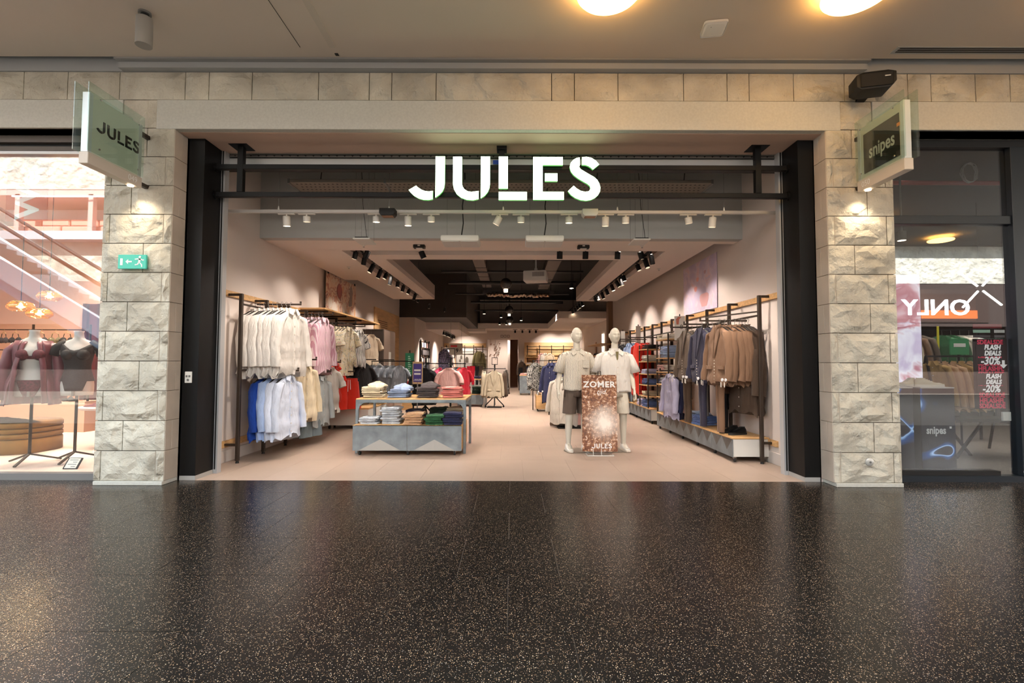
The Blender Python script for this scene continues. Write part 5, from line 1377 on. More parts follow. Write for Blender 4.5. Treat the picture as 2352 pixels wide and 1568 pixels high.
arm_row('shirt', 'white', 9, (X0, 6.94, 2.19), (-.065, .004, 0), RZ, 'white linen shirt', 'on the upper first arm of the shirt wall', SW, scale=1.16)
arm_row('shirt', 'pink', 6, (X0 - .02, 8.15, 2.17), (-.06, .004, 0), RZ, 'pink striped shirt', 'on the upper second arm of the shirt wall', SW, scale=1.14)
arm_row('shirt', 'rose', 2, (X0 - .42, 8.02, 2.17), (-.07, .0, 0), RZ, 'rose red shirt', 'behind the pink striped shirts', SW, scale=1.05)
arm_row('shirt_short', 'peach', 2, (X0 - .36, 7.72, 2.15), (-.07, .0, 0), RZ, 'peach shirt', 'between the white and pink shirts', SW, scale=1.1)
arm_row('shirt_short', 'floral', 6, (X0 - .02, 9.42, 2.10), (-.075, .0, 0), RZ, 'flower printed short sleeved shirt', 'under the birch shelf', SW)
arm_row('shorts', 'floral', 2, (X0 - .02, 9.38, 1.66), (-.09, .0, 0), RZ, 'flower printed shorts', 'below the flower shirts', SW, nohang=True)
arm_row('shirt_short', 'stripe', 3, (X0 + .0, 10.05, 2.09), (-.08, .0, 0), RZ, 'black and white striped shirt', 'beside the flower shirts', SW, scale=1.05)
for i, (f, w_) in enumerate((('olive', 'olive'), ('beige', 'beige'), ('beige', 'pale beige'), ('sand', 'sand coloured'))):
    garment('tee', f, (X0 - .40 + .13 * i, 10.95 - .0 * i, 2.07), R(58), '%s t-shirt on the rail before the dark cabinet' % w_, SW, i % 3, scale=1.08)
MB().box(-.02, .75, 10.95 - 6.54 - .011, 10.95 - 6.54 + .011, 2.045, 2.068).build('faceout_arm', M_bronze, wr)
for i, (f, w_) in enumerate((('pale', 'pale blue linen shirt at the aisle end'), ('pale', 'pale blue linen shirt behind it'), ('sky', 'sky blue linen shirt'), ('cobalt', 'cobalt blue linen shirt at the wall end'))):
    garment('shirt', f, (X0 - .02 - .11 * i, 6.92, 1.24), RZ, w_ + ' on the lower first arm', SW, i % 3, scale=1.08)
arm_row('shirt', 'cream', 4, (X0 - .06, 7.56, 1.40), (-.10, .0, 0), R(70), 'cream linen shirt', 'on the lower second arm of the shirt wall', SW, scale=1.08)
arm_row('shirt', 'offwhite', 2, (X0 - .42, 7.36, 1.36), (-.08, .0, 0), RZ, 'off-white shirt', 'behind the cream linen shirts', SW, scale=1.05)
arm_row('shirt', 'grey', 2, (X0 - .04, 8.18, 1.18), (-.10, .0, 0), RZ, 'pale grey linen shirt', 'on the lower third arm', SW, scale=1.02)
arm_row('shorts', 'teal', 2, (X0 - .1, 7.98, .72), (-.16, .0, 0), RZ, 'grey blue denim shorts', 'below the cream and grey shirts', SW, nohang=True)
arm_row('tee', 'white', 2, (X0 - .06, 8.65, 1.36), (-.12, .0, 0), RZ, 'white cotton t-shirt', 'above the red clothes', SW, scale=1.15)
arm_row('shirt_short', 'red', 2, (X0 - .12, 9.0, 1.42), (-.1, .0, 0), RZ, 'bright red shirt', 'above the red shorts', SW)
arm_row('shorts', 'red', 4, (X0 + .0, 9.38, 1.16), (-.10, .0, 0), R(60), 'bright red swim shorts', 'on the lower fourth arm', SW, scale=1.25)
arm_row('tee', 'black', 5, (X0 + .0, 10.4, 1.42), (-.09, .02, 0), R(66), 'black t-shirt', 'behind the red shorts', SW, scale=1.12)
arm_row('tee', 'white', 2, (X0 + .10, 11.1, 1.42), (-.09, .0, 0), R(55), 'white long t-shirt', 'behind the black t-shirts', SW, scale=1.1, var0=1)
arm_row('tee', 'check', 2, (X0 + .34, 11.35, 1.22), (-.09, .0, 0), R(40), 'black and white patterned t-shirt', 'below the sand t-shirts', SW)
MB().box(-.02, .75, 10.42 - 6.54 - .011, 10.42 - 6.54 + .011, 1.39, 1.414).build('faceout_arm', M_bronze, wr)
MB().box(-.02, .95, 11.2 - 6.54 - .011, 11.2 - 6.54 + .011, 1.39, 1.414).build('faceout_arm', M_bronze, wr)
sh2 = thing('display_shelf', 'birch shelf running above the flower shirts', 'shelf', (-3.62, 10.5, 2.30))
MB().box(-.36, .24, -1.75, 1.9, 0, .03).build('board', M_wood, sh2, bevel=.003)
for yy in (-1.5, -.5, .5, 1.6): MB().box(-.36, .2, yy - .012, yy + .012, -.03, 0).build('bracket', M_bronze, sh2)
t = thing('hanging_poster', 'large unframed poster with peach, plum and white figures above the shelf', 'poster', (-3.93, 11.2, 2.34))
pmat = blotch_mat('poster_left', (240, 220, 200), [(.36, (224, 176, 136)), (.43, (244, 226, 208)), (.50, (236, 206, 184)), (.56, (186, 120, 96)), (.60, (244, 228, 212)), (.68, (140, 82, 70)), (.74, (240, 222, 206))], 4.2, warp=.3, seed=2.2)
MB().box(-.006, .0, -1.0, .95, 0, .92).build('sheet', pmat, t)
MB().loft([[(.001 + d_, y_, z_) for y_, z_ in arc(-.2, .62, .17, 0, 340, 16)] for d_ in (0, .002)]).build('plum_figure', mat('plum_print', (150, 84, 84), .7), t)
MB().loft([[(.001 + d_, y_, z_) for y_, z_ in ((.42, .36), (.5, .34), (.66, .38), (.68, .6), (.72, .7), (.66, .82), (.55, .84), (.47, .72), (.5, .58))] for d_ in (0, .002)]).build('grey_figure', mat('grey_print', (150, 136, 128), .7), t)
for yy, zz, a_ in ((-.75, .3, .12), (-.5, .18, .16), (.15, .25, .15), (.3, .1, .12)):
    MB().loft([[(.001 + d_, y_, z_) for y_, z_ in arc(yy, zz, a_, 10, 330, 12)] for d_ in (0, .0015)]).build('pale_figure', mat('pale_print', (240, 228, 214), .7), t)
for yy in (-.9, .85): MB().box(-.004, .012, yy - .03, yy + .03, .90, .95).build('clip', M_blackm, t)
t = thing('tall_cabinet', 'tall dark grey cabinet standing at the end of the shirt wall', 'cabinet', (-3.68, 13.1, 0))
MB().box(-.18, .37, -.6, .6, 0, 2.2).build('carcass', mat('cabinet_dark', (88, 78, 72), .5), t, bevel=.004)
for i in range(2): MB().box(.37, .385, -.585 + i * .6, -.015 + i * .6, .02, 2.18).build('door', mat('cabinet_door', (138, 120, 110), .5), t, bevel=.003)
MB().box(.386, .39, -.1, .12, .95, 1.62).build('notice_sheet', M_paper, t)
t = thing('wood_panel', 'tall birch wall panel with printed lines and orange notices', 'panel', (-3.98, 15.5, 0))
MB().box(-.02, .02, -1.5, 1.5, .1, 2.95).build('board', M_woodp, t)
for i in range(5): MB().box(.02, .023, -1.2 + .1 * i, -.1, 2.58 - i * .06, 2.60 - i * .06).build('printed_line', mat('line_brown', (96, 64, 44), .7), t)
for i in range(2): MB().box(.02, .03, -.4 + .55 * i, -.05 + .55 * i, 1.2 + .25 * i, 1.9 + .1 * i).build('orange_notice', mat('orange_notice', (232, 130, 50), .6), t)
t = thing('bench_unit', 'low white bench box on casters under the red shorts', 'bench', (-3.30, 10.5, 0))
MB().box(-.45, .42, -.7, .7, .08, .40).build('box_body', M_white, t, bevel=.006)
MB().box(-.46, .43, -.71, .71, .40, .43).build('top_board', M_wood, t, bevel=.003)
for sx in (-.38, .36):
    for sy in (-.62, .62): MB().tube([(sx - .012, sy, .04), (sx + .012, sy, .04)], .04, 12).build('caster', M_rubber, t)

# ================================================================== RIGHT (SUIT) WALL
QX = 3.36
wq = thing('clothes_rail', 'dark metal clothes rail with birch board along the suit wall', 'clothes rail', (QX, 6.58, 0))
MB().box(WR - QX - .03, WR - QX, -.42, 10.2, 2.205, 2.285).build('upper_board', M_wood, wq, bevel=.003)
MB().box(WR - QX - .03, WR - QX, -.12, 10.2, .24, .32).build('lower_board', M_wood, wq, bevel=.003)
posts = [6.58, 7.5, 8.35, 9.3, 10.2, 10.9, 11.6, 12.3, 13.0, 13.8, 14.6, 15.5, 16.4]
for y in posts:
    yy = y - 6.58
    p = MB().box(-.022, .022, yy - .022, yy + .022, .03, 2.27).build('post', M_bronze, wq, bevel=.004)
    MB().cyl((0, yy, 0), (0, yy, .035), .024, .016, 10).build('foot', M_blackm, p)
    MB().box(0, WR - QX - .03, yy - .016, yy + .016, 2.238, 2.27).build('bracket', M_bronze, p)
    MB().box(0, WR - QX - .03, yy - .016, yy + .016, .26, .292).build('bracket', M_bronze, p)
MB().box(-.012, .012, 0, 9.8, 1.985, 2.01).build('hang_bar', M_bronze, wq)
ra = [(6.98, 1.97), (7.63, 1.97), (8.28, 1.97), (8.9, 1.22), (11.3, 1.95), (12.2, 1.95), (13.2, 1.95)]
for y, z in ra:
    a = MB().box(-.66, .02, y - 6.58 - .011, y - 6.58 + .011, z - .026, z - .002).build('faceout_arm', M_bronze, wq)
    MB().box(-.66, -.64, y - 6.58 - .011, y - 6.58 + .011, z, z + .03).build('arm_stop', M_bronze, a)
MB().bar((-.62, .28, 1.99), (-.0, 0, 2.05), .02, .02).build('slanting_bar', M_bronze, wq)
RQ = R(-78)
SQ = 'suits on the suit wall'
XQ = 2.97
arm_row('jacket', 'brown', 5, (XQ, 6.95, 1.97), (.075, .005, 0), RQ, 'brown suit jacket', 'on the first arm of the suit wall', SQ, tags=True, scale=1.06)
arm_row('jacket', 'dkbrown', 4, (XQ + .30, 6.98, 1.97), (.045, .005, 0), RQ, 'dark brown jacket', 'behind the brown suit jackets', SQ, scale=1.06)
arm_row('coat', 'dkbrown', 2, (XQ + .33, 6.92, 1.70), (.06, .0, 0), RQ, 'dark brown pleated skirt-length coat', 'behind the brown jackets', SQ, nohang=True)
arm_row('jacket', 'navy', 5, (XQ, 7.60, 1.97), (.085, .005, 0), RQ, 'navy suit jacket', 'on the second arm of the suit wall', SQ, tags=True, scale=1.06)
arm_row('jacket', 'taupe', 4, (XQ, 8.25, 1.97), (.09, .005, 0), RQ, 'taupe suit jacket', 'on the third arm of the suit wall', SQ, tags=True, scale=1.06)
for f, y, w_, k in (('brown', 7.02, 'brown', 0), ('navy', 7.66, 'navy', 0), ('dkbrown', 8.24, 'dark taupe', -.03), ('greyw', 8.0, 'grey', .16), ('black', 7.5, 'black', .25)):
    garment('trousers', f, (XQ + .03 + k, y, 1.49), RQ, '%s suit trousers hanging below the jackets' % w_, SQ, 0, nohang=True, scale=1.02)
garment('shorts', 'black', (XQ + .36, 7.5, 1.22), RQ, 'black tailored shorts hanging below the navy jackets', SQ, 0, nohang=True, scale=1.0)
for i, (f, w_) in enumerate((('lav', 'lavender shirt'), ('indigo', 'dark indigo shirt'), ('ltpink', 'pale pink shirt'), ('ltpink', 'pale pink shirt nearest the shelves'))):
    garment('shirt', f, (XQ - .08 + .09 * i, 8.88 + .06 * i, 1.22), RQ, w_ + ' on the low arm beyond the taupe jackets', SQ, i % 3, scale=.98)
# platform on casters with facetted metal front
def platform(x, y0, y1, label, top_lbl):
    t = thing('platform', label, 'platform', (x, y0, 0))
    L = y1 - y0; D = 3.50 - x
    MB().box(0.012, D, 0.012, L, .075, .315).build('box_body', M_white, t)
    MB().box(-.005, D + .0, 0, L, .315, .338).build('top_board', M_wood, t, bevel=.002)
    n = max(1, round(L / .69)); w_ = L / n
    for i in range(n):
        a = i * w_
        p = MB().box(0, .012, a + .002, a + w_ - .002, .07, .315).build('front_panel', M_galv, t)
        for k in range(2):
            b = a + k * w_ / 2
            MB().add([(-.0, b + .01, .313), (-.0, b + w_ / 2 - .01, .313), (-.0, b + w_ / 4, .15), (-.014, b + w_ / 4, .313)], [(0, 1, 3), (0, 3, 2), (1, 2, 3), (0, 2, 1)]).build('raised_facet', M_galvd, p)
    for i in range(n + 1):
        for xx in (.05, D - .06):
            yy = min(L - .05, max(.05, i * w_))
            c = MB().tube([(xx - .011, yy, .033), (xx + .011, yy, .033)], .033, 12).build('caster', M_rubber, t)
            MB().box(xx - .018, xx + .018, yy - .02, yy + .02, .045, .076).build('caster_fork', M_chrome, c)
    return t
platform(3.0, 6.66, 10.1, 'long low platform with facetted metal front under the suits', '')
platform(3.05, 10.75, 14.2, 'second low platform with facetted metal front farther in', '')
shoe('black leather shoe on the platform end, toe to the aisle', (3.33, 6.98, .338), R(-70), M_black, M_rubber, .30)
shoe('black leather shoe beside its mate on the platform end', (3.30, 7.14, .338), R(-78), M_black, M_rubber, .30)
stack('mid', 4, (3.18, 8.02, .338), R(-80), 'blue shirt', 'on the suit platform front', .34, .30, .04)
stack('ltdenim', 5, (3.2, 8.42, .338), R(-80), 'pale blue shirt', 'beside the taupe trousers', .34, .30, .036)
stack('stone', 2, (3.2, 9.3, .338), R(-80), 'stone trousers', 'at the platform far end', .34, .30, .036)
# shelving unit with folded stacks
def shelving(y0, y1, label, zs, fills, where):
    t = thing('shelf_unit', label, 'shelves', (3.27, (y0 + y1) / 2, 0))
    L = (y1 - y0) / 2
    for z in zs: MB().box(-.26, .22, -L, L, z - .02, z).build('shelf_board', M_wood, t, bevel=.002)
    for yy in (-L, L):
        for xx in (-.24, .05): MB().box(xx - .012, xx + .012, yy - .012, yy + .012, .34, zs[-1] + .1).build('upright', M_bronze, t)
    for z, fl in zip(zs, fills):
        for i, (f, n, w_) in enumerate(fl):
            yy = y0 + (y1 - y0) * (i + .5) / len(fl)
            stack(f, n, (3.20, yy, z), R(-85), w_, '%s %s at %s height' % (where, 'inner side' if i else 'shelf', ['knee', 'thigh', 'hip', 'chest', 'head', 'top'][zs.index(z)]), min(.34, (y1 - y0) / len(fl) - .04), .32, .035)
shelving(9.42, 10.15, 'birch shelf unit of folded shirts after the suits', [.66, .92, 1.17, 1.45, 1.82],
         [[('bleach', 3, 'pale top')], [('bleach', 4, 'light blue top')], [('offwhite', 4, 'off-white top'), ('ltpink', 4, 'pink top')], [('ltdenim', 7, 'blue denim shirt')], [('offwhite', 3, 'cream knit'), ('beige', 3, 'beige knit')]], 'in the first unit')
shelving(10.85, 11.55, 'second birch shelf unit, beside the red clothes', [.60, .85, 1.1, 1.38, 1.66],
         [[('stone', 3, 'stone top')], [('mid', 4, 'blue top')], [('lav', 3, 'striped top')], [('offwhite', 4, 'white top')], [('black', 3, 'black top')]], 'in the second unit')
stack('mid', 5, (3.22, 11.3, .338), R(-85), 'blue jeans', 'on the second platform', .34, .3, .036)
stack('lav', 4, (3.22, 11.75, .338), R(-85), 'striped shirt', 'on the second platform', .34, .3, .036)
arm_row('hood', 'red', 3, (3.08, 11.9, 1.93), (.12, .02, 0), RQ, 'bright red sweatshirt', 'on the far suit wall', SQ, scale=1.06)
arm_row('shirt', 'red', 2, (3.1, 12.05, 1.45), (.12, .02, 0), RQ, 'bright red shirt', 'below the red sweatshirts', SQ, nohang=True)
arm_row('shirt', 'sky', 3, (3.06, 12.6, 1.93), (.10, .02, 0), RQ, 'faded blue shirt', 'beyond the red sweatshirts', SQ, scale=1.05)
arm_row('trousers', 'denim', 2, (2.98, 12.7, 1.40), (.12, .02, 0), RQ, 'grey blue jeans', 'below the faded blue shirts', SQ, nohang=True)
arm_row('jacket', 'black', 4, (2.98, 13.4, 1.93), (.11, .02, 0), RQ, 'black jacket', 'far along the suit wall', SQ)
arm_row('jacket', 'taupe', 3, (2.98, 14.2, 1.93), (.11, .02, 0), RQ, 'taupe jacket', 'far along the suit wall', SQ, var0=1)
arm_row('shirt', 'camo', 3, (2.98, 15.1, 1.6), (.11, .02, 0), RQ, 'dark printed shirt', 'far along the suit wall', SQ)
for i, (y, z, w_) in enumerate(((9.25, 1.78, 'tall price card showing a figure above the third arm'), (12.3, 1.82, 'narrow white card clipped above the faded shirts'), (14.0, 1.8, 'narrow white card far along the suit wall'))):
    t = thing('sign_card', w_, 'card', (3.2, y, z), R(-8))
    MB().box(-.10 + .04 * (i > 0), .10 - .04 * (i > 0), -.006, .006, 0, .46).build('card', M_paper, t)
    if i == 0: lettering('8', .12, M_ink, t, (.03, -.008, .25), name='number'); MB().prism([(-.06, .30), (-.02, .30), (-.01, .40), (.03, .44), (-.03, .45), (-.07, .40)], -.009, -.006).build('printed_figure', mat('coral_print', (206, 130, 110), .7), t)
    MB().box(-.01, .01, -.004, .004, .46, .50).build('clip', M_blackm, t)
t = thing('wall_poster', 'tall unframed poster in lilac, pink and coral on the suit wall', 'poster', (3.505, 9.06, 2.30))
MB().box(-.006, .006, -.80, .80, -.0, .95).build('sheet', blotch_mat('poster_right', (206, 190, 214), [(.36, (206, 192, 218)), (.47, (214, 196, 216)), (.55, (226, 210, 226)), (.63, (234, 204, 212)), (.70, (216, 200, 222)), (.80, (238, 190, 190))], 3.4, warp=.4, seed=1.4), t)
for yy, zz, a_, c_ in ((-.25, .2, .16, (232, 178, 180)), (.15, .45, .06, (234, 164, 160)), (.05, .62, .05, (236, 176, 172)), (-.3, .7, .04, (200, 160, 176))):
    MB().loft([[(-.007 - d_, y_, z_) for y_, z_ in [(yy + a_ * 1.2 * math.cos(q) * (1 + .2 * math.sin(3 * q)), zz + a_ * math.sin(q) * (1 + .25 * math.cos(2 * q))) for q in (2 * PI * j / 14 for j in range(14))]] for d_ in (0, .0015)]).build('coral_blot', mat('coral_%d' % int(a_ * 100), c_, .7), t)
t = thing('fire_panel', 'small framed control panel on the wall beside the shop entrance', 'panel', (3.505, 6.32, 1.62))
MB().box(-.012, .014, -.10, .06, -.13, .13).build('frame', mat('panel_frame', (176, 160, 152), .5), t, bevel=.004)
MB().box(-.016, -.012, -.08, .04, -.11, .11).build('face', mat('panel_face', (206, 190, 182), .5), t)
for k in range(6): MB().box(-.019, -.016, -.05 + .05 * (k % 2), -.035 + .05 * (k % 2), -.08 + .03 * k, -.07 + .03 * k).build('button', mat('panel_red', (190, 70, 70), .5), t)
# ================================================================== CENTRE TABLE
tb = thing('nesting_table', 'tall birch topped table with grey metal legs', 'table', (-1.5, 7.75, 0))
for x in (-.80, .80):
    for y in (-.48, .44):
        MB().box(x - .02, x + .02, y - .02, y + .02, 0, .79).build('leg', M_galv, tb, bevel=.003)
for y in (-.48, .44): MB().box(-.82, .82, y - .018, y + .018, .745, .79).build('rail', M_galv, tb, bevel=.003)
for x in (-.80, .80):
    MB().box(x - .015, x + .015, -.48, .44, .745, .79).build('rail', M_galv, tb, bevel=.003)
for x, s in ((-.78, 1), (.78, -1)):
    MB().prism([(x, .745), (x + s * .10, .745), (x + s * .055, .73), (x + s * .02, .70), (x, .64)], -.495, -.465).build('corner_brace', M_galv, tb)
MB().box(-.82, .82, -.485, .455, .79, .808).build('tabletop', M_wood, tb, bevel=.003)
bx = thing('drawer_plinth', 'low birch display box with triangle embossed metal front, on casters', 'plinth', (-1.51, 7.06, 0))
MB().box(-.785, .785, .014, .86, .08, .425).build('box_body', M_wood, bx, bevel=.002)
MB().box(-.79, .79, .0, .87, .425, .437).build('top_board', M_wood, bx)
for s in (-1, 1):
    p = MB().box(-.785 if s < 0 else .002, -.002 if s < 0 else .785, 0, .014, .075, .437).build('front_panel', M_galv, bx)
    c = s * .393
    MB().add([(c - .30, 0, .08), (c + .30, 0, .08), (c, 0, .235), (c, -.016, .08)], [(0, 1, 3), (1, 2, 3), (0, 3, 2), (0, 2, 1)]).build('raised_facet', mat('facet_pale', (170, 168, 164), .5, .5), p)
    MB().add([(c - .385, 0, .43), (c + .385, 0, .43), (c, 0, .30), (c, -.008, .43)], [(0, 3, 1), (1, 3, 2), (0, 2, 3), (0, 1, 2)]).build('raised_facet', M_galv, p)
for x in (-.70, 0, .68):
    for y in (.08, .78):
        c = MB().tube([(x - .012, y, .035), (x + .012, y, .035)], .035, 14).build('caster', M_rubber, bx)
        MB().box(x - .018, x + .018, y - .02, y + .02, .05, .08).build('caster_fork', M_chrome, c)
for i, (f, n, x, w_, hp) in enumerate((('cream', 5, -2.12, 'cream trousers', 1), ('ltdenim', 4, -1.72, 'light blue jeans', 1), ('charcoal', 5, -1.30, 'charcoal jeans', 1), ('salmon', 5, -.92, 'salmon pink shirt', 0))):
    stack(f, n, (x, 7.55, .815), 0, w_, 'on top of the centre table', .30, .34, .032, hump=hp)
for f, n, x, y, w_ in (('bleach', 3, -2.10, 7.30, 'bleached jeans at the outer end'), ('bleach', 7, -1.80, 7.33, 'bleached jeans in a tall pile'), ('tan', 5, -1.44, 7.26, 'tan trousers'), ('green', 4, -1.13, 7.26, 'green trousers'), ('indigo', 5, -.87, 7.26, 'dark indigo jeans'),
                       ('indigo', 5, -1.50, 7.66, 'dark indigo jeans at the back'), ('forest', 6, -1.14, 7.66, 'dark green trousers'), ('stone', 6, -.88, 7.66, 'stone trousers')):
    stack(f, n, (x, y, .437), 0, w_, 'in the low display box', .26, .30, .036)
# ================================================================== FULL MANNEQUINS AND THE POSTER BOARD
def head_mb(mb, c, k=1.0, yaw=0.0):
    """male head, facing -y; c = centre of the skull"""
    nu, nv = 40, 34; rings = []
    G = lambda x, s: math.exp(-(x / s) ** 2)
    for i in range(1, nv):
        th = PI * i / nv; r = []
        for j in range(nu):
            ph = 2 * PI * j / nu
            x = math.sin(th) * math.sin(ph); y = -math.sin(th) * math.cos(ph); z = math.cos(th)
            px, py, pz = x * .077, y * .098, z * .122
            if z < 0: # jaw narrows
                px *= 1 - .18 * (-z) ** 1.5; py *= 1 - .12 * (-z)
                if y < 0: py *= 1 + .10 * (-z)
            f = max(0, -y)
            if f > .15:
                py -= f * (.036 * G(px, .013) * G(pz + .024, .020) + .018 * G(px, .011) * G(pz - .002, .020))     # nose
                py -= f * .013 * G(pz - .030, .012) * G(px, .045)                                              # brow
                py += f * .020 * (G(px - .031, .016) + G(px + .031, .015)) * G(pz - .010, .012)                # eye sockets
                py -= f * .006 * (G(px - .031, .009) + G(px + .031, .009)) * G(pz - .008, .006)                # lids
                py -= f * .010 * G(px, .022) * (G(pz + .056, .006) + .9 * G(pz + .071, .0065))                  # lips
                py += f * .008 * G(px, .022) * G(pz + .0635, .004)
                py -= f * .016 * G(px, .024) * G(pz + .096, .014)                                              # chin
                py -= f * .005 * (G(px - .044, .016) + G(px + .044, .016)) * G(pz + .022, .016)                # cheekbones
            ca, sa = math.cos(yaw), math.sin(yaw)
            r.append((c[0] + k * (px * ca - py * sa), c[1] + k * (px * sa + py * ca), c[2] + k * pz))
        rings.append(r)
    mb.loft(rings)
    for s in (-1, 1):
        ca, sa = math.cos(yaw), math.sin(yaw)
        P = [(s * .072, .012, .03), (s * .082, .018, .028), (s * .084, .022, .005), (s * .078, .014, -.025), (s * .070, .006, -.034)]
        mb.tube([(c[0] + x * ca - y * sa, c[1] + x * sa + y * ca, c[2] + z) for x, y, z in P], [.010, .012, .013, .011, .008], 8)

def hand_mb(mb, w, s, fwd=-.03):
    """hand hanging from wrist w; s = side; palm faces the thigh"""
    w = Vector(w)
    pal = [w + Vector((0, 0, .02)), w + Vector((s * .004, fwd * .4, -.04)), w + Vector((s * .006, fwd * .8, -.095))]
    rings = []
    for p, a, b in zip(pal, (.020, .018, .015), (.027, .040, .042)):
        rings.append([(p.x + a * math.cos(q), p.y + b * math.sin(q), p.z) for q in (2 * PI * j / 12 for j in range(12))])
    mb.loft(rings)
    for i, (dy, L) in enumerate(((-.030, .072), (-.010, .082), (.011, .076), (.031, .060))):
        b = pal[2] + Vector((0, dy, .006))
        mb.tube([b, b + Vector((s * .002, -.004 + dy * .10, -.022 - L * .28)), b + Vector((-s * .010, -.010 + dy * .16, -.02 - L * .66)), b + Vector((-s * .024, -.012 + dy * .18, -.012 - L * .95))], [.0095, .0092, .0085, .007], 8)
    b = w + Vector((0, -.024, -.022))
    mb.tube([b, b + Vector((-s * .010, -.022, -.024)), b + Vector((-s * .018, -.034, -.052)), b + Vector((-s * .024, -.036, -.075))], [.013, .012, .0105, .008], 8)

def tor(mb, rows, n=28):
    mb.loft([[(cx + a * math.copysign(abs(math.cos(q)) ** .9, math.cos(q)), cy + b * math.sin(q), z) for q in (2 * PI * j / n for j in range(n))] for z, a, b, cx, cy in rows])

M_mann = mat('mannequin_skin', (222, 216, 202), .5)
def mannequin(label, loc, rz, shirt, shorts, headyaw, wide, shirt_hem, arm_out, groupname):
    t = thing('mannequin', label, 'mannequin', loc, rz)
    mb = MB()
    tor(mb, [(.84, .150, .105, 0, .01), (.90, .168, .118, 0, .01), (.97, .168, .115, 0, .01), (1.05, .150, .102, 0, 0), (1.12, .143, .098, 0, 0), (1.22, .158, .108, 0, 0), (1.32, .178, .118, 0, 0), (1.41, .19, .112, 0, .005), (1.47, .175, .09, 0, .01), (1.515, .115, .07, 0, .015), (1.54, .066, .06, 0, .015), (1.585, .052, .054, 0, .008), (1.66, .050, .054, 0, .004)])
    head_mb(mb, (0, -.010, 1.765), 1.04, headyaw)
    for s in (-1, 1):
        mb.tube([(s * .085, .01, .95), (s * .10, .005, .86), (s * .115, -.005, .72), (s * .12, -.012, .55), (s * .122, -.010, .50), (s * .125, .012, .38), (s * .128, .015, .30), (s * .13, .012, .18), (s * .13, .012, .10)], [.098, .095, .082, .062, .058, .057, .052, .040, .037], 14)
        mb.tube([(s * .13, .035, .075), (s * .132, -.02, .068), (s * .138, -.10, .05), (s * .142, -.17, .042)], [.036, .04, .036, .024], 10)
        ao = arm_out if s < 0 else arm_out * .8
        mb.tube([(s * .12, .01, 1.47), (s * .185, .012, 1.455), (s * (.215 + .2 * ao), .015, 1.36), (s * (.23 + .5 * ao), .025, 1.18), (s * (.245 + .7 * ao), .0, 1.08), (s * (.25 + .9 * ao), -.035, .95)], [.06, .065, .052, .042, .042, .029], 12)
        hand_mb(mb, (s * (.25 + .9 * ao), -.038, .945), s)
    me = mb.mesh('body_raw', M_mann)
    o = bpy.data.objects.new('body_raw', me); C.objects.link(o)
    rm = o.modifiers.new('fuse', 'REMESH'); rm.mode = 'VOXEL'; rm.voxel_size = .0050
    sm = o.modifiers.new('soft', 'SMOOTH'); sm.factor = .5; sm.iterations = 2
    bpy.context.view_layer.update()
    dg = bpy.context.evaluated_depsgraph_get()
    me2 = bpy.data.meshes.new_from_object(o.evaluated_get(dg)); me2.name = 'mannequin_body'
    bpy.data.objects.remove(o)
    me2.polygons.foreach_set('use_smooth', [True] * len(me2.polygons))
    if not me2.materials: me2.materials.append(M_mann)
    link('body', me2, t)
    MB().tube([(0, .0, 0), (0, 0, .010)], .20, 40).build('base_plate', mat('plate_steel', (150, 140, 128), .35, .5), t, smooth=.7)
    MB().tube([(.17, .10, .01), (.135, .06, .30)], .008, 8).build('support_rod', M_chrome, t)
    # shirt: loose body, sleeves, collar, placket, pocket
    W = wide
    rows = [(1.545, .082, .072, 0, .015), (1.525, .125, .082, 0, .015), (1.49, .178 * W, .10, 0, .012), (1.45, .212 * W, .118, 0, .008), (1.38, .215 * W, .138, 0, 0), (1.28, .208 * W, .142, 0, 0), (1.15, .205 * W, .140, 0, 0), (1.02, .212 * W, .142, 0, 0), (shirt_hem + .03, .222 * W, .148, 0, 0), (shirt_hem, .225 * W, .150, 0, 0)]
    n = 40; rings = []
    for i, (z, a, b, cx, cy) in enumerate(rows):
        f = max(0, (i - 3) / 6)
        rings.append([(cx + a * math.copysign(abs(math.cos(q)) ** .9, math.cos(q)) * (1 + .03 * f * math.sin(7 * q)), cy + b * math.sin(q) * (1 + .05 * f * math.sin(9 * q + 1)), z + .008 * f * math.sin(4 * q)) for q in (2 * PI * j / n for j in range(n))])
    sb = MB().loft(rings, False, False).build('shirt', F[shirt], t, smooth=3)
    md = sb.modifiers.new('cloth', 'SOLIDIFY'); md.thickness = .004
    for s in (-1, 1):
        ao = arm_out if s < 0 else arm_out * .8
        so = MB().loft([[Vector(p) + Vector((r_ * math.cos(q) * cz_, r_ * math.sin(q), -s * 0 + r_ * math.cos(q) * sz_ * s)) for q in (2 * PI * j / 20 for j in range(20))] for p, r_, cz_, sz_ in (((s * .14 * W, .01, 1.47), .062, .5, .75), ((s * .20 * W, .012, 1.43), .075, .7, .6), ((s * (.225 * W + .3 * ao), .012, 1.34), .078, .88, .3), ((s * (.258 * W + .55 * ao), .008, 1.20), .090, .92, .22))], False, False).build('sleeve', F[shirt], sb, smooth=3)
        m2 = so.modifiers.new('cloth', 'SOLIDIFY'); m2.thickness = .004
        q = [(s * .012, -.082, 1.505), (s * .055, -.055, 1.565), (s * .12, -.085, 1.51), (s * .085, -.128, 1.455)]
        MB().loft([q, [(x, y - .007, z) for x, y, z in q]]).build('collar', F[shirt], sb)
    MB().loft([[(.085 * math.cos(q), .015 + .075 * math.sin(q), z) for q in (2 * PI * j / 20 for j in range(20))] for z in (1.535, 1.572)], False, False).build('collar_stand', F[shirt], sb, smooth=2)
    pb = MB()
    pb.loft([[(-.014, y_, z_), (.014, y_, z_), (.014, y_ + .01, z_), (-.014, y_ + .01, z_)] for y_, z_ in ((-.118, 1.44), (-.144, 1.36), (-.150, 1.15), (-.158, shirt_hem))])
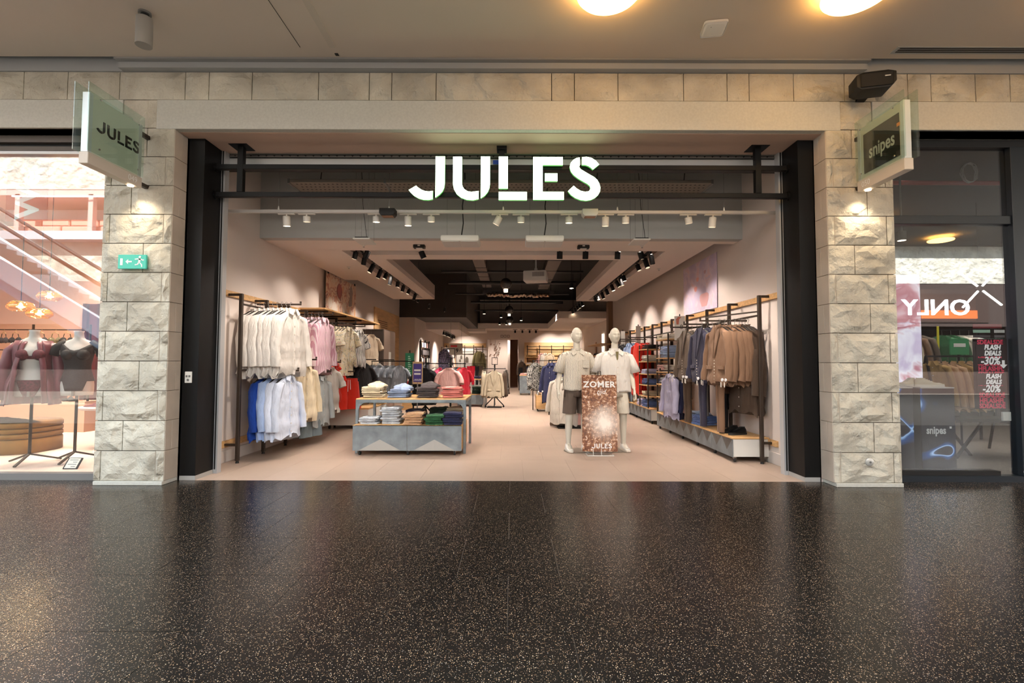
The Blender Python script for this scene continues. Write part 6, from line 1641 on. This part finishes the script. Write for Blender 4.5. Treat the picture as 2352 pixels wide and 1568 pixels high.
    pb.build('button_placket', F[shirt], sb)
    for k in range(5): MB().tube([(0, -.15 + .0 * k, 1.38 - .10 * k), (0, -.1585, 1.38 - .10 * k)], .007, 8).build('button', M_btn, sb)
    if shirt == 'wavy': MB().box(.055, .155, -.155, -.12, 1.27, 1.39).build('pocket', stripe_mat('pocket_stripe', (176, 172, 164), (226, 218, 204), 15, 'Z', .35, 2.6), sb)
    else:
        MB().prism([(-.022, 1.52), (.022, 1.52), (.012, 1.40), (-.006, 1.38)], -.135, -.12).build('under_shirt', F['khaki'], sb)
    # shorts
    rows = [(1.0, .185, .13), (.92, .195, .14), (.83, .205, .142)]
    hb = MB().loft([[(a * math.cos(q), .005 + b * math.sin(q), z) for q in (2 * PI * j / 32 for j in range(32))] for z, a, b in rows]).build('shorts', F[shorts], t, smooth=3)
    for s in (-1, 1):
        MB().loft([[(s * cx + a * math.cos(q) * (1 + .03 * math.sin(5 * q)), .0 + b * math.sin(q), z) for q in (2 * PI * j / 24 for j in range(24))] for z, a, b, cx in ((.88, .098, .125, .096), (.76, .104, .125, .104), (.62, .106, .120, .112), (.575, .107, .120, .115))]).build('shorts_leg', F[shorts], hb, smooth=1)
    for s in (-1, 1):
        shoe_t = MB()
        L = .29; rs = []
        for i in range(13):
            f = i / 12; y = .085 - L * f; h = .105 - .06 * min(1, max(0, f - .28) / .42) if f < .8 else .045 - .02 * ((f - .8) / .2)
            ww = .05 * (.74 + .26 * math.sin(PI * min(1, f * .9 + .1))) * (1 - .7 * max(0, (f - .82) / .18) ** 2) * (.7 if i == 0 else 1) * (.35 if i == 12 else 1)
            x0 = s * (.13 + .012 * f)
            rs.append([(x0 + ww * a_, y, z_) for a_, z_ in ((.95, .022), (1, .04), (.85, h * .7 + .02), (.4, h + .014), (-.4, h + .014), (-.85, h * .7 + .02), (-1, .04), (-.95, .022))])
        sho = shoe_t.loft(rs).build('shoe', M_white, t, smooth=1.2)
        MB().loft([[(s * (.13 + .012 * i / 12) + .054 * k * (.75 + .25 * math.sin(PI * min(1, i / 12 * .9 + .1))) * (.6 if i in (0, 12) else 1), .088 - .296 * i / 12, z_) for k, z_ in ((1, .010), (1, .032), (-1, .032), (-1, .010))] for i in range(13)]).build('sole', M_gum, sho, smooth=.7)
        for k in range(4): MB().box(s * .136 - .02, s * .136 + .02, -.035 - k * .022, -.028 - k * .022, .107 - k * .011, .115 - k * .011).build('lace', M_gum, sho)
    return t
mannequin('white mannequin in wavy striped shirt and brown shorts beside the poster board', (1.0, 7.52, 0), R(8), 'wavy', 'shortbrown', R(10), 1.0, .93, .06, '')
mannequin('white mannequin in loose white shirt and chalk shorts beside the poster board', (1.60, 7.56, 0), R(4), 'white', 'chalk', R(2), 1.16, .90, .05, '')

# poster board
def sunburst_mat():
    m = bpy.data.materials.new('sunburst_print'); m.use_nodes = True; nt = m.node_tree; b = nt.nodes['Principled BSDF']; L = nt.links.new
    co = _coords(nt, 'Object')
    n = nt.nodes.new('ShaderNodeTexNoise'); n.inputs['Scale'].default_value = 22; n.inputs['Detail'].default_value = 8; n.inputs['Roughness'].default_value = .72; n.inputs['Distortion'].default_value = .15; L(co, n.inputs['Vector'])
    c1 = ramp(nt, n.outputs['Fac'], [(.30, (70, 40, 34)), (.45, (112, 68, 48)), (.53, (150, 98, 64)), (.58, (206, 168, 136)), (.64, (232, 222, 222))])
    sp = nt.nodes.new('ShaderNodeVectorMath'); sp.operation = 'DISTANCE'; L(co, sp.inputs[0]); sp.inputs[1].default_value = (.07, 0, .42)
    n2 = nt.nodes.new('ShaderNodeTexNoise'); n2.inputs['Scale'].default_value = 12; n2.inputs['Detail'].default_value = 4; L(co, n2.inputs['Vector'])
    ma = nt.nodes.new('ShaderNodeMath'); ma.operation = 'MULTIPLY_ADD'; ma.inputs[1].default_value = .22; L(n2.outputs['Fac'], ma.inputs[0]); L(sp.outputs['Value'], ma.inputs[2])
    r2 = ramp(nt, ma.outputs[0], [(.17, (255, 255, 255)), (.26, (190, 190, 190)), (.40, (60, 60, 60)), (.62, (0, 0, 0))])
    mx = nt.nodes.new('ShaderNodeMix'); mx.data_type = 'RGBA'; L(r2, mx.inputs['Factor']); L(c1, mx.inputs[6]); mx.inputs[7].default_value = lin((252, 240, 230))
    L(mx.outputs[2], b.inputs['Base Color']); b.inputs['Roughness'].default_value = .45
    return m
t = thing('poster_board', 'standing poster board of sunlit autumn leaves reading ZOMER and JULES', 'poster', (1.29, 7.16, 0))
bd = MB().box(-.257, .257, -.006, .006, 0, 1.115).build('board', sunburst_mat(), t); bd.location = (0, 0, .055); bd.rotation_euler = (R(-3), 0, 0)
o = lettering('ZOMER', .12, M_whiteink, bd, (-.0, -.008, .97), name='title', font_bold=.003, sx=1.12, space=1.08)
o = lettering('tijd', .10, M_whiteink, bd, (.02, -.008, .865), name='script_word', shear=.45)
flat_word(bd, M_whiteink, .068, (-.125, -.007, .045), (1, 0, 0), (0, 0, 1), (0, -1, 0), .002)
MB().tube([(-.19, -.08, .006), (.19, -.08, .006), (.19, .12, .006), (-.19, .12, .006), (-.19, -.08, .006)], .006, 6).build('wire_base', M_whitem, t)
for x in (-.10, .02): MB().tube([(x, -.08, .006), (x, -.01, .01), (x, -.002, .09)], .005, 6).build('base_stem', M_whitem, t)
MB().tube([(-.02, .02, 1.16), (-.02, .02, 1.22), (.02, .02, 1.22), (.02, .02, 1.16)], .006, 6).build('carry_loop', M_blackm, t)

# ================================================================== MIDDLE AND BACK OF THE SHOP
def t_stand(label, x, y, zt, legs=True):
    t = thing('clothes_stand', label, 'clothes rack', (x, y, 0))
    MB().box(-.02, .02, -.02, .02, .06, zt).build('post', M_black, t)
    MB().bar((-.34, 0, zt - .12), (.34, 0, zt - .12), .022, .022).build('cross_bar', M_black, t)
    MB().bar((0, -.34, zt - .14), (0, .34, zt - .14), .022, .022).build('cross_bar', M_black, t)
    MB().ring([(-.09, zt), (.09, zt), (.09, zt + .22), (-.09, zt + .22)], [(-.075, zt + .015), (.075, zt + .015), (.075, zt + .205), (-.075, zt + .205)], -.008, .008).build('sign_frame', M_black, t)
    MB().box(-.22, .22, -.18, .18, .0, .02).build('base_plate', M_black, t)
    for s in (-1, 1):
        MB().bar((0, 0, .34), (s * .27, 0, .06), .03, .03).build('leg', M_black, t)
        MB().bar((0, 0, .34), (0, s * .27, .06), .03, .03).build('leg', M_black, t)
        MB().cyl((s * .27, -.01, .03), (s * .27, .01, .03), .03, n=10).build('caster', M_rubber, t)
    return t
MS = 'clothes in the middle of the shop'
t_stand('black cross stand carrying the beige jackets in the aisle', -.52, 14.7, 1.28)
garment('jacket', 'stone', (-.52, 14.36, 1.19), 0, 'beige zip jacket hanging on the front of the aisle stand', MS, 0, scale=1.0)
garment('jacket', 'dkbrown', (-.20, 14.7, 1.19), R(80), 'dark jacket hanging on the side of the aisle stand', MS, 1)
garment('jacket', 'stone', (-.84, 14.7, 1.19), R(-80), 'beige jacket hanging on the outer side of the aisle stand', MS, 1)
t_stand('black cross stand carrying the pink t-shirts', -1.37, 10.9, 1.44)
garment('tee', 'ltpink', (-1.37, 10.55, 1.32), 0, 'pink t-shirt facing the entrance behind the salmon pile', MS, 0, scale=1.05)
garment('tee', 'ltpink', (-1.37, 10.64, 1.32), 0, 'pink t-shirt hanging second behind the salmon pile', MS, 1, scale=1.05)
for i, (f, w_) in enumerate((('crimson', 'red'), ('red', 'bright red'), ('black', 'black'))): garment('tee', f, (-1.08 - .08 * i, 10.9 + .05 * i, 1.32), R(60), '%s t-shirt on the side of the pink t-shirt stand' % w_, MS, i)
t_stand('black cross stand carrying the black t-shirts', -2.0, 11.3, 1.44)
for i in range(2): garment('tee', 'black', (-2.0 + .03, 10.95 + .08 * i, 1.32), R(6), 'black t-shirt, %s on the stand behind the jeans piles' % ORD[i], MS, i, scale=1.15)
garment('tee', 'offwhite', (-1.76, 11.25, 1.32), R(65), 'off-white t-shirt on the side of the black t-shirt stand', MS, 0)
garment('tee', 'rose', (-1.70, 11.33, 1.32), R(65), 'rose t-shirt on the side of the black t-shirt stand', MS, 1)
gr = thing('low_rail', 'black low rail carrying grey denim shirts', 'clothes rack', (-2.75, 10.9, 0))
MB().bar((-.45, 0, 1.37), (.55, 0, 1.37), .022, .022).build('hang_bar', M_black, gr)
for x in (-.45, .55): MB().box(x - .015, x + .015, -.015, .015, .0, 1.38).build('post', M_black, gr); MB().box(x - .02, x + .02, -.25, .25, 0, .03).build('foot', M_black, gr)
for i in range(5): garment('tee', 'denim', (-3.12 + .15 * i, 10.88, 1.35), R(30), 'grey denim shirt, %s on the low rail' % ORD[i], MS, i % 3, scale=.85)
t = thing('poster_stand', 'purple sign on a grey pole reading JULES before the black t-shirts', 'sign', (-1.86, 9.6, 0))
MB().cyl((0, 0, .01), (0, 0, .96), .012, n=8).build('pole', M_greym, t)
MB().cyl((0, 0, 0), (0, 0, .015), .14, n=20).build('foot', M_greym, t)
MB().box(-.10, .10, -.01, .01, .92, 1.36).build('sign_border', mat('cork', (206, 176, 136), .8), t, bevel=.004)
MB().box(-.082, .082, -.014, -.01, .96, 1.32).build('sign_face', mat('purple_print', (66, 52, 140), .6), t)
for z in (1.19, 1.12): MB().box(-.065, .065, -.016, -.014, z - .018, z + .018).build('text_bar', M_whiteink, t)
flat_word(t, M_whiteink, .035, (-.075, -.016, .985), (1, 0, 0), (0, 0, 1), (0, -1, 0), .001)
# green banner pole
t = thing('green_banner', 'narrow dark green hanging banner with pale lettering by the pillar', 'banner', (-3.05, 14.5, 0))
MB().box(-.13, .13, -.01, .01, .95, 1.62).build('cloth', mat('banner_green', (30, 110, 78), .7), t)
for q in range(9): MB().box(-.045, .045 - .02 * (q % 3), -.013, -.010, 1.02 + .06 * q, 1.05 + .06 * q).build('pale_stroke', mat('banner_ink', (160, 200, 180), .6), t)
MB().box(-.015, .015, .0, .03, 0, 1.7).build('pole', M_black, t)
t = thing('round_card', 'white card with red dot on a birch block by the pillar', 'card', (-2.95, 13.9, 0))
MB().box(-.15, .15, -.12, .12, 0, .62).build('birch_block', M_wood, t)
MB().box(-.11, .11, -.01, .01, .62, .86).build('card', M_paper, t)
MB().tube([(0, -.012, .76), (0, -.010, .76)], .05, 16).build('red_dot', mat('dot_red', (206, 40, 60), .6), t)
# tables and boxes at mid depth
def low_table(x, y, wd, dp, h, label, m=M_galv):
    t = thing('display_box', label, 'table', (x, y, 0))
    MB().box(-wd / 2, wd / 2, -dp / 2, dp / 2, .07, h).build('box_body', m, t, bevel=.004)
    MB().box(-wd / 2 - .005, wd / 2 + .005, -dp / 2 - .005, dp / 2 + .005, h, h + .025).build('top_board', M_wood, t)
    for sx in (-1, 1):
        for sy in (-1, 1): MB().tube([(sx * (wd / 2 - .05) - .01, sy * (dp / 2 - .06), .035), (sx * (wd / 2 - .05) + .01, sy * (dp / 2 - .06), .035)], .035, 10).build('caster', M_rubber, t)
    return t
low_table(-1.25, 15.2, .75, .7, .36, 'grey metal display box of red and green clothes in mid shop')
fr_ = thing('table_frame', 'grey metal table over the red and green clothes', 'table', (-1.25, 15.6, 0))
for sx in (-1, 1):
    for sy in (-1, 1): MB().box(sx * .42 - .015, sx * .42 + .015, sy * .4 - .015, sy * .4 + .015, 0, .80).build('leg', M_galv, fr_)
MB().box(-.44, .44, -.42, .42, .80, .83).build('tabletop', M_wood, fr_)
stack('crimson', 5, (-1.42, 15.0, .385), 0, 'crimson sweater', 'in the mid shop box', .28, .3, .045)
stack('forest', 5, (-1.08, 15.0, .385), 0, 'dark green sweater', 'in the mid shop box', .28, .3, .045)
stack('crimson', 3, (-1.45, 15.5, .83), 0, 'crimson shirt', 'on the mid shop table', .28, .3, .04)
stack('indigo', 2, (-1.06, 15.5, .83), 0, 'indigo shirt', 'on the mid shop table', .28, .3, .04)
low_table(.55, 20.5, .45, .6, .80, 'tall grey metal box near the back doorway')
stack('ltpink', 2, (.5, 20.4, .825), 0, 'pale pink shirt', 'on the grey box near the doorway', .28, .3, .04)
stack('beige', 2, (.66, 20.5, .825), 0, 'beige shirt', 'on the grey box near the doorway', .2, .3, .04)
bxx = low_table(.88, 13.7, .42, .55, .42, 'birch crate on casters under the patterned clothes', M_wood)
cg = thing('grid_stand', 'black grid stand of patterned clothes above the birch crate', 'clothes rack', (.80, 13.9, 0))
for x in (-.2, -.08, .35): MB().box(x - .012, x + .012, -.012, .012, .0, 1.42).build('post', M_black, cg)
for z in (.55, .72, .89, 1.06, 1.24, 1.40): MB().box(-.2, .65, -.01, .01, z - .008, z + .008).build('bar', M_black, cg)
stack('camo', 5, (.92, 13.72, .89), 0, 'navy printed shirt', 'on the grid stand', .26, .25, .035)
stack('check', 5, (.92, 13.72, .62), 0, 'black checked shirt', 'on the grid stand', .26, .25, .035)
stack('olive', 4, (.92, 13.72, 1.08), 0, 'olive printed shirt', 'on the grid stand', .26, .25, .035)
stack('tan', 4, (.9, 13.6, .445), 0, 'tan trousers', 'on the birch crate', .26, .25, .035)
for i in range(2): garment('shirt', 'check', (.62 + .06 * i, 13.75, 1.40), R(40), 'black and cream checked shirt, %s on the grid stand' % ORD[i], MS, i, scale=.9)
for i in range(4): garment('coat', 'indigo', (1.02 + .11 * i, 12.6 + .05 * i, 1.42), R(-35), 'navy rain coat, %s beside the mannequins' % ORD[i], MS, i % 3, tags=True, scale=1.05)
MB().bar((.95, 12.6, 1.41), (1.6, 12.9, 1.41), .022, .022).build('rail_bar', M_black); o = bpy.data.objects['rail_bar']; o.name = 'coat_rail'
tag(o, 'black bar carrying the navy rain coats', 'clothes rack')
for x, y in ((.96, 12.62), (1.58, 12.9)): MB().box(x - .012, x + .012, y - .012, y + .012, 0, 1.4).build('post', M_black, o)
for i in range(3): garment('coat', ('offwhite', 'white', 'ltpink')[i], (1.02 + .12 * i, 10.2 + .03 * i, 1.12), R(-30), ('off-white', 'white', 'pale pink')[i] + ' long garment hanging behind the striped mannequin', MS, i, scale=1.0)
cr = thing('clothes_stand', 'black stand behind the two mannequins carrying pale garments', 'clothes rack', (1.25, 10.3, 0))
MB().bar((-.35, -.1, 1.11), (.6, .1, 1.11), .022, .022).build('cross_bar', M_black, cr)
MB().box(-.02, .02, -.02, .02, .02, 1.12).build('post', M_black, cr)
MB().box(-.3, .5, -.3, .3, 0, .025).build('base_plate', M_black, cr)
for i in range(3): garment('tee', ('black', 'khaki', 'black')[i], (1.45 + .1 * i, 10.35, 1.12), R(-20), ('black', 'khaki', 'plain black')[i] + ' t-shirt hanging behind the mannequins', MS, i)
# back walls: boards, racks, jackets, signs
for x0, x1, lb in ((-3.4, -1.3, 'birch back board with rails at the shirt side of the doorway'), (.62, 3.3, 'birch back board with rails at the suit side of the doorway')):
    t = thing('back_rack', lb, 'clothes rail', ((x0 + x1) / 2, 24.3, 0))
    hw_ = (x1 - x0) / 2
    if x0 > 0: MB().box(-hw_, hw_, 0, .06, .3, 2.35).build('board', M_woodp, t)
    else: MB().box(-hw_, hw_, 0, .06, 2.1, 2.3).build('board', M_woodp, t)
    for k in range(5):
        xx = -hw_ + .15 + k * (2 * hw_ - .3) / 4
        MB().box(xx - .02, xx + .02, -.2, -.16, 0, 2.2).build('post', M_bronze, t)
    MB().box(-hw_ + .1, hw_ - .1, -.2, -.17, 2.12, 2.15).build('top_bar', M_bronze, t)
    MB().box(-hw_ + .1, hw_ - .1, -.2, -.17, 1.86, 1.885).build('hang_bar', M_bronze, t)
    for z in (.4,): MB().box(-hw_, hw_, -.5, 0, 0, z).build('base_box', M_white, t)
BK = 'clothes at the back wall'
garment('jacket', 'khaki', (-1.62, 23.95, 1.98), 0, 'khaki green jacket facing out on the back wall', BK, 0, scale=1.15)
for i, (f, w_) in enumerate((('crimson', 'crimson'), ('crimson', 'second crimson'), ('black', 'black'), ('dkbrown', 'dark brown'))): garment('trousers', f, (-2.05 + .19 * i, 23.2, 1.28), 0, w_ + ' trousers hanging below the back wall posters', BK, 0, scale=.9)
hb = MB().bar((-.5, 0, 0), (.5, 0, 0), .02, .02).build('trouser_rail', M_black); hb.location = (-1.75, 23.2, 1.27); tag(hb, 'short black rail of trousers before the back wall', 'clothes rack')
for x in (-.48, .48): MB().box(x - .012, x + .012, -.012, .012, -1.27, 0).build('post', M_black, hb)
for i, (x, f, w_) in enumerate(((1.45, 'ltpink', 'pale pink'), (1.62, 'offwhite', 'off-white'), (1.85, 'sand', 'sand'), (2.5, 'dkbrown', 'dark brown'), (2.75, 'olive', 'olive'))): garment('shirt', f, (x, 23.95, 1.88), R(15), w_ + ' shirt on the suit side of the back wall', BK, i % 3)
for z, f, n, w_ in ((1.62, 'caramel', 2, 'caramel cap stack'), (1.25, 'white', 2, 'white shirt'), (.95, 'indigo', 4, 'indigo trousers')):
    o = MB().box(.68, 1.30, 23.7, 24.28, z - .03, z).build('display_shelf', M_wood); tag(o, 'birch shelf holding the %s on the back wall' % w_, 'shelf')
    stack(f, n, (.85, 23.95, z), 0, w_, 'on the outer back wall shelf', .3, .3, .05); stack(f, n, (1.15, 23.95, z), 0, w_, 'on the inner back wall shelf', .24, .3, .05)
t = thing('price_board', 'white hanging price board with a big 9', 'sign', (-2.05, 17.8, 1.62))
MB().box(-.24, .24, -.008, .008, 0, .42).build('board', M_paper, t)
lettering('9', .2, M_ink, t, (.04, -.011, .15), name='price', font_bold=.006); MB().prism([(.12, .12), (.14, .12), (.18, .22), (.16, .22)], -.011, -.008).build('price_stroke', M_ink, t)
MB().box(-.20, .04, -.011, -.008, .29, .35).build('red_stroke', mat('dot_red', (206, 40, 60), .6), t)
for x in (-.2, .2): MB().cyl((x, 0, .42), (x, 0, 1.33), .004, n=5).build('wire', M_greym, t)
t = thing('glove_poster', 'white poster with printed dark mittens on the back wall', 'poster', (-2.35, 24.28, 1.05))
MB().box(-.42, .42, -.01, .01, 0, .98).build('sheet', M_paper, t)
for x, z, w_, h in ((-.18, .55, .10, .2), (-.24, .38, .09, .14), (.10, .42, .16, .30)):
    MB().prism([(x - w_ / 2, z - h / 2), (x + w_ / 2, z - h / 2), (x + w_ / 2, z + h * .2), (x + w_ * .2, z + h / 2), (x - w_ * .2, z + h / 2), (x - w_ / 2, z + h * .2)], -.014, -.01).build('printed_mitten', mat('mitten_grey', (120, 110, 100), .7), t)
# sock and shoe wall, shirts at the rear of the shirt side
sk = thing('sock_wall', 'tall black grid of packed socks and caps beyond the pillar', 'display', (-3.25, 19.0, 0))
for x0 in (0,):
    MB().box(-.2, -.17, -.9, .9, .0, 2.15).build('back_panel', mat('panel_brown', (92, 70, 56), .7), sk)
    for yy in (-.9, 0, .9): MB().box(-.17, -.13, yy - .02, yy + .02, 0, 2.2).build('post', M_black, sk)
cols = ['white', 'black', 'ltpink', 'charcoal', 'offwhite', 'navy']
sock = {}
for r in range(6):
    for c in range(7):
        f = cols[(r * 3 + c * 5 + r * c) % 6]
        if f not in sock: sock[f] = MB().prism([(-.055, -.20), (.055, -.20), (.06, -.05), (.03, 0), (-.03, 0), (-.06, -.05)], -.03, .03).mesh('sock_pack', F[f], bevel=.01)
        o = link('sock_pack', sock[f], None, (-3.375 + .0 * c, 18.25 + .25 * c, 2.1 - .28 * r), (0, 0, R(78)))
        tag(o, '%s sock pack, %s along row %s of the grid' % ({'ltpink': 'pink', 'offwhite': 'cream'}.get(f, f), ORD[c], ORD[r]), 'socks', 'sock packs on the grid')
MB().box(-3.0, -3.0 + .02, 20.6, 23.2, 1.98, 2.0).build('rear_rail', M_bronze); o = bpy.data.objects['rear_rail']; tag(o, 'long rail at the rear of the shirt side', 'clothes rail')
for yy in (20.62, 21.9, 23.18): MB().box(-3.0, -2.98, yy - .012, yy + .012, 0, 1.99).build('post', M_bronze, o)
for i, (f, w_) in enumerate((('camo', 'navy printed'), ('camo', 'second navy printed'), ('white', 'white'), ('black', 'black'), ('ltpink', 'pink'), ('offwhite', 'off-white'), ('tan', 'tan'), ('white', 'last white'))): garment('shirt', f, (-2.9, 20.8 + .3 * i, 1.98), R(50), w_ + ' shirt on the rear rail of the shirt side', BK, i % 3, scale=1.1)
t = thing('lit_sign', 'tall narrow lit panel on the rear suit wall', 'lamp', (3.48, 18.6, 1.5))
MB().box(-.02, .02, -.12, .12, 0, .95).build('lit_panel', mat('lit_panel', (255, 240, 224), .5, emit=((255, 236, 214), 1.6)), t)
t = thing('brown_board', 'narrow brown panel on the rear suit wall', 'panel', (3.49, 20.2, 1.5))
MB().box(-.012, .012, -.14, .14, 0, .7).build('board', mat('brown_panel', (150, 108, 84), .6), t)
t = thing('display_shelf', 'birch shelf of dark caps on the rear suit wall', 'shelf', (3.2, 17.0, 1.95))
MB().box(-.35, .14, -1.3, 1.3, 0, .03).build('board', M_wood, t)
for i in range(7):
    o = MB().lathe([(.001, .10), (.06, .09), (.09, .05), (.095, 0)], 12).build('cap', F[('navy', 'black', 'charcoal')[i % 3]], smooth=1.2); o.location = (3.1, 15.9 + .34 * i, 1.60)
    tag(o, '%s cap, %s in the row under the rear shelf' % (('navy', 'black', 'charcoal')[i % 3], ORD[i]), 'cap', 'caps under the rear shelf')
    MB().box(-.10, -.0, -.07, .07, .0, .012).build('visor', F[('navy', 'black', 'charcoal')[i % 3]], o)
o = MB().box(2.9, 3.4, 15.7, 18.2, 1.57, 1.60).build('display_shelf', M_wood); tag(o, 'lower birch shelf under the caps on the rear suit wall', 'shelf')
t = thing('branch_decor', 'dried branch decoration hanging on the doorway wall', 'decoration', (-.95, 26.94, 1.3))
for i in range(9):
    a = rnd.uniform(-.4, .4)
    MB().tube([(rnd.uniform(-.1, .1), 0, .2 + .08 * i), (a * .5, -.03, .45 + .08 * i), (a, -.05, .6 + .09 * i)], [.012, .008, .004], 5).build('branch', mat('branch_brown', (92, 66, 50), .8), t)
for i in range(14):
    MB().box(-.035, .035, -.012, .012, -.02, .02).build('leaf', mat('leaf_brown', (110, 74, 56), .8), t).location = (rnd.uniform(-.28, .3), -.05, rnd.uniform(.4, 1.3))
t = thing('pictogram', 'small pictogram sign above the doorway', 'sign', (-.35, 24.38, 2.66))
for x in (-.16, 0, .17): MB().ring([(x - .06, -.06), (x + .06, -.06), (x + .06, .06), (x - .06, .06)], [(x - .045, -.045), (x + .045, -.045), (x + .045, .045), (x - .045, .045)], -.004, .004).build('symbol_box', M_ink, t)
garment('trousers', 'black', (.36, 21.2, 1.25), 0, 'black trousers hanging by the grey box near the doorway', BK, 0, scale=1.0)
garment('jacket', 'dkbrown', (.42, 21.3, 1.45), R(20), 'dark brown jacket hanging by the grey box near the doorway', BK, 0, scale=.8)
hs = thing('clothes_stand', 'thin stand carrying dark clothes near the back doorway', 'clothes rack', (.4, 21.25, 0))
MB().box(-.015, .015, -.015, .015, 0, 1.46).build('post', M_black, hs); MB().bar((-.2, 0, 1.25), (.2, .05, 1.25), .02, .02).build('arm', M_black, hs)

# sneaker shop clothes (seen through the tinted window)
SN = 'clothes in the sneaker shop'
rk2 = thing('clothes_rail', 'upper black rail of pale garments at the back of the sneaker shop', 'clothes rail', (7.3, 8.6, 0))
MB().bar((-.75, 0, 1.95), (.95, 0, 1.95), .025, .025).build('hang_bar', M_black, rk2)
for x in (-.75, .95): MB().box(x - .015, x + .015, -.015, .015, .0, 1.96).build('post', M_black, rk2)
for i, (f, w_) in enumerate((('taupe', 'taupe'), ('brown', 'brown'), ('stone', 'stone'), ('brown', 'second brown'), ('taupe', 'second taupe'))): garment('hood', f, (6.66 + .14 * i, 8.6, 1.93), R(-38), w_ + ' sweatshirt on the upper rail of the sneaker shop', SN, i % 3, scale=.92)
tag(MB().tube([(7.42, 8.45, 2.0), (7.40, 8.44, 1.0)], .018, 6).build('yellow_strap', mat('yellow_strap', (214, 206, 60), .6)), 'yellow strap hanging among the sneaker shop garments', 'strap')
for i, (f, w_) in enumerate((('green', 'green'), ('green', 'second green'), ('offwhite', 'off-white'), ('white', 'white'))): garment('hood', f, (7.62 + .16 * i, 8.6, 1.93), R(-38), w_ + ' sweatshirt on the upper rail beside the taupe ones', SN, i % 3, scale=.9)
rk3 = thing('clothes_rail', 'lower black rail of tan jackets in the sneaker shop', 'clothes rail', (6.75, 7.4, 0))
MB().bar((-.45, 0, 1.46), (.75, 0, 1.46), .025, .025).build('hang_bar', M_black, rk3)
for x in (-.45, .75):
    MB().bar((x, -.3, 0), (x, 0, 1.46), .025, .025).build('leg', M_black, rk3); MB().bar((x, .3, 0), (x, 0, 1.46), .025, .025).build('leg', M_black, rk3)
for i in range(6): garment('coat' if i == 0 else 'jacket', ('caramel', 'tan', 'tan', 'caramel', 'tan', 'stone')[i], (6.38 + .13 * i, 7.4, 1.45), R(-30), 'tan work jacket, %s on the lower rail of the sneaker shop' % ORD[i], SN, i % 3, scale=.92)
t = thing('green_card', 'green price card on the sneaker shop rail', 'card', (7.55, 8.2, 1.50))
MB().box(-.16, .16, -.01, .01, 0, .26).build('card', mat('card_green', (60, 150, 100), .6), t); MB().box(-.10, .10, -.013, -.01, .13, .19).build('pale_stroke', M_whiteink, t); MB().box(-.01, .01, 0, .02, -1.5, 0).build('card_pole', M_black, t)
t = thing('bench', 'black folding bench with shoes in the sneaker shop', 'bench', (6.9, 7.0, .02))
MB().box(-.5, .6, -.2, .2, .52, .56).build('seat', M_black, t)
for x in (-.45, .55):
    MB().bar((x - .2, -.1, 0), (x + .2, -.1, .52), .03, .03).build('leg', M_black, t); MB().bar((x + .2, .1, 0), (x - .2, .1, .52), .03, .03).build('leg', M_black, t)

# ================================================================== SHOP LIGHT (the shop's own spots)
WARM = (1.0, .86, .745)
KP = .80
for i, y in enumerate((8.5, 9.6, 10.9, 12.4, 13.8)):
    spot((-2.74, y, 3.28), (-3.75, y - .4 + .1 * i, 1.35), 150 * KP, 82, .7, WARM, .05)
    spot((2.46, y, 3.28), (3.45, y - .4 + .1 * i, 1.35), 150 * KP, 82, .7, WARM, .05)
for x, tx, ty, tz, p in ((-2.35, -3.4, 6.9, 1.2, 190), (-1.55, -3.5, 7.9, 1.1, 190), (-1.2, -1.5, 7.2, .6, 230), (.5, 1.0, 7.3, 1.1, 90), (1.9, 1.6, 7.4, 1.1, 90), (1.85, 3.1, 7.0, 1.2, 240), (2.2, 3.2, 8.2, 1.1, 190), (-.2, -.2, 8.0, 0, 120)):
    spot((x, 8.30, 3.26), (tx, ty, tz), p * KP, 75, .8, WARM, .05)
for x, tx, ty, p in ((-2.7, -3.3, 7.0, 150), (-1.3, -1.6, 7.0, 130), (.3, .9, 7.3, 60), (2.2, 1.6, 7.3, 60), (2.5, 3.1, 7.0, 180), (-2.0, -2.2, 6.6, 60), (2.1, 2.2, 6.6, 60)):
    spot((x, 6.33, 3.14), (tx, ty, .6), p * KP, 80, .8, WARM, .05)
for i, (x, y, p) in enumerate(((-1.2, 11.2, 240), (0, 12.5, 240), (1.2, 11.5, 240), (-1.0, 15, 260), (.9, 15.5, 260), (-.6, 18.5, 280), (1.6, 18.5, 280), (0, 21.5, 260), (-2.7, 21.5, 200), (2.4, 22, 260), (-2.7, 18.3, 160), (.2, 9.5, 220))):
    spot((x, y, 3.2 if x > -2.5 else 2.6), (x * 1.15, y + .4, 0.3), p * KP * 1.8, 115, .8, WARM, .06)
for x, p in ((-2.3, 120), (1.9, 150), (2.8, 120)): spot((x, 23.2, 2.88 if x > 0 else 2.6), (x, 24.4, 1.7), p * KP, 90, .8, WARM, .05)
spot((-.4, 25.4, 2.55), (-.3, 26.6, 0.4), 170 * KP, 130, .8, WARM, .05)
